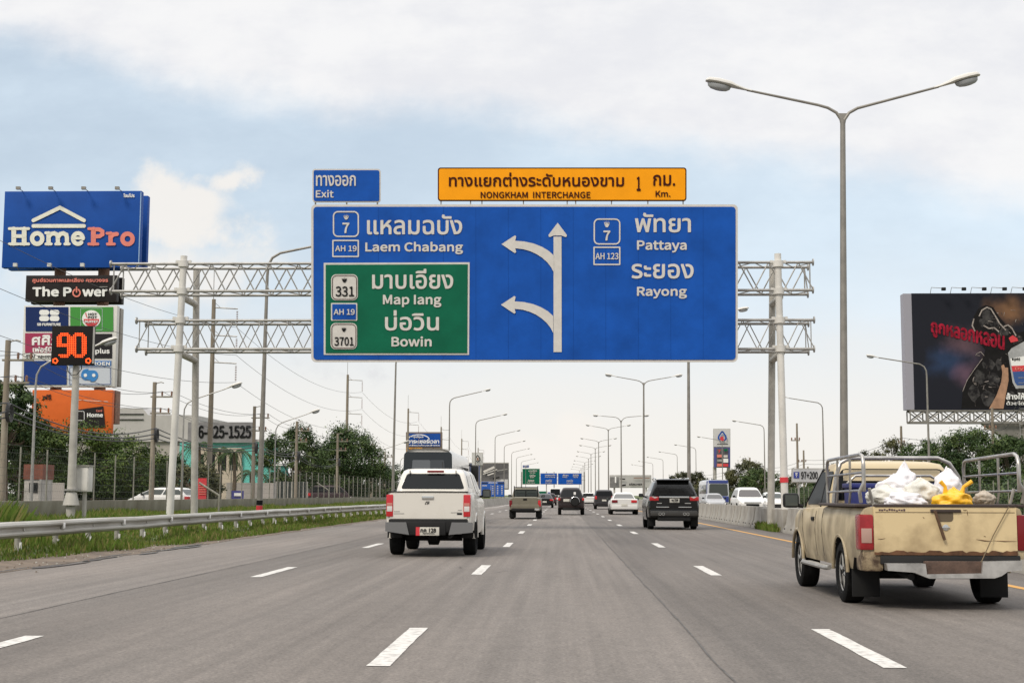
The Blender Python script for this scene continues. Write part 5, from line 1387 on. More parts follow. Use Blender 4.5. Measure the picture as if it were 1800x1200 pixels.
# ---- white pickup with canopy
def white_pickup():
    Y = 28.7; q = 86.4
    t = thing('pickup_truck', 'white pickup with a matching canopy and red tail lamps in the left middle lane', 'pickup', (at(753.5, 870, Y).x, Y, 0))
    W = paint('pearl white', (.66, .63, .57), .25, .25, (.42, .36, .28))
    R = lambda px, py, y=0: Vector(((px - 753.5) / q, y, 1.25 - (py - 870) / q))
    Lg = 5.2; wh = (1.28, 4.38)
    S = pw([(.3, .93), (.55, .985), (.8, 1.0), (1.05, .985), (1.3, .955)])
    zhi = pw([(0, 1.30), (2.0, 1.30), (2.05, 1.24), (3.75, 1.20), (4.3, 1.16), (5.0, 1.02), (5.2, .85)])
    hw = pw([(0, .82), (.05, .862), (.3, .88), (.9, .90), (2.0, .885), (4.4, .90), (4.9, .84), (5.2, .66)])
    body_loft(Lg, hw, zhi, S, W, lambda y: .62 if y < .35 else .52 if y < .9 else .42, wh, .46, .38, .05).build('body', t)
    can = [(1.30, .03, 1.72, .745), (1.36, .05, 1.72, .735), (1.66, .17, 1.71, .655), (1.735, .24, 1.70, .615), (1.775, .36, 1.68, .55), (1.79, .6, 1.6, .42)]
    c = green_loft(can, W, .12).build('canopy', t); c.location.x = .07
    g = MB(); y = lambda z: lv(can, z, 1)
    g.panel((-.64, y(1.37) , 1.37), (.65, y(1.37), 1.37), (.54, y(1.675), 1.675), (-.53, y(1.675), 1.675), GLASS, .01, .12); g.build('rear_window', c)
    g = MB(); g.box((-.115, .10, 1.70), (.23, .16, 1.745), LAMP_D, .012); g.build('brake_light', c)
    for s in (-1, 1):
        g = MB(); g.box((s * .47 - .008, .14, 1.64), (s * .47 + .008, .19, 1.75), PLASTIC, .004); g.build('hinge', c)
    side_glass(can, 1.40, 1.64, [(.32, 1.5, .42, 1.48)], GLASS, c)
    cab = [(1.22, 1.80, 3.95, .80), (1.30, 1.80, 3.85, .79), (1.70, 1.84, 3.15, .66), (1.76, 1.90, 3.0, .61), (1.785, 2.1, 2.85, .45)]
    c2 = green_loft(cab, W, .13).build('cab', t); c2.location.x = .05
    side_glass(cab, 1.29, 1.69, [(1.98, 2.72, 2.0, 2.68), (2.80, 3.68, 2.76, 3.06)], GLASS, c2)
    rear_glass(cab, 1.30, 1.70, .08, GLASS, c2, 'windscreen', True)
    g = MB(); a, b = R(686, 867), R(821, 911.5); g.panel((a.x, -.001, b.z), (b.x, -.001, b.z), (b.x, -.001, a.z), (a.x, -.001, a.z), W, .012, .03, .03); tg = g.build('tailgate', t)
    g = MB(); g.box((-.84, -.02, 1.302), (.80, .14, 1.322), PLASTIC, .006); g.build('rail_cap', t)
    g = MB(); a, b = R(741.5, 872), R(762.5, 877.5); g.box((a.x, -.035, b.z), (b.x, -.013, a.z), CHROME, .012); g.build('handle', tg)
    g = MB()
    for k, pts in enumerate((((747.5, 886.5), (749.5, 882), (755, 881.8)), ((750.5, 886.5), (752.5, 883.5), (754.5, 883.8), (753, 885.6)))):
        P = [R(*p) for p in pts]; g.tube([(p.x, -.016 - .002 * k, p.z) for p in P], .008, BLACK, 5)
    for x0, x1, z in ((693, 703, 898.5), (693, 711, 902), (805, 812, 896), (793, 812, 900)): a, b = R(x0, z), R(x1, z + 1.1); g.box((a.x, -.018, b.z), (b.x, -.0135, a.z), GALV)
    a, b = R(803.5, 901.5), R(812.5, 904.5); g.box((a.x, -.018, b.z), (b.x, -.0135, a.z), PLASTIC)
    g.build('badge', tg)
    for (x0, x1) in ((679.3, 691.5), (814.5, 827)):
        g = MB(); a, b = R(x0, 869.5), R(x1, 908); g.box((a.x, -.03, b.z), (b.x, .30, a.z), LAMP_R, .02); o = g.build('tail_lamp', t)
        g = MB()
        for (y0, y1, m) in ((884.2, 889.5, mat('lamp pinkish', (.50, .20, .16), .25)), (889.8, 899, LAMP_W)): c, d = R(x0 + 1.5, y0), R(x1 - 1.5, y1); g.box((c.x, -.034, d.z), (d.x, -.028, c.z), m, .004)
        g.build('lens', o)
    g = MB(); g.box((-.80, -.07, .50), (.80, .10, .76), PLASTIC, .02); g.box((-.50, -.09, .44), (.36, .08, .72), PLASTIC, .03)
    bp = g.build('bumper', t)
    for s in (-1, 1):
        g = MB(); xs = [-.86, -.44] if s < 0 else [.48, .90]
        pr = [(xs[0], .70), (xs[1], .70), (xs[1] - s * .0, .52 if s > 0 else .44), (xs[0], .44 if s > 0 else .52)]
        g.poly([(xs[0], -.12, .70), (xs[1], -.12, .70), (xs[1] + (0.06 if s < 0 else 0), -.12, .50 if s > 0 else .45), (xs[0] - (.06 if s > 0 else 0), -.12, .45 if s > 0 else .52)], (0, .14, 0), mat('bumper silver', (.20, .20, .20), .35, .4)); g.build('step_end', bp)
    plate(t, R(753, 0).x, .52, -.105, .47, .165, 'กค 128', True, 'กรุงเทพมหานคร')
    wheels4(t, .77, wh, .385, .265)
    for s in (-1, 1):
        g = MB(); g.box((s * .77 - .155, .78, .36), (s * .77 + .155, .80, .70), PLASTIC, .01); g.build('mudflap', t)
        mirror(t, s, .90, 3.25, 1.19, PLASTIC, .20, .19)
        for w in wh:
            g = MB(); g.tube([(s * (.875 + .0), w + .47 * math.cos(a), .385 + .47 * math.sin(a)) for a in [rad(-4 + 188 * k / 16) for k in range(17)]], .038, W, 8); g.build('fender_flare', t)
    g = MB(); g.tube([(-.6, 1.28, .36), (.6, 1.28, .36)], .07, DARK, 8); g.lathe([(-.14, .06), (-.1, .16), (.1, .16), (.14, .06)], (0, 1.28, .36), DARK, 'x', 14); g.box((-.55, .3, .45), (.5, 4.6, .6), DARK); g.tube([(.42, .1, .40), (.42, 1.0, .42)], .035, DARK, 8); g.build('rear_axle', t)
    g = MB(); g.tube([(.1, 2.2, 1.79), (.12, 1.9, 1.95)], .01, PLASTIC, 5); g.build('aerial', t)
white_pickup()

# ---- old cream pickup with a chrome cargo rack
def cream_pickup():
    Y = 16.0; q = 155.0; cx = 1655.5
    t = thing('pickup_truck', 'battered cream pickup loaded with bags, wearing a chrome tube rack', 'pickup', (at(cx, 870, Y).x, Y, 0))
    TG = paint('cream tailgate', (.66, .52, .30), .45, .95, (.17, .105, .052), 0, .84)
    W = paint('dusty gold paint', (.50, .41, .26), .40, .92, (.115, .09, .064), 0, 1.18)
    RS = mat('rust stain', (.10, .045, .02), .85, 0, .5, 9)
    BR = mat('bed rail brown', (.045, .03, .025), .6)
    R = lambda px, py, y=0: Vector(((px - cx) / q, y, 1.25 - (py - 870) / q))
    wh = (1.12, 4.12); Lg = 5.02
    S = pw([(.3, .92), (.55, .975), (.8, 1.0), (1.0, .985), (1.13, .95), (1.2, .93)])
    zhi = pw([(0, 1.13), (2.25, 1.13), (2.30, 1.12), (3.7, 1.09), (4.15, 1.07), (4.8, .95), (5.02, .80)])
    hw = pw([(0, .90), (.05, .922), (.3, .93), (1.1, .945), (2.4, .925), (4.0, .94), (4.6, .89), (4.95, .70)])
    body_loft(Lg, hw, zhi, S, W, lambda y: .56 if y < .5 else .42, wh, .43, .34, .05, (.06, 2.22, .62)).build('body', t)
    g = MB()
    for s in (-1, 1): g.box((s * .90 - .07, .0, 1.131), (s * .86 + .07, 2.25, 1.165), BR, .012)
    g.box((-.80, 2.20, 1.131), (.80, 2.26, 1.165), BR, .01); g.build('bed_rail', t)
    # tailgate
    a, b = R(1537, 888), R(1781, 969)
    g = MB(); g.panel((a.x, 0, b.z), (b.x, 0, b.z), (b.x, 0, a.z), (a.x, 0, a.z), TG, .02, .03, .05); tg = g.build('tailgate', t)
    g = MB(); g.box((a.x + .01, -.03, a.z - .002), (b.x - .01, .05, a.z + .03), BR, .01); g.build('tailgate_cap', tg)
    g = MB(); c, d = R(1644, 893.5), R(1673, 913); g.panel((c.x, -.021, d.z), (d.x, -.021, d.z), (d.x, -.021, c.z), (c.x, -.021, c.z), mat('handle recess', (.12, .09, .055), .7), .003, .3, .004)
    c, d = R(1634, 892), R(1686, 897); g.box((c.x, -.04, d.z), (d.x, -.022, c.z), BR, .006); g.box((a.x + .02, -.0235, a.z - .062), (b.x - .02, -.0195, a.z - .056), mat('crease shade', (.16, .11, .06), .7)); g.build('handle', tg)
    g = MB(); o = R(1659.5, 923); g.lathe([(0, .034), (-.006, .034), (-.008, .026)], (o.x, -.022, o.z), CHROME, 'y', 18); g.box((o.x - .045, -.034, o.z - .008), (o.x + .045, -.029, o.z + .008), CHROME, .003); g.build('badge', tg)
    rng = random.Random(4); g = MB()
    P = []
    for k in range(40):
        x = a.x + (b.x - a.x) * k / 39; P.append((x, rng.uniform(.005, .035)))
    z = b.z + .012
    g.add([(x, -.0235, z - .02) for x, h in P] + [(x, -.0235, z + h) for x, h in P], [(k, k + 1, 40 + k + 1, 40 + k) for k in range(39)], RS)
    for (px0, py0, px1, py1, h) in ((1711, 943, 1738, 946, 1.6), (1738, 945, 1780, 946, 1.2), (1543, 943, 1556, 942, .8), (1690, 893, 1697, 893, 1.2), (1697, 893, 1698, 903, .9), (1621, 905, 1624, 907, 1.2), (1724, 937, 1728, 938, 1.0)):
        p0, p1 = R(px0, py0), R(px1, py1); g.tube([(p0.x, -.022, p0.z), ((p0.x + p1.x) / 2, -.022, (p0.z + p1.z) / 2 - .004), (p1.x, -.022, p1.z)], [.001, h / q / 1.6, .001], RS, 6)
    g.build('rust', tg)
    g = MB()     # worn sticker
    for k in range(11):
        p0 = R(1546 + k * 4.2, 893 + rng.uniform(-1, 1)); w = rng.uniform(.008, .018); g.box((p0.x, -.0245, p0.z - w), (p0.x + .02, -.0205, p0.z + w * .5), mat('sticker purple', (.09, .05, .06), .6))
    g.build('sticker', tg)
    for (x0, x1) in ((1512, 1537), (1781, 1801)):
        g = MB(); c, d = R(x0, 901), R(x1, 962.5); g.box((c.x, -.025, d.z), (d.x, .22, c.z), mat('old lamp red', (.26, .016, .02), .25, 0, .3, 6) if x0 < 1600 else LAMP_D, .03); o = g.build('tail_lamp', t)
        if x0 < 1600:
            g = MB(); c, d = R(x0 + 3, 925), R(x1 - 4, 950); g.box((c.x, -.030, d.z), (d.x, -.022, c.z), mat('lamp frosted', (.42, .27, .22), .3), .004); g.build('lens', o)
    # bumper
    g = MB(); c, d = R(1553, 983), R(1782, 994)
    top = [(1553, 984), (1619, 984), (1621, 1002), (1714, 1000), (1716, 980), (1781.5, 978.5), (1781.5, 994), (1757, 997), (1747, 1004), (1735, 1008), (1625, 1009), (1612, 1004), (1600, 999), (1555, 996)]
    pts = [R(x, y) for x, y in top]
    g.poly([(p.x, -.14, p.z) for p in pts], (0, .16, 0), mat('bumper chrome', (.46, .45, .43), .4, .55, .3, 5)); bp = g.build('bumper', t)
    g = MB(); c, d = R(1619, 980), R(1716, 1004); g.box((c.x, -.10, d.z), (d.x, -.03, c.z), mat('rust plate', (.09, .055, .04), .8, 0, .4, 8, bump=.3), .01); g.build('plate_holder', bp)
    g = MB(); g.box((-.70, -.02, .50), (.84, .12, .60), DARK, .01); g.box((-.905, -.004, .42), (-.66, .3, .668), mat('skirt dirt', (.30, .23, .14), .75, 0, 0, 7, col2=(.06, .035, .02), lo=.4, hi=.6), .04); g.build('rear_skirt', t)
    # cab
    cab = [(1.08, 2.30, 4.10, .83), (1.16, 2.31, 4.00, .825), (1.58, 2.38, 3.25, .72), (1.665, 2.45, 3.1, .67), (1.70, 2.6, 3.0, .54), (1.71, 2.7, 2.9, .3)]
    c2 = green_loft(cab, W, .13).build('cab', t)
    rear_glass(cab, 1.20, 1.60, .06, GLASS, c2)
    rear_glass(cab, 1.16, 1.60, .07, GLASS, c2, 'windscreen', True)
    side_glass(cab, 1.14, 1.57, [(2.86, 3.86, 2.84, 3.20), (2.40, 2.78, 2.46, 2.76)], GLASS_S, c2)
    g = MB()
    for s in (-1, 1):
        for (p0, p1) in (((2.82, 1.10), (2.80, 1.60)), ((3.96, 1.12), (3.22, 1.60))):
            w0, w1 = lv(cab, p0[1], 3), lv(cab, p1[1], 3); g.tube([(s * w0, p0[0], p0[1]), (s * w1, p1[0], p1[1])], .022, PLASTIC, 6)
    g.build('door_trim', c2)
    for s in (-1, 1):
        g = MB(); g.box((s * .915 - .02, 2.84, .93), (s * .915 + .02, 3.02, .98), BLACK, .01); g.build('door_handle', t)
        for (y0, z0, y1, z1) in ((2.76, 1.06, 2.76, .48), (3.74, 1.05, 3.56, .50), (2.28, 1.10, 2.28, .50)):
            g = MB(); g.tube([(s * (hw(y0 + (y1 - y0) * f) * S(z0 + (z1 - z0) * f) - .001), y0 + (y1 - y0) * f, z0 + (z1 - z0) * f) for f in [k / 12 for k in range(13)]], .0045, DARK, 4); g.build('panel_gap', t)
        g = MB(); g.tube([(s * .94, 1.72, .38), (s * .97, 1.85, .37), (s * .97, 3.45, .37), (s * .94, 3.58, .38)], .03, GALV, 8); g.box((s * .85 - .1, 1.8, .365), (s * .90 + .06, 3.5, .385), GALV_D, .01); g.build('side_step', t)
        for w in wh:
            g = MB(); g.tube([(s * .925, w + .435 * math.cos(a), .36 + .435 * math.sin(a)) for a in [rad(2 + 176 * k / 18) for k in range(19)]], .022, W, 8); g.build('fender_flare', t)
        g = MB(); g.box((s * .73 - .16, .62, .10), (s * .73 + .16, .64, .58), PLASTIC, .01); g.build('mudflap', t)
        mirror(t, s, .96, 3.72, 1.09, PLASTIC, .22, .20)
    wheels4(t, .80, wh, .36, .24, mat('worn steel rim', (.30, .29, .27), .5, .6))
    g = MB(); g.tube([(-.6, 1.12, .34), (.6, 1.12, .34)], .06, DARK, 8); g.lathe([(-.14, .06), (-.1, .15), (.1, .15), (.14, .06)], (.05, 1.12, .34), DARK, 'x', 14); g.box((-.5, .15, .42), (.5, 4.4, .58), DARK); g.tube([(-.35, .05, .36), (-.3, .9, .38)], .04, DARK, 8); g.build('rear_axle', t)
    # chrome rack
    CT = mat('rack tube', (.42, .40, .37), .28, .8, .3, 6)
    g = MB(); zt = 1.70
    for s in (-1, 1):
        x = s * .86
        ob = MB()
        ob.tube([(x, 2.16, 1.15), (x, 2.18, 1.6), (x, 2.14, zt - .02), (x, 2.06, zt), (x, .16, zt + (.02 if s < 0 else .03)), (x, .05, zt), (x, .0, zt - .1), (x, .0, 1.40), (x + s * .05, .0, 1.30), (x + s * .03, .03, 1.18)], .021, CT, 10)
        for z in (1.50, 1.30): ob.tube([(x, 2.16, z), (x, .02, z + .015)], .0135, CT, 8)
        for y in (.75, 1.5): ob.tube([(x, y, zt), (x, y, 1.30), (x, y + .08, 1.16)], .015, CT, 8)
        ob.box((x - .022, -.01, 1.30), (x + .022, .02, 1.62), CT, .01)
        ob.tube([(x - s * .10, .03, 1.17), (x - s * .06, .01, 1.34)], .018, CT, 8)
        ob.build('side_rack', t)
    ob = MB(); ob.tube([(-.78, 2.20, 1.16), (-.74, 2.22, 1.5), (-.68, 2.24, 1.67), (-.56, 2.25, 1.735), (.56, 2.25, 1.735), (.70, 2.24, 1.67), (.80, 2.22, 1.5), (.88, 2.20, 1.16)], .027, CT, 12)
    ob.tube([(-.62, 2.18, 1.16), (-.60, 2.19, 1.42), (-.50, 2.19, 1.51), (.44, 2.19, 1.51), (.56, 2.19, 1.44), (.62, 2.18, 1.16)], .018, CT, 10); ob.build('roll_bar', t)
    # rope
    g = MB(); p0, p1 = R(1767, 887), R(1712, 981); g.tube([(p0.x, -.05, p0.z), ((p0.x + p1.x) / 2, -.045, (p0.z + p1.z) / 2 - .01), (p1.x, -.16, p1.z)], .006, mat('rope', (.16, .12, .07), .9), 6); tag(g.build('rope'), 'thin brown rope slanting down across the tailgate of the cream pickup', 'rope').location = t.location
    g = MB(); p0, p1 = R(1640, 894), R(1656, 944); g.tube([(p0.x, -.07, p0.z), (p1.x, -.05, p1.z)], .017, mat('stick wood', (.10, .055, .03), .8, 0, .3, 12), 10); tag(g.build('wooden_stick'), 'dark wooden stick hanging down the tailgate of the cream pickup', 'stick').location = t.location
    return t, R
CP, CPR = cream_pickup()

def cargo():
    base = CP.location
    def bag(name, label, c, r, m, seed, knot=0.0, flat=.35, cat='bag', lump=.20, ears=False):
        g = MB(); rng = random.Random(seed); rings = []; n = 56; k = 36
        for j in range(k + 1):
            ph = math.pi * j / k; ring = []
            for i in range(n):
                th = 2 * math.pi * i / n
                d = Vector((math.sin(ph) * math.cos(th), math.sin(ph) * math.sin(th), math.cos(ph)))
                q = 1 + lump * mnoise.noise(d * 2.0 + Vector((seed, 0, 0))) + lump * .55 * mnoise.noise(d * 4 + Vector((0, seed, 0))) + lump * .30 * (1 - abs(mnoise.noise(d * 3.5 + Vector((0, 0, seed))) * 2)) - lump * .12
                p = Vector((d.x * r[0] * q, d.y * r[1] * q, d.z * r[2] * q))
                if p.z < -r[2] * flat: p.z = -r[2] * flat - .02 * rng.random()
                if knot and d.z > .55:
                    f = (d.z - .55) / .45; s = 1 - f * .86; pleat = 1 + .3 * f * math.sin(th * 7 + seed); p.x *= s * pleat; p.y *= s * pleat; p.z += knot * f ** 1.3
                ring.append(Vector(c) + p)
            rings.append(ring)
        g.loft(rings, m)
        o = g.build(name, smooth=70); o.location = base
        tag(o, label, cat, 'load of the cream pickup')
        if ears:
            for s in ((-.08, -.02), (.10, .06)):
                e = MB(); e.tube([(c[0] + s[0], c[1] - .02, c[2] + r[2] * .5), (c[0] + s[0] * 1.15 + .01, c[1] - .03, c[2] + r[2] * 1.2), (c[0] + s[0] * 1.3 + s[1] * 1.5, c[1] - .03, c[2] + r[2] * 1.65)], [.034, .020, .026], m, 8); e.build('bag_handle', o)
        return o
    WB = mat('white bag plastic', (.70, .68, .70), .45, 0, .06, 5, bump=.35, bscale=14)
    WB2 = mat('off-white sack', (.58, .56, .50), .6, 0, .18, 5, bump=.4, bscale=16)
    GB = mat('grey-beige sack', (.36, .31, .25), .75, 0, .2, 5, bump=.4, bscale=16)
    YB = mat('yellow bag plastic', (.78, .42, .015), .42, 0, .08, 5, bump=.35, bscale=14)
    P = lambda px, py, y: (CPR(px, py).x * (Y0 + y) / Y0 + (at(1655.5, 870, Y0).x * y / Y0), y, 1.25 - (py - 870) / 155.0 * (Y0 + y) / Y0)
    Y0 = 16.0
    bag('sack', 'grubby grey-white sack slumped at the left of the load behind the tailgate', P(1560, 872, .50), (.22, .22, .135), WB2, 1, .03, .8)
    bag('sack', 'smooth bright white sack lying flat in the middle of the load', P(1592, 879, .22), (.225, .18, .105), WB, 2, 0, .9)
    bag('sack', 'large crumpled white sack behind the flat one', P(1573, 858, .85), (.21, .20, .155), WB, 3, .02, .9)
    bag('plastic_bag', 'white plastic bag gathered into a tall peak, highest of the load', P(1593, 847, 1.05), (.13, .15, .17), WB, 5, .09, .9)
    bag('plastic_bag', 'white plastic bag with twisted tied top in the centre of the load', P(1620, 866, .60), (.19, .17, .165), WB2, 7, .03, .9)
    bag('plastic_bag', 'white plastic bag with dark print leaning against the right rack', P(1666, 856, .80), (.165, .17, .20), WB, 9, .05, .9)
    bag('plastic_bag', 'bright yellow plastic bag with upright knotted handles', P(1673, 878, .25), (.215, .17, .135), YB, 11, .01, .9, ears=True)
    bag('sack', 'brownish grey sack at the right end of the load', P(1728, 874, .40), (.115, .14, .085), GB, 13, .02, .9)
    g = MB(); PR = mat('bag print', (.04, .03, .03), .6)
    BC = mat('blue crate', (.022, .03, .16), .45)
    for i, (x, w, lab) in enumerate(((-.40, .56, 'dark blue plastic crate behind the sacks on the left of the load'), (.28, .52, 'dark blue plastic crate behind the sacks on the right of the load'))):
        t = thing('crate', lab, 'crate', (base.x + x, base.y + 1.85, .63), group='load of the cream pickup')
        g = MB(); H = .78
        g.box((-w / 2, -.2, 0), (w / 2, .2, H - .06), BC, .03); g.build('body', t)
        g = MB(); g.box((-w / 2 - .02, -.22, H - .06), (w / 2 + .02, .22, H), BC, .015); g.build('rim', t)
    for k, (x, y, w, d, z, s) in enumerate(((-.45, .35, .5, .5, .28, 21), (.0, .6, .55, .6, .30, 22), (.45, .45, .5, .6, .28, 23), (.62, .25, .3, .35, .22, 24), (-.3, 1.0, .5, .4, .35, 25))):
        bag('sack', '%s dull filled sack buried under the visible bags' % ('left rear', 'centre', 'right', 'right rear', 'front')[k], (x, y, .80), (w * .46, d * .5, z * .9), WB2 if k % 2 else GB, s, 0, .6)
cargo()

# ---- generic cars -----------------------------------------------------------
def generic(name, label, cat, loc, rz, L, W, zbelt, zhood, H, paintm, cab, wheels, wr, tl=None, glass=GLASS, rear=True, plate_txt=None, mirrors=PLASTIC, detail=True, spans=None, trunk=None, sill=.26, group=None, zrear=None, wtrack=None):
    t = thing(name, label, cat, (loc[0], loc[1], 0), rz, group)
    h = W / 2
    S = pw([(.2, .90), (.45, .975), (zbelt * .72, 1.0), (zbelt, .955)])
    zr = zrear if zrear else zbelt
    pts = [(0, zr - .04), (.08, zr)]
    if trunk: pts += [(trunk, zr), (trunk + .05, zbelt)]
    pts += [(cab[0][2] - .02, zbelt), (cab[0][2] + .1, zhood), (L - .55, zhood - .07), (L - .12, zhood - .22), (L, zhood - .34)]
    zhi = pw(pts)
    hw = pw([(0, h * .90), (.06, h * .945), (.3, h * .985), (1.0, h), (L - 1.1, h), (L - .45, h * .95), (L - .1, h * .80), (L, h * .68)])
    body_loft(L, hw, zhi, S, paintm, lambda y: sill + (.12 if y < .4 else 0), wheels, wr * 1.17, wr, .05).build('body', t)
    c = green_loft(cab, paintm, .14).build('cabin', t)
    z0, z1 = cab[0][0] + .06, cab[-3][0] - .02 if len(cab) > 3 else cab[-2][0]
    rear_glass(cab, z0, z1, .07, glass, c)
    rear_glass(cab, z0, z1, .07, glass, c, 'windscreen', True)
    if spans is None:
        y0, y1 = cab[0][1], cab[0][2]; yr1, yf1 = lv(cab, z1, 1), lv(cab, z1, 2); m0 = y0 + (y1 - y0) * .48; m1 = yr1 + (yf1 - yr1) * .5
        spans = [(y0 + .18, m0 - .04, yr1 + .14, m1 - .03), (m0 + .04, y1 - .22, m1 + .03, yf1 - .12)]
    side_glass(cab, z0 + .01, z1 - .01, spans, glass, c)
    wheels4(t, (wtrack or h - .13), wheels, wr, .22)
    for s in (-1, 1): mirror(t, s, h - .02, cab[0][2] - .55, zbelt + .02, mirrors, .18, .14)
    g = MB(); g.box((-h * .9, -.035, sill + .13), (h * .9, .12, sill + .42), paintm, .05); g.box((-h * .62, -.028, sill - .02), (h * .62, .3, sill + .14), PLASTIC, .02); g.build('bumper', t)
    if detail:
        g = MB(); yf = L; g.box((-h * .42, yf - .06, zhood - .52), (h * .42, yf + .012, zhood - .38), PLASTIC, .02); g.box((-h * .66, yf - .10, sill + .06), (h * .66, yf + .006, sill + .2), PLASTIC, .02); g.build('grille', t)
        for s in (-1, 1):
            g = MB(); g.panel((s * h * .74 + .17 * s * 0 + (.17 if s > 0 else -.17), yf - .16, zhood - .40), (s * h * .74 - (.17 if s > 0 else -.17), yf - .07, zhood - .40), (s * h * .74 - (.17 if s > 0 else -.17), yf - .10, zhood - .27), (s * h * .74 + (.17 if s > 0 else -.17), yf - .22, zhood - .27), LAMP_W, .02 * (1 if s > 0 else 1), .3, .06); g.build('headlamp', t)
    if tl:
        for s in (-1, 1):
            g = MB(); x0, x1, z0_, z1_ = tl; a, b = (s * x0, s * x1); g.box((min(a, b), -.03, z0_), (max(a, b), .22, z1_), LAMP_R, .02); g.build('tail_lamp', t)
    if plate_txt is not None: plate(t, 0, plate_txt, -.05, .40, .16)
    return t
def LP(px, d): return (at(px, 870, d).x, d)

BLK = paint('black car paint', (.006, .006, .006), .2)
DKB = paint('dark brown paint', (.022, .014, .014), .3)
WHP = paint('white car paint', (.66, .65, .62), .25)
SLV = paint('silver paint', (.36, .36, .36), .3, metal=.3)
OLV = paint('dusty olive paint', (.17, .155, .115), .5, .6, (.12, .095, .07))

# black SUV
def black_suv():
    Y = 52.6; q = 2480 / Y; cx = 1184.5
    cab = [(1.17, .06, 3.55, .90), (1.25, .09, 3.45, .88), (1.70, .36, 2.75, .70), (1.82, .50, 2.6, .62), (1.865, .7, 2.45, .5), (1.88, 1.0, 2.3, .3)]
    t = generic('suv', 'black seven-seat SUV with red tail lamps and a chrome strip in the right lane', 'SUV', LP(cx, Y), 0, 4.82, 1.94, 1.17, 1.12, 1.88, BLK, cab, (1.0, 3.85), .38, None, sill=.34, wtrack=.80)
    R = lambda px, py: ((px - cx) / q, 1.25 - (py - 870) / q)
    for s in (-1, 1):
        g = MB(); g.box((s * .90 if s < 0 else .58, -.05, 1.06), (-.56 if s < 0 else .92, .3, 1.215), LAMP_R, .03)
        o = g.build('tail_lamp', t); g = MB(); x0, x1 = (-.84, -.58) if s < 0 else (.60, .86); g.poly([(x0, -.055, 1.215 if s > 0 else 1.225), (x1, -.055, 1.225 if s > 0 else 1.19), ((x0 + x1) / 2, -.055, 1.15)], (0, .02, 0), LAMP_W); g.build('lens', o)
        g = MB(); x0, x1 = (-.66, -.18) if s < 0 else (.16, .64); g.box((x0, -.062, .815), (x1, -.03, .845), CHROME, .008); g.build('chrome_trim', t)
        x = -.46 if s < 0 else .44
        for dx in (-.06, .06):
            g = MB(); g.lathe([(0, .05), (-.06, .055), (-.06, .042), (0, .03)], (x + dx, -.05, .58), CHROME, 'y', 14); g.build('exhaust_tip', t)
        g = MB(); g.box((s * .79 - .14, .5, .12), (s * .79 + .14, .52, .48), PLASTIC, .01); g.build('mudflap', t)
        g = MB(); g.tube([(s * .62, .7, 1.86), (s * .64, 1.2, 1.90), (s * .64, 2.2, 1.89), (s * .6, 2.6, 1.85)], .025, CHROME, 8); g.build('roof_rail', t)
    g = MB(); g.box((-.55, -.05, 1.165), (.56, -.0, 1.225), CHROME, .015); g.build('chrome_strip', t)
    g = MB(); g.box((-.62, .30, 1.80), (.62, .62, 1.845), BLK, .02); g.build('spoiler', t)
    g = MB(); g.box((-.86, -.09, .50), (.86, .10, .70), paint('bumper charcoal', (.05, .048, .045), .4), .05); g.build('bumper_skirt', t)
    g = MB()
    for (x0, x1) in ((-.62, -.45), (.40, .62)): g.box((x0, -.012, .96), (x1, -.004 - .02, .985), CHROME)
    g.build('badge', t)
    g = MB(); g.tube([(-.02, 1.2, 1.87), (-.02, 1.1, 1.95)], [.04, .01], BLK, 6); g.build('aerial', t)
    plate(t, .02, 1.07, -.05, .36, .15, 'ขต 7598', False, 'กรุงเทพมหานคร')
black_suv()
# grey-green pickup with a ladder rack
def olive_pickup():
    Y = 74.6; q = 2480 / Y
    cab = [(1.12, 1.75, 3.7, .76), (1.2, 1.76, 3.6, .75), (1.58, 1.84, 2.95, .64), (1.64, 1.9, 2.8, .58), (1.66, 2.1, 2.6, .4)]
    t = generic('pickup_truck', 'dusty grey-olive pickup with a black ladder frame over its bed', 'pickup', LP(923, Y), 0, 4.9, 1.70, 1.12, 1.06, 1.66, OLV, cab, (1.1, 4.0), .35, None, mirrors=PLASTIC, glass=GLASS_L, sill=.36)
    g = MB(); g.panel((-.66, 0, .58), (.66, 0, .58), (.66, 0, 1.11), (-.66, 0, 1.11), OLV, .02, .04, .04); tg = g.build('tailgate', t)
    g = MB(); g.box((-.1, -.035, .98), (.1, -.02, 1.07), BLACK, .01); g.build('handle', tg)
    for s in (-1, 1):
        g = MB(); g.box((s * .68 if s > 0 else -.83, -.03, .66), (.83 if s > 0 else -.68, .2, .98), LAMP_R if s > 0 else LAMP_D, .02); g.build('tail_lamp', t)
        g = MB(); g.box((s * .70 - .15, .55, .08), (s * .70 + .15, .57, .50), PLASTIC, .01); g.build('mudflap', t)
    g = MB()
    for x in (-.62, .64): g.box((x - .025, 1.5, 1.1), (x + .025, 1.56, 1.74), BLACK)
    for z in (1.50, 1.66): g.box((-.59, 1.5, z - .025), (.61, 1.56, z + .025), BLACK)
    g.box((-.02, 1.5, 1.12), (.02, 1.56, 1.47), BLACK); g.build('ladder_frame', t)
    g = MB(); g.box((-.7, -.10, .42), (.5, .05, .56), PLASTIC, .03); g.box((.5, -.12, .44), (.76, .05, .56), CHROME, .03); g.build('step_bumper', t)
    for s in (-1, 1):
        g = MB(); g.box((s * .36 - .13, 2.25, 1.1), (s * .36 + .13, 2.4, 1.48), mat('seat cloth', (.05, .05, .05), .9), .06); g.build('seat_back', t)
olive_pickup()
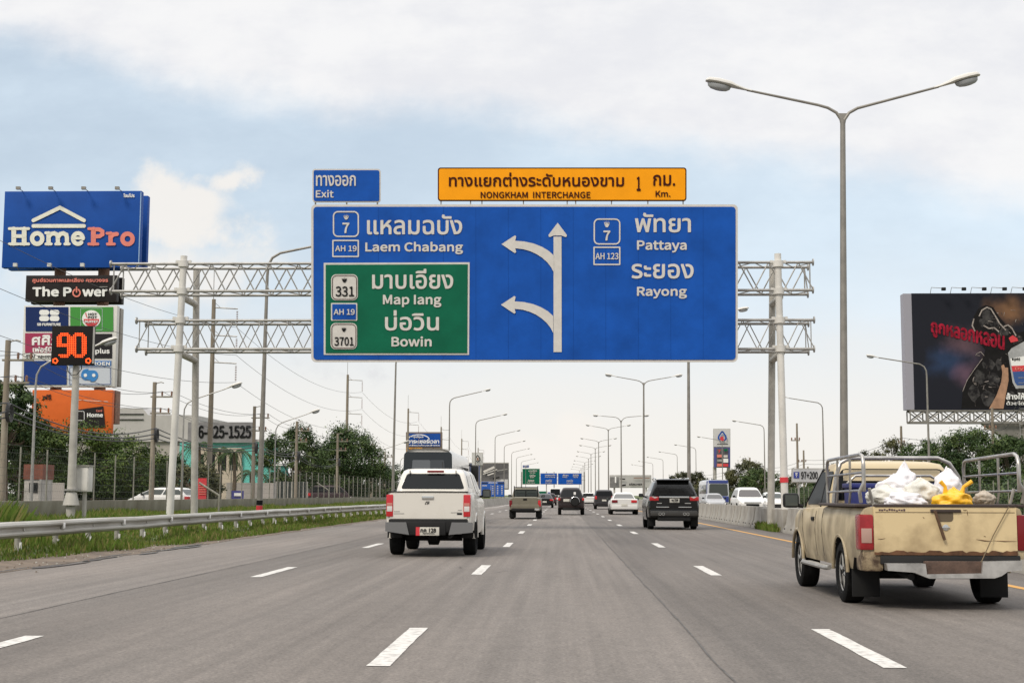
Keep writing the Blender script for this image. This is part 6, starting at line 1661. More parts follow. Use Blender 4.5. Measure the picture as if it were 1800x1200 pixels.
# dark SUV with spare wheel
cab = [(1.08, .05, 3.4, .80), (1.15, .07, 3.3, .78), (1.62, .26, 2.6, .58), (1.72, .38, 2.45, .52), (1.75, .6, 2.3, .36)]
t = generic('suv', 'dark brown SUV with a covered spare wheel on its back door', 'SUV', LP(1004, 91), 0, 4.2, 1.74, 1.08, 1.04, 1.75, DKB, cab, (.85, 3.3), .35, (.70, .84, .92, 1.08), sill=.32)
g = MB(); g.lathe([(0, .27), (-.14, .29), (-.2, .25), (-.21, .02)], (.24, -.02, .86), PLASTIC, 'y', 24); o = g.build('spare_wheel', t)
g = MB(); g.tube([(.24 + .29 * math.cos(rad(a)), -.16, .86 + .29 * math.sin(rad(a))) for a in range(-10, 191, 20)], .02, CHROME, 6); g.build('cover_ring', o)
plate(t, -.30, .93, -.03, .40, .17); g = MB(); g.box((.16, .12, 1.28), (.30, .14, 1.46), WHITE_B); g.build('sticker', t)
# white sedan
cab = [(.93, .55, 3.35, .80), (1.0, .66, 3.2, .78), (1.36, 1.35, 2.55, .60), (1.43, 1.55, 2.4, .52), (1.46, 1.7, 2.2, .36)]
t = generic('car', 'white saloon car with dark red lamps beside the black SUV', 'car', LP(1097.5, 93), 0, 4.85, 1.90, .93, .90, 1.46, WHP, cab, (1.0, 3.9), .34, None, glass=mat('grey glass', (.10, .10, .095), .1), plate_txt=.62, zrear=1.02, trunk=.5, sill=.22)
for s in (-1, 1):
    g = MB(); g.box((.44 if s > 0 else -.82, -.04, .78), (.82 if s > 0 else -.44, .2, .95), LAMP_R if s > 0 else LAMP_D, .03); g.build('tail_lamp', t)
# dark van
cab = [(1.12, .04, 3.6, .84), (1.2, .05, 3.5, .83), (1.62, .12, 2.9, .72), (1.72, .22, 2.75, .64), (1.76, .4, 2.6, .45)]
generic('van', 'dark grey people carrier just left of the white saloon', 'van', LP(1062, 129), 0, 4.6, 1.76, 1.12, 1.06, 1.76, paint('graphite', (.03, .028, .030), .3), cab, (.9, 3.6), .34, (.66, .86, .9, 1.2), plate_txt=.8)
# small white hatchback/pickup ahead of it
generic('pickup_truck', 'small distant white pickup between the dark SUV and the grey people carrier', 'pickup', LP(1034.5, 172), 0, 4.9, 1.75, 1.05, 1.0, 1.6, WHP, [(1.05, 1.7, 3.6, .78), (1.1, 1.72, 3.5, .77), (1.5, 1.8, 2.9, .66), (1.57, 1.9, 2.7, .58), (1.59, 2.1, 2.6, .4)], (1.1, 3.9), .36, (.7, .86, .65, .95))
generic('car', 'dark saloon car right behind the olive pickup in the receding queue', 'car', LP(957.5, 140), 0, 4.5, 1.74, .92, .88, 1.42, BLK, [(.92, .5, 3.2, .76), (1.0, .6, 3.1, .74), (1.3, 1.2, 2.5, .58), (1.39, 1.4, 2.3, .5), (1.42, 1.6, 2.1, .34)], (.9, 3.6), .32, (.5, .84, .7, .86), plate_txt=.6)
generic('car', 'grey hatchback next up in the queue beyond the dark saloon', 'car', LP(966.5, 176), 0, 4.2, 1.72, .95, .9, 1.5, paint('grey red', (.05, .025, .025), .3), [(.95, .06, 3.1, .76), (1.02, .1, 3.0, .74), (1.38, .4, 2.4, .6), (1.46, .55, 2.2, .5), (1.49, .7, 2.0, .34)], (.8, 3.3), .31, (.6, .84, .75, 1.0), plate_txt=.7)
generic('lorry', 'tiny white box lorry far ahead under the blue boards', 'lorry', LP(976, 260), 0, 6.0, 2.0, 1.2, 1.15, 2.6, WHP, [(1.2, .02, 5.4, .95), (1.3, .03, 5.3, .95), (2.4, .05, 4.9, .93), (2.5, .1, 4.8, .88), (2.55, .2, 4.7, .8)], (1.2, 4.8), .42, (.7, .95, .7, .95), spans=[], plate_txt=.8)
for i, (px, d, c, lab) in enumerate(((1012, 300, SLV, 'faint silver car farthest ahead in the middle lane'), (1050, 260, BLK, 'tiny dark car far ahead in the right lane'), (990, 380, WHP, 'tiny pale car near the vanishing point'))):
    generic('car', lab, 'car', LP(px, d), 0, 4.4, 1.74, .92, .88, 1.45, c, [(.92, .5, 3.2, .76), (1.0, .6, 3.1, .74), (1.3, 1.2, 2.5, .58), (1.39, 1.4, 2.3, .5), (1.42, 1.6, 2.1, .34)], (.9, 3.6), .32, (.5, .84, .7, .86))

# white coach ahead of the white pickup
def coach():
    Y = 60.0
    W = paint('coach white', (.70, .68, .64), .3)
    x = (at(708, 870, Y).x + at(795, 870, Y).x) / 2; hw0 = (at(795, 870, Y).x - at(708, 870, Y).x) / 2
    t = thing('coach', 'white coach with a big dark rear window looming above the white pickup', 'bus', (x, Y, 0))
    L = 11.5; rings = []
    prof = [(0, .98), (.05, 1.0), (.3, 1.0), (L - .5, 1.0), (L - .1, .97), (L, .92)]
    for y, s in prof:
        e = [(hw0 * .96, .35), (hw0, .7), (hw0, 1.9), (hw0 * .975, 2.7), (hw0 * .93, 3.0), (hw0 * .82, 3.14), (hw0 * .5, 3.2)]
        dz = -.06 if y in (0, L) else 0
        rings.append([Vector((a * s, y + (.12 if b > 2.6 and y == 0 else 0), b + (dz if b > 2.5 else 0))) for a, b in e] + [Vector((-a * s, y + (.12 if b > 2.6 and y == 0 else 0), b + (dz if b > 2.5 else 0))) for a, b in e[::-1]])
    g = MB(); g.loft(rings, W); g.build('body', t)
    DG_ = mat('coach glass', (.025, .028, .030), .1)
    g = MB(); w = hw0 * .97; g.panel((-w * 1.03, -.0, 1.85), (w * 1.03, -.0, 1.85), (w * 1.0, .08, 3.06), (-w * 1.0, .08, 3.06), DG_, .03, .12, .06); rw = g.build('rear_window', t)
    g = MB(); g.panel((-w * .66, -.035, 2.2), (w * .1, -.035, 2.2), (w * .1, .005, 2.72), (-w * .64, .005, 2.72), mat('window sheen', (.13, .14, .15), .15), .012, .1, .01); g.panel((w * .1, -.035, 2.25), (w * .72, -.035, 2.3), (w * .68, .005, 2.72), (w * .1, .005, 2.72), mat('window sheen dark', (.06, .065, .07), .15), .012, .1, .01); g.build('sheen_panel', rw)  # paler panels paint a sheen onto the dark rear glass
    for s in (-1, 1):
        for k in range(5):
            g = MB(); y0 = 1.0 + 2.0 * k; x = s * hw0 * .99; g.panel((x, y0, 1.75), (x, y0 + 1.85, 1.75), (x * .985, y0 + 1.85, 2.55), (x * .985, y0, 2.55), WHP if s > 0 and k < 0 else DG_, .01, .1) if s > 0 else g.panel((x, y0 + 1.85, 1.75), (x, y0, 1.75), (x * .985, y0, 2.55), (x * .985, y0 + 1.85, 2.55), DG_, .01, .1); g.build('side_window', t)
        g = MB(); g.box((s * hw0 - .16, -.03, .9), (s * hw0 - .02 if s > 0 else s * hw0 + .14, .05, 1.5), LAMP_R, .02) if s > 0 else g.box((-hw0 + .02, -.03, .9), (-hw0 + .16, .05, 1.5), LAMP_R, .02); g.build('tail_lamp', t)
        g = MB(); g.tube([(s * hw0 * .9, L - .1, 2.75), (s * (hw0 + .2), L + .1, 2.7)], .04, PLASTIC, 6); g.box((s * (hw0 + .05), L - .1, 1.9), (s * (hw0 + .42), L + .12, 2.72), PLASTIC, .08); g.build('wing_mirror', t)
    g = MB(); g.box((-.5, -.05, 1.76), (.4, .02, 1.83), LAMP_R, .01); g.build('brake_light', t)
    wheels4(t, hw0 - .16, (2.2, 9.2), .46, .28)
coach()
# ---- oncoming traffic across the median
def oncoming():
    cab = [(1.12, .06, 3.6, .84), (1.2, .1, 3.45, .83), (1.66, .35, 2.7, .66), (1.77, .5, 2.5, .58), (1.81, .75, 2.3, .42)]
    generic('suv', 'white oncoming SUV with a chrome nose behind the concrete barrier', 'SUV', (LP(1323, 92)[0], 96.7), math.pi, 4.7, 1.86, 1.12, 1.10, 1.80, WHP, cab, (.95, 3.75), .37, (.6, .88, .9, 1.1), glass=mat('warm glass', (.075, .065, .06), .12))
    t = [o for o in C.objects if o.get('label', '').startswith('white oncoming SUV')][0]; t.location.y += 4.7 * 0
    g = MB(); L = 4.7; g.box((-.55, L - .05, .80), (.55, L + .03, .87), CHROME, .02); g.box((-.42, L - .06, .60), (.42, L + .035, .74), BLACK, .02); g.build('chrome_grille', t)
    cab = [(.95, .5, 3.3, .78), (1.02, .6, 3.2, .76), (1.36, 1.1, 2.5, .6), (1.44, 1.3, 2.3, .5), (1.47, 1.5, 2.1, .34)]
    generic('car', 'silver oncoming car in front of the blue coach behind the barrier', 'car', (LP(1258, 122)[0], 126), math.pi, 4.5, 1.78, .95, .92, 1.47, SLV, cab, (.9, 3.6), .32, (.5, .84, .7, .9), glass=mat('dull glass', (.05, .05, .045), .15))
    generic('pickup_truck', 'white oncoming vehicle partly hidden by the right gantry posts', 'pickup', (LP(1366, 112)[0], 117), math.pi, 4.9, 1.8, 1.0, .98, 1.55, WHP, [(1.0, 1.7, 3.6, .8), (1.05, 1.72, 3.5, .78), (1.45, 1.8, 2.9, .66), (1.53, 1.9, 2.7, .58), (1.55, 2.1, 2.6, .4)], (1.1, 3.9), .35, (.7, .86, .65, .95), glass=GLASS_L)
    Y = 168; x = LP(1263, Y)[0]
    B = paint('coach blue', (.04, .06, .22), .3); V = paint('coach pale', (.52, .54, .56), .3)
    t = thing('coach', 'blue and white oncoming coach behind the silver car', 'bus', (x, Y, 0), math.pi)
    g = MB(); rings = []; L = 11; h = 1.27
    for y, s in ((-L, .96), (-L + .3, 1), (-.3, 1), (0, .95)):
        e = [(h, .4), (h, 1.7), (h * .97, 2.7), (h * .9, 3.02), (h * .6, 3.15)]
        rings.append([Vector((a * s, y + L, b)) for a, b in e] + [Vector((-a * s, y + L, b)) for a, b in e[::-1]])
    t.location.y = Y + L * 1.0
    g.loft(rings, V); g.build('body', t)
    g = MB(); g.panel((1.12, L, 1.25), (-1.12, L, 1.25), (-1.05, L - .02, 2.65), (1.05, L - .02, 2.65), GLASS_L, .03, .12, .05); g.build('windscreen', t)
    g = MB(); g.box((-1.14, L - .3, 2.68), (1.14, L + .02, 3.06), B, .06); g.box((1.00, L - 1.6, 1.2), (1.285, L - .5, 3.0), B, .03); g.box((-1.2, L - .1, .5), (1.2, L + .05, 1.2), B, .06); g.build('blue_band', t)
    for s in (-1, 1):
        g = MB(); g.box((s * 1.3 - .02, 1.2, 1.5), (s * 1.27 + .02, L - 1.8, 2.55), GLASS_L, .01); g.build('side_window', t)
    wheels4(t, 1.1, (2.4, 8.6), .48, .28)
oncoming()
# ---- vehicles parked along the frontage road
cab = [(1.02, .15, 3.3, .78), (1.1, .2, 3.2, .77), (1.4, .55, 2.5, .64), (1.46, .7, 2.35, .55), (1.49, .95, 2.1, .36)]
v = generic('car', 'white hatchback parked behind the mesh fence at the left gantry posts', 'car', (at(290, 870, 80).x + 2.0, 79), rad(76), 4.1, 1.72, 1.02, .98, 1.49, WHP, cab, (.8, 3.3), .32, (.6, .85, .8, 1.0), glass=GLASS_L); v.location.z = .12
cab = [(1.1, .05, 3.9, .82), (1.2, .06, 3.8, .81), (1.72, .12, 3.2, .72), (1.83, .2, 3.0, .64), (1.86, .5, 2.8, .45)]
v = generic('van', 'dark maroon van parked behind the fence between the left lamps', 'van', (at(541, 870, 140).x, 140), rad(-76), 4.4, 1.76, 1.1, 1.0, 1.86, paint('maroon van', (.045, .026, .028), .35), cab, (.9, 3.5), .33, (.66, .86, .8, 1.1)); v.location.z = .3
cab = [(.93, .5, 3.3, .78), (1.0, .6, 3.2, .76), (1.33, 1.1, 2.5, .6), (1.42, 1.3, 2.3, .5), (1.45, 1.5, 2.1, .34)]
v = generic('car', 'grey car parked far along the fence near the white pickup', 'car', (at(628, 870, 176).x, 176), rad(-65), 4.4, 1.74, .93, .9, 1.45, SLV, cab, (.9, 3.6), .32, (.5, .84, .7, .9)); v.location.z = .3
v = generic('car', 'dark car parked in the shade of the left trees behind the cabinet', 'car', (at(212, 870, 112).x, 112), rad(60), 4.4, 1.74, .93, .9, 1.45, BLK, cab, (.9, 3.6), .32, (.5, .84, .7, .9)); v.location.z = .3
v = generic('pickup_truck', 'red pickup beyond the fence right beside the white pickup tail lamp', 'pickup', (at(692, 870, 190).x, 190), 0, 4.9, 1.78, 1.05, 1.0, 1.62, paint('red paint', (.30, .03, .03), .3), [(1.05, 1.7, 3.6, .78), (1.1, 1.72, 3.5, .77), (1.5, 1.8, 2.9, .66), (1.57, 1.9, 2.7, .58), (1.59, 2.1, 2.6, .4)], (1.1, 3.9), .36, (.7, .86, .65, .95)); v.location.z = .3
# ------------------------------------------------------------------ trees and shrubs
BARK = mat('bark', (.10, .075, .05), .9, 0, .3, 6, bump=.5, bscale=18)
LEAF = [[mat('leaf dark %s' % n, d, .7, spec=.25), mat('leaf mid %s' % n, m, .65, spec=.3), mat('leaf light %s' % n, l, .6, spec=.3)] for n, d, m, l in
        (('fresh', (.026, .048, .009), (.056, .094, .014), (.105, .145, .026)), ('deep', (.020, .042, .010), (.042, .074, .016), (.078, .112, .028)), ('dusty', (.030, .034, .013), (.058, .062, .022), (.10, .098, .034)))]
def tree_mesh(seed, rx, ry, zc, rz, trunk_h, pal, clumps=60, leaves=55, leaf=.16, spread=.50, cone=0.0):
    """returns (trunk builder, crown builder); crown of leaf faces gathered in clumps round the limb ends"""
    clumps = int(clumps * 1.5); leaves = int(leaves * 2.0); leaf *= .55
    rng = random.Random(seed); T, K = MB(), MB()
    ids = [K.mi(m) for m in LEAF[pal]]
    T.tube([(0, 0, 0), (.05, 0, trunk_h * .5), (0, .05, trunk_h), (0, 0, zc)], [.16 + rx * .02, .13 + rx * .015, .11, .06], BARK, 8)
    cl = []
    for i in range(clumps):
        while True:
            d = Vector((rng.uniform(-1, 1), rng.uniform(-1, 1), rng.uniform(-1, 1)))
            if .25 < d.length < 1: break
        d = d.normalized() * (d.length ** .45) * (1 + .22 * mnoise.noise(d * 1.7 + Vector((seed, 0, 0))))
        k = 1 - cone * max(0, d.z)
        c = Vector((d.x * rx * k, d.y * ry * k, zc + d.z * rz)); cl.append(c)
        if i % 5 == 0: T.tube([(0, 0, trunk_h + rng.uniform(-.1, .5) * (zc - trunk_h)), Vector((c.x * .5, c.y * .5, (trunk_h + c.z) / 2 + .2)), c], [.07, .05, .02], BARK, 5)
    for c in cl:
        r = spread * rng.uniform(.6, 1.35) * (rx + rz) / 6
        tone = rng.random()
        for _ in range(int(leaves * rng.uniform(.6, 1.3))):
            p = Vector((rng.gauss(0, 1), rng.gauss(0, 1), rng.gauss(0, .75))) * r * .62
            if p.length > 1.9 * r: continue
            q = c + p; s = leaf * rng.uniform(.6, 1.4)
            n = (Vector((rng.uniform(-1, 1), rng.uniform(-1, 1), rng.uniform(-.2, 1.3))) + p.normalized() * .8).normalized()
            a = n.cross(Vector((rng.uniform(-1, 1), rng.uniform(-1, 1), rng.uniform(-1, 1)))).normalized(); b = n.cross(a)
            o = len(K.v)
            K.v += [tuple(q - a * s), tuple(q + b * s * .45), tuple(q + a * s), tuple(q - b * s * .45)]
            K.f.append((o, o + 1, o + 2, o + 3))
            w = tone * .92 + rng.random() * .28
            K.m.append(ids[0] if w < .42 else ids[1] if w < .85 else ids[2])
    return T, K
def tree(label, px, d, ztop, args, z=0.0, name='tree', group=None, cat='tree'):
    t = thing(name, label, cat, (at(px, 870, d).x, d, z), group=group)
    T, K = tree_mesh(*args)
    T.build('trunk', t); o = K.build('crown', t, smooth=0); o['kind'] = 'stuff' if False else 'thing'
    del o['kind']
    return t
GT = 'dark trees behind the frontage road'
#               seed  rx  ry  zc  rz trunk pal clumps leaves leaf
tree('feathery dark tree at the left edge, tallest beside the cut-off pole', 6, 62, 0, (1, 1.3, 1.9, 4.0, 1.9, 2.0, 1, 60, 80, .15), .3, group=GT)
tree('dark tree leaning in front of the orange hoarding', 42, 66, 0, (2, 1.8, 2.2, 2.8, 1.8, 1.2, 0, 60, 80, .15), .3, group=GT)
tree('bright green spreading tree below the black loyalty card picture', 120, 83, 0, (3, 3.6, 2.6, 3.0, 2.0, 1.2, 0, 85, 85, .15), .3, group=GT)
tree('green tree right below the orange hoarding, left of the small utility pole', 203, 84.5, 0, (4, 3.2, 2.4, 2.4, 1.7, 1.2, 0, 80, 85, .15), .3, group=GT)
tree('low dark tree seen between the white gantry post and the utility pole', 288, 98, 0, (5, 3.0, 2.4, 2.0, 1.5, 1.0, 1, 70, 80, .15), .3, group=GT)
tree('olive bush-like tree behind the grey gantry post', 338, 90, 0, (6, 1.8, 1.8, 1.5, 1.3, .8, 2, 55, 70, .15), .3, group=GT)
tree('dark undergrowth tree low behind the fence at the far left', 90, 82, 0, (7, 2.8, 2.2, 1.6, 1.5, .6, 1, 60, 70, .15), .3, group=GT)
tree('dark undergrowth tree low behind the fence beside the grey cabinet', 165, 84, 0, (8, 2.8, 2.2, 1.6, 1.5, .6, 1, 60, 70, .15), .3, group=GT)
tree('dark undergrowth tree low behind the parked white hatchback', 246, 92, 0, (9, 2.8, 2.2, 1.6, 1.5, .6, 1, 60, 70, .15), .3, group=GT)
tree('round dark tree behind the pale utility pole', 514, 128, 0, (11, 2.9, 2.6, 4.0, 2.9, 1.6, 1, 85, 80, .19), .3, group=GT)
tree('tallest left tree with a spiky top right of the teal house', 613, 146, 0, (12, 3.7, 3.2, 4.3, 3.5, 1.6, 1, 110, 80, .21, .62, .35), .3, group=GT)
tree('mid-sized tree filling the gap between the round and the tallest left tree', 572, 152, 0, (13, 3.0, 2.8, 3.3, 2.7, 1.2, 1, 75, 80, .20), .3, group=GT)
tree('low dark tree left of the round dark tree', 474, 146, 0, (14, 2.0, 2.0, 1.8, 1.5, 1.0, 1, 50, 70, .18), .3, group=GT)
tree('low tree right of the tallest left tree, over the fence', 655, 176, 0, (15, 3.2, 2.6, 2.4, 2.2, 1.0, 1, 70, 75, .22), .3, group=GT)
tree('small dark tree beside the white coach', 694, 215, 0, (16, 2.8, 2.6, 2.8, 2.6, 1.0, 1, 60, 70, .25), .3, group=GT)
GRT = 'trees across the opposite carriageway'
tree('open-crowned tree at the left end of the right-hand trees, under the billboard corner', 1578, 138, 0, (21, 2.1, 2.2, 4.5, 2.2, 2.2, 2, 45, 55, .17), 0, group=GRT)
tree('broad dark tree under the middle of the billboard lattice', 1645, 132, 0, (22, 3.2, 3.0, 3.7, 2.9, 1.5, 1, 100, 80, .19), 0, group=GRT)
tree('tallest right-hand tree, under the figure on the billboard', 1712, 130, 0, (23, 3.6, 3.0, 4.0, 3.1, 1.5, 1, 110, 80, .19), 0, group=GRT)
tree('dark tree at the right edge beside the billboard column', 1782, 126, 0, (24, 3.3, 3.0, 3.6, 2.9, 1.5, 1, 95, 80, .19), 0, group=GRT)
tree('tree with leafy top between the fuel sign and the gantry posts', 1312, 215, 0, (25, 3.0, 2.8, 3.7, 2.8, 1.2, 2, 75, 75, .24), 0, group=GRT)
tree('darker tree close left of the gantry posts', 1340, 205, 0, (26, 2.9, 2.6, 2.7, 2.5, 1.0, 1, 70, 75, .24), 0, group=GRT)
tree('flat-topped tree left of the far median lamp, above the black SUV roof', 1201, 260, 0, (27, 2.6, 2.4, 3.6, 1.9, 1.5, 2, 55, 60, .25), 0, group=GRT)
tree('tree rising right of the black SUV roof', 1228, 235, 0, (28, 2.4, 2.4, 2.6, 2.4, 1.0, 2, 60, 60, .24), 0, group=GRT)
tree('hazy tree behind the kilometre plate', 1412, 190, 0, (29, 3.4, 2.6, 2.4, 2.2, 1.0, 2, 70, 75, .22), 0, group=GRT)
tree('small tree peeking over the cab of the cream pickup', 1524, 175, 0, (30, 2.8, 2.6, 4.3, 2.2, 1.5, 2, 60, 65, .2), 0, group=GRT)
tree('tree behind the windscreen of the cream pickup', 1470, 180, 0, (31, 3.4, 2.6, 2.6, 2.2, 1.0, 1, 70, 75, .22), 0, group=GRT)
def shrubs():
    proto = None
    for i in range(26):
        d = 74 + 9.5 * i
        lab = '%s dark shrub along the fence across the opposite carriageway, counting away from the camera' % ordn(i)
        if proto is None:
            proto = thing('shrub', lab, 'shrub', (30.2, d, 0), group='shrubs along the far fence')
            T, K = tree_mesh(41, 4.6, 1.6, 1.1, 1.15, .4, 1, 80, 60, .17); T.build('stem', proto); K.build('foliage', proto, smooth=0)
        else: dup(proto, (30.2 + random.Random(i).uniform(-.6, .6), d, 0), lab, rz=math.pi * (i % 2) + math.pi / 2, scale=random.Random(i).uniform(.8, 1.15))
    proto.rotation_euler = (0, 0, math.pi / 2)
shrubs()
def palm(label, px, d, H, seed, z=.3):
    t = thing('palm_tree', label, 'palm', (at(px, 870, d).x, d, z), group='palms in front of the teal house')
    rng = random.Random(seed); g = MB(); g.tube([(0, 0, 0), (.08, 0, H * .5), (0, 0, H)], [.2, .15, .12], BARK, 9); g.build('trunk', t)
    g = MB()
    for k in range(15):
        a = 2 * math.pi * k / 15 + rng.uniform(-.2, .2); e = rng.uniform(.1, 1.1); L = rng.uniform(1.7, 2.4); P = []
        for j in range(9):
            f = j / 8; r = L * f * math.cos(e * (1 - .3 * f)); zz = H + L * f * math.sin(e) - 1.5 * f * f * L * .75; P.append(Vector((r * math.cos(a), r * math.sin(a), zz)))
        g.tube(P, [.025] * 8 + [.01], LEAF[1][1], 4)
        sd = Vector((-math.sin(a), math.cos(a), 0))
        for j in range(1, 9):
            for s in (-1, 1):
                for h in (0, .5):
                    p = P[j] if h == 0 or j == 8 else P[j].lerp(P[j + 1], .5); l = .55 * (1 - .35 * j / 8); tip = p + sd * s * l + Vector((math.cos(a), math.sin(a), 0)) * .2 + Vector((0, 0, -.28)); o = p + Vector((math.cos(a), math.sin(a), 0)) * .06
                    g.add([p, o, tip], [(0, 1, 2)], LEAF[1][rng.choice((0, 1, 1))])
    g.build('crown', t, smooth=0)
palm('palm with arching fronds before the teal wall, right of the brown power pole', 410, 112, 4.2, 1)
palm('low palm at the right corner of the teal house', 440, 116, 2.6, 2)
palm('palm between the grey gantry post and the brown power pole', 348, 118, 5.0, 3)
palm('palm right behind the brown power pole', 385, 120, 4.6, 4)

# ------------------------------------------------------------------ buildings and roadside things
TEAL = mat('teal wall', (.13, .50, .44), .7, 0, .08, .6)
GREYW = mat('grey wall', (.36, .33, .30), .8, 0, .12, .5)
ROOFM = mat('sheet roof', (.42, .40, .38), .6, 0, .1, .5)
BEIGE = mat('beige wall', (.50, .42, .33), .8, 0, .1, .6)
def teal_house():
    Y = 140
    a, b = at(316, 776, Y), at(455, 870, Y)
    t = thing('house', 'teal painted house with a grey phone-number banner on its roof edge', 'house', ((a.x + b.x) / 2, Y, .2))
    g = MB(); g.box((a.x, Y, .2), (b.x, Y + 9, a.z), TEAL); g.build('wall', t, True)
    w = at(426, 787, Y); c = at(345, 787, Y); g = MB(); g.box((c.x, Y - .35, .2), (w.x, Y - .003, w.z), BEIGE); g.build('porch', t, True)
    p, q = at(333, 742, Y), at(448, 778, Y); g = MB(); g.box((p.x, Y - .5, q.z), (q.x, Y - .2, p.z), mat('banner grey', (.27, .26, .26), .8, 0, 0, 1.2, col2=(.18, .175, .18), spec=.1)); bn = g.build('banner', t, True)
    g = MB(); text_px(g, '06-025-1525', (338, 747.5, 441.5, 770), Y - .5, BLACK, .9, 1); g.build('lettering', bn, True)
    g = MB(); g.box((a.x - .3, Y - .1, a.z + .003), (b.x + .3, Y + 9.2, a.z + .25), ROOFM); g.build('roof', t, True)
    for px in (352, 372, 392, 412):
        k = at(px, 812, Y); g = MB(); g.box((k.x - .4, Y - .40, k.z - .8), (k.x + .4, Y - .352, k.z + .8), GLASS); g.build('window', t, True)
    a, b = at(462, 818, Y), at(492, 870, Y)
    t = thing('shed', 'small teal shed right of the red-banded lamp', 'shed', ((a.x + b.x) / 2, Y, .2))
    g = MB(); g.box((a.x, Y, .2), (b.x, Y + 4, a.z), TEAL); g.build('wall', t, True); g = MB(); g.box((a.x - .2, Y - .2, a.z + .003), (b.x + .2, Y + 4.2, a.z + .15), WHITE_B); g.build('roof', t, True)
    g = MB(); g.box((b.x - .25, Y - .06, .2), (b.x, Y - .003, a.z), WHITE_B); g.build('corner_post', t, True)
teal_house()
def warehouse():
    Y = 205
    def P(px, py): return at(px, py, Y)
    t = thing('warehouse', 'big pale grey warehouse with a louvred roof behind the left trees', 'warehouse', (P(250, 870).x, Y, .2))
    a, b = P(120, 775), P(345, 870); g = MB(); g.box((a.x, Y, .2), (b.x, Y + 30, a.z), GREYW); g.build('wall', t, True)
    pts = [P(120, 717.5), P(252, 717.5), P(262, 729.5), P(345, 729.5), P(345, 776), P(120, 776)]
    g = MB(); g.poly([(p.x, Y - .4, p.z) for p in pts], (0, 30, 0), ROOFM); rf = g.build('roof', t, True)
    for y in (727, 736.5):
        p, q = P(150, y), P(254, y + 1.6); g = MB(); g.box((p.x, Y - .55, q.z), (q.x, Y - .41, p.z), PLASTIC); g.build('louvre', rf, True)
warehouse()
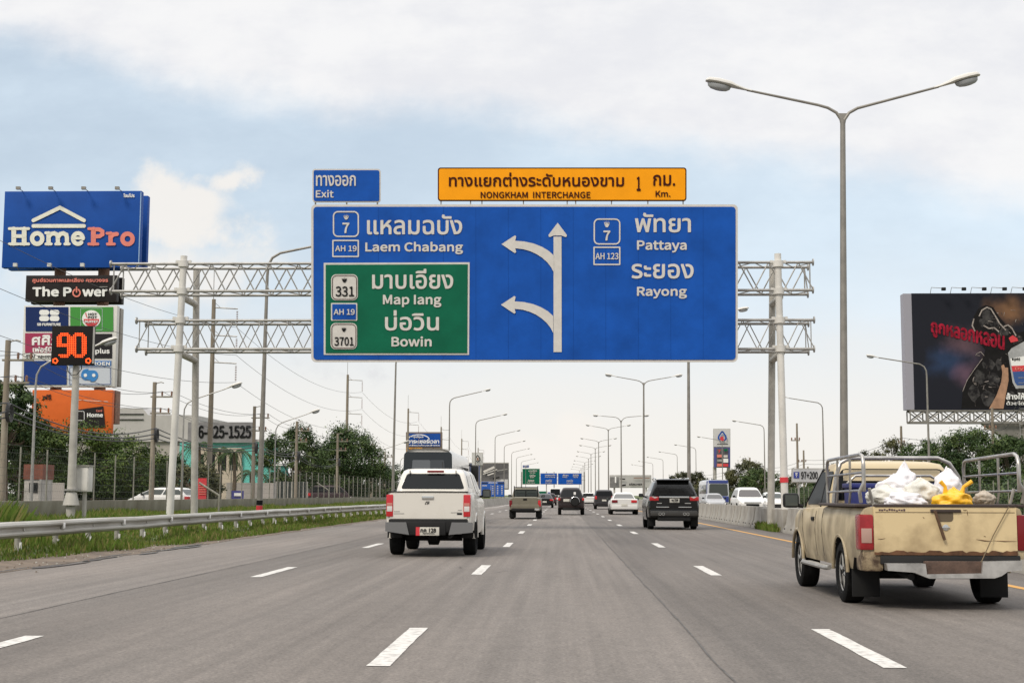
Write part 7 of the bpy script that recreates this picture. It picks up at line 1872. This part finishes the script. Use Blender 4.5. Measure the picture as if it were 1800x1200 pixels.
def yard():
    def low(name, label, cat, box, Y, m, depth=.3, roof=None, z=.25):
        a, b = at(box[0], box[1], Y), at(box[2], box[3], Y); t = thing(name, label, cat, ((a.x + b.x) / 2, Y, z))
        g = MB(); g.box((a.x, Y, z), (b.x, Y + depth, a.z), m); g.build('body', t, True)
        return t, a, b
    low('yard_wall', 'plain grey yard wall right of the brown power pole', 'wall', (398, 848, 484, 870), 112, GREYW)
    t, a, b = low('gate', 'dark sliding gate between the lamp and the parked maroon van', 'gate', (486, 846, 540, 872), 118, mat('gate dark', (.035, .045, .04), .6), .1)
    g = MB()
    for k in range(9): x = a.x + (b.x - a.x) * k / 8; g.box((x - .04, 117.9, .25), (x + .04, 117.99, a.z), GALV_D)
    g.build('bars', t, True)['kind'] = 'stuff'
    t, a, b = low('house', 'low grey bungalow with a pale roof behind the maroon van', 'house', (532, 850, 628, 870), 185, GREYW, 8)
    g = MB(); x0, x1, z = a.x, b.x, a.z; xm = at(572, 845, 185).x; g.poly([(x0 - .5, 184.5, z + .003), (x1 + .5, 184.5, z + .003), (xm + 1, 184.5, z + 1.2), (xm - 1, 184.5, z + 1.2)], (0, 9, 0), ROOFM); g.build('roof', t, True)
    for px in (548, 600, 618): k = at(px, 862, 185); g = MB(); g.box((k.x - .5, 184.9, k.z - .5), (k.x + .5, 184.99, k.z + .6), GLASS_L); g.build('window', t, True)
    t, a, b = low('notice_board', 'red notice board leaning behind the grey gantry post', 'sign', (347, 840, 362, 876), 74, RED, .08)
    g = MB()
    for k in range(5): p = at(350, 852 + 4 * k, 74); g.box((p.x, 73.96, p.z - .02), (p.x + .35, 73.99, p.z + .02), SALMON)
    g.build('markings', t, True)
    t, a, b = low('banner', 'small blue banner standing on the yard wall side of the fence', 'sign', (406, 862, 428, 876), 95, mat('banner violet', (.05, .05, .22), .6), .05)
    g = MB(); p = at(412, 866, 95); g.box((p.x, 94.94, p.z - .2), (p.x + .5, 94.99, p.z), WHITE_B); g.build('markings', t, True)
    t, a, b = low('kiosk', 'small pale kiosk with a brown-red top behind the fence at far left', 'kiosk', (43, 842, 73, 877), 58, mat('kiosk wall', (.38, .36, .33), .8, 0, .3, 2), 1.2)
    g = MB(); g.box((a.x - .03, 57.95, a.z + .003), (b.x + .03, 59.25, a.z + .62), mat('kiosk red', (.16, .055, .035), .8, 0, .3, 2)); g.build('top', t, True)
    g = MB(); p = at(52, 848, 58); g.box((p.x, 57.96, p.z - .4), (p.x + .35, 57.99, p.z), GLASS); g.build('window', t, True)
    g = MB(); p = at(72, 850, 58); g.box((b.x - .08, 57.9, .25), (b.x, 57.99, a.z), GALV); g.build('corner_post', t, True)
    t, a, b = low('sign_board', 'pale small board low behind the fence beside the speed board pole', 'sign', (91, 848, 112, 866), 62, GREYW, .08)
    for px, h in ((350, 0), (557, 1)):
        Y = 62 if h == 0 else 105
        q = at(px, 848, Y); g = MB(); g.tube([(q.x + .9, Y, .35), (q.x + .9, Y, q.z - .55), (q.x, Y, q.z)], .045, FP, 8); tag(g.build('bent_post'), 'bent steel post leaning above the concrete wall %s' % ('beside the red notice board' if h == 0 else 'in front of the maroon van'), 'post')
    for i, (px, d, h, lab) in enumerate(((560, 170, 6, 'slim floodlight mast right of the pale utility pole'), (637, 180, 8, 'slim mast in front of the tallest left tree'))):
        q = at(px, 870, d); g = MB(); g.tube([(q.x, d, .3), (q.x, d, h)], [.08, .05], GALV_D, 8); g.box((q.x - .25, d - .1, h), (q.x + .25, d + .1, h + .25), GALV_D, .03); tag(g.build('light_mast'), lab, 'mast')
yard()
def drain():
    # dirty puddled edge at the lower left
    rng = random.Random(12); b = MB(); M_ = mat('wet dirt', (.035, .028, .022), .35, 0, .3, 3)
    for k in range(16):
        y = 17.6 + 1.1 * k + rng.uniform(-.3, .3); x = -9.05 + rng.uniform(-.1, .45) ; l = rng.uniform(.4, 1.6); w = rng.uniform(.04, .16)
        n = 14; b.add([(x + w * math.cos(2 * math.pi * i / n) * rng.uniform(.6, 1.1), y + l * math.sin(2 * math.pi * i / n), .0085 + .0005 * k) for i in range(n)], [tuple(range(n))], M_)
    tag(b.build('road_dirt', smooth=0), kind='structure')
    rng = random.Random(13); b = MB()
    for k in range(420):
        y = 16 + 40 * rng.random() ** 1.4; x = -9.4 + rng.gauss(0, .35); s = rng.uniform(.008, .03); p = Vector((x, y, .012 + max(0, zver(x) if x < -9.2 else 0)))
        b.add([p + Vector((s, 0, 0)), p + Vector((0, s, 0)), p - Vector((s, 0, 0)), p - Vector((0, s, 0)), p + Vector((0, 0, s))], [(0, 1, 4), (1, 2, 4), (2, 3, 4), (3, 0, 4)], DIRT if k % 2 else CONC)
    tag(b.build('gravel', smooth=0), kind='stuff')
drain()
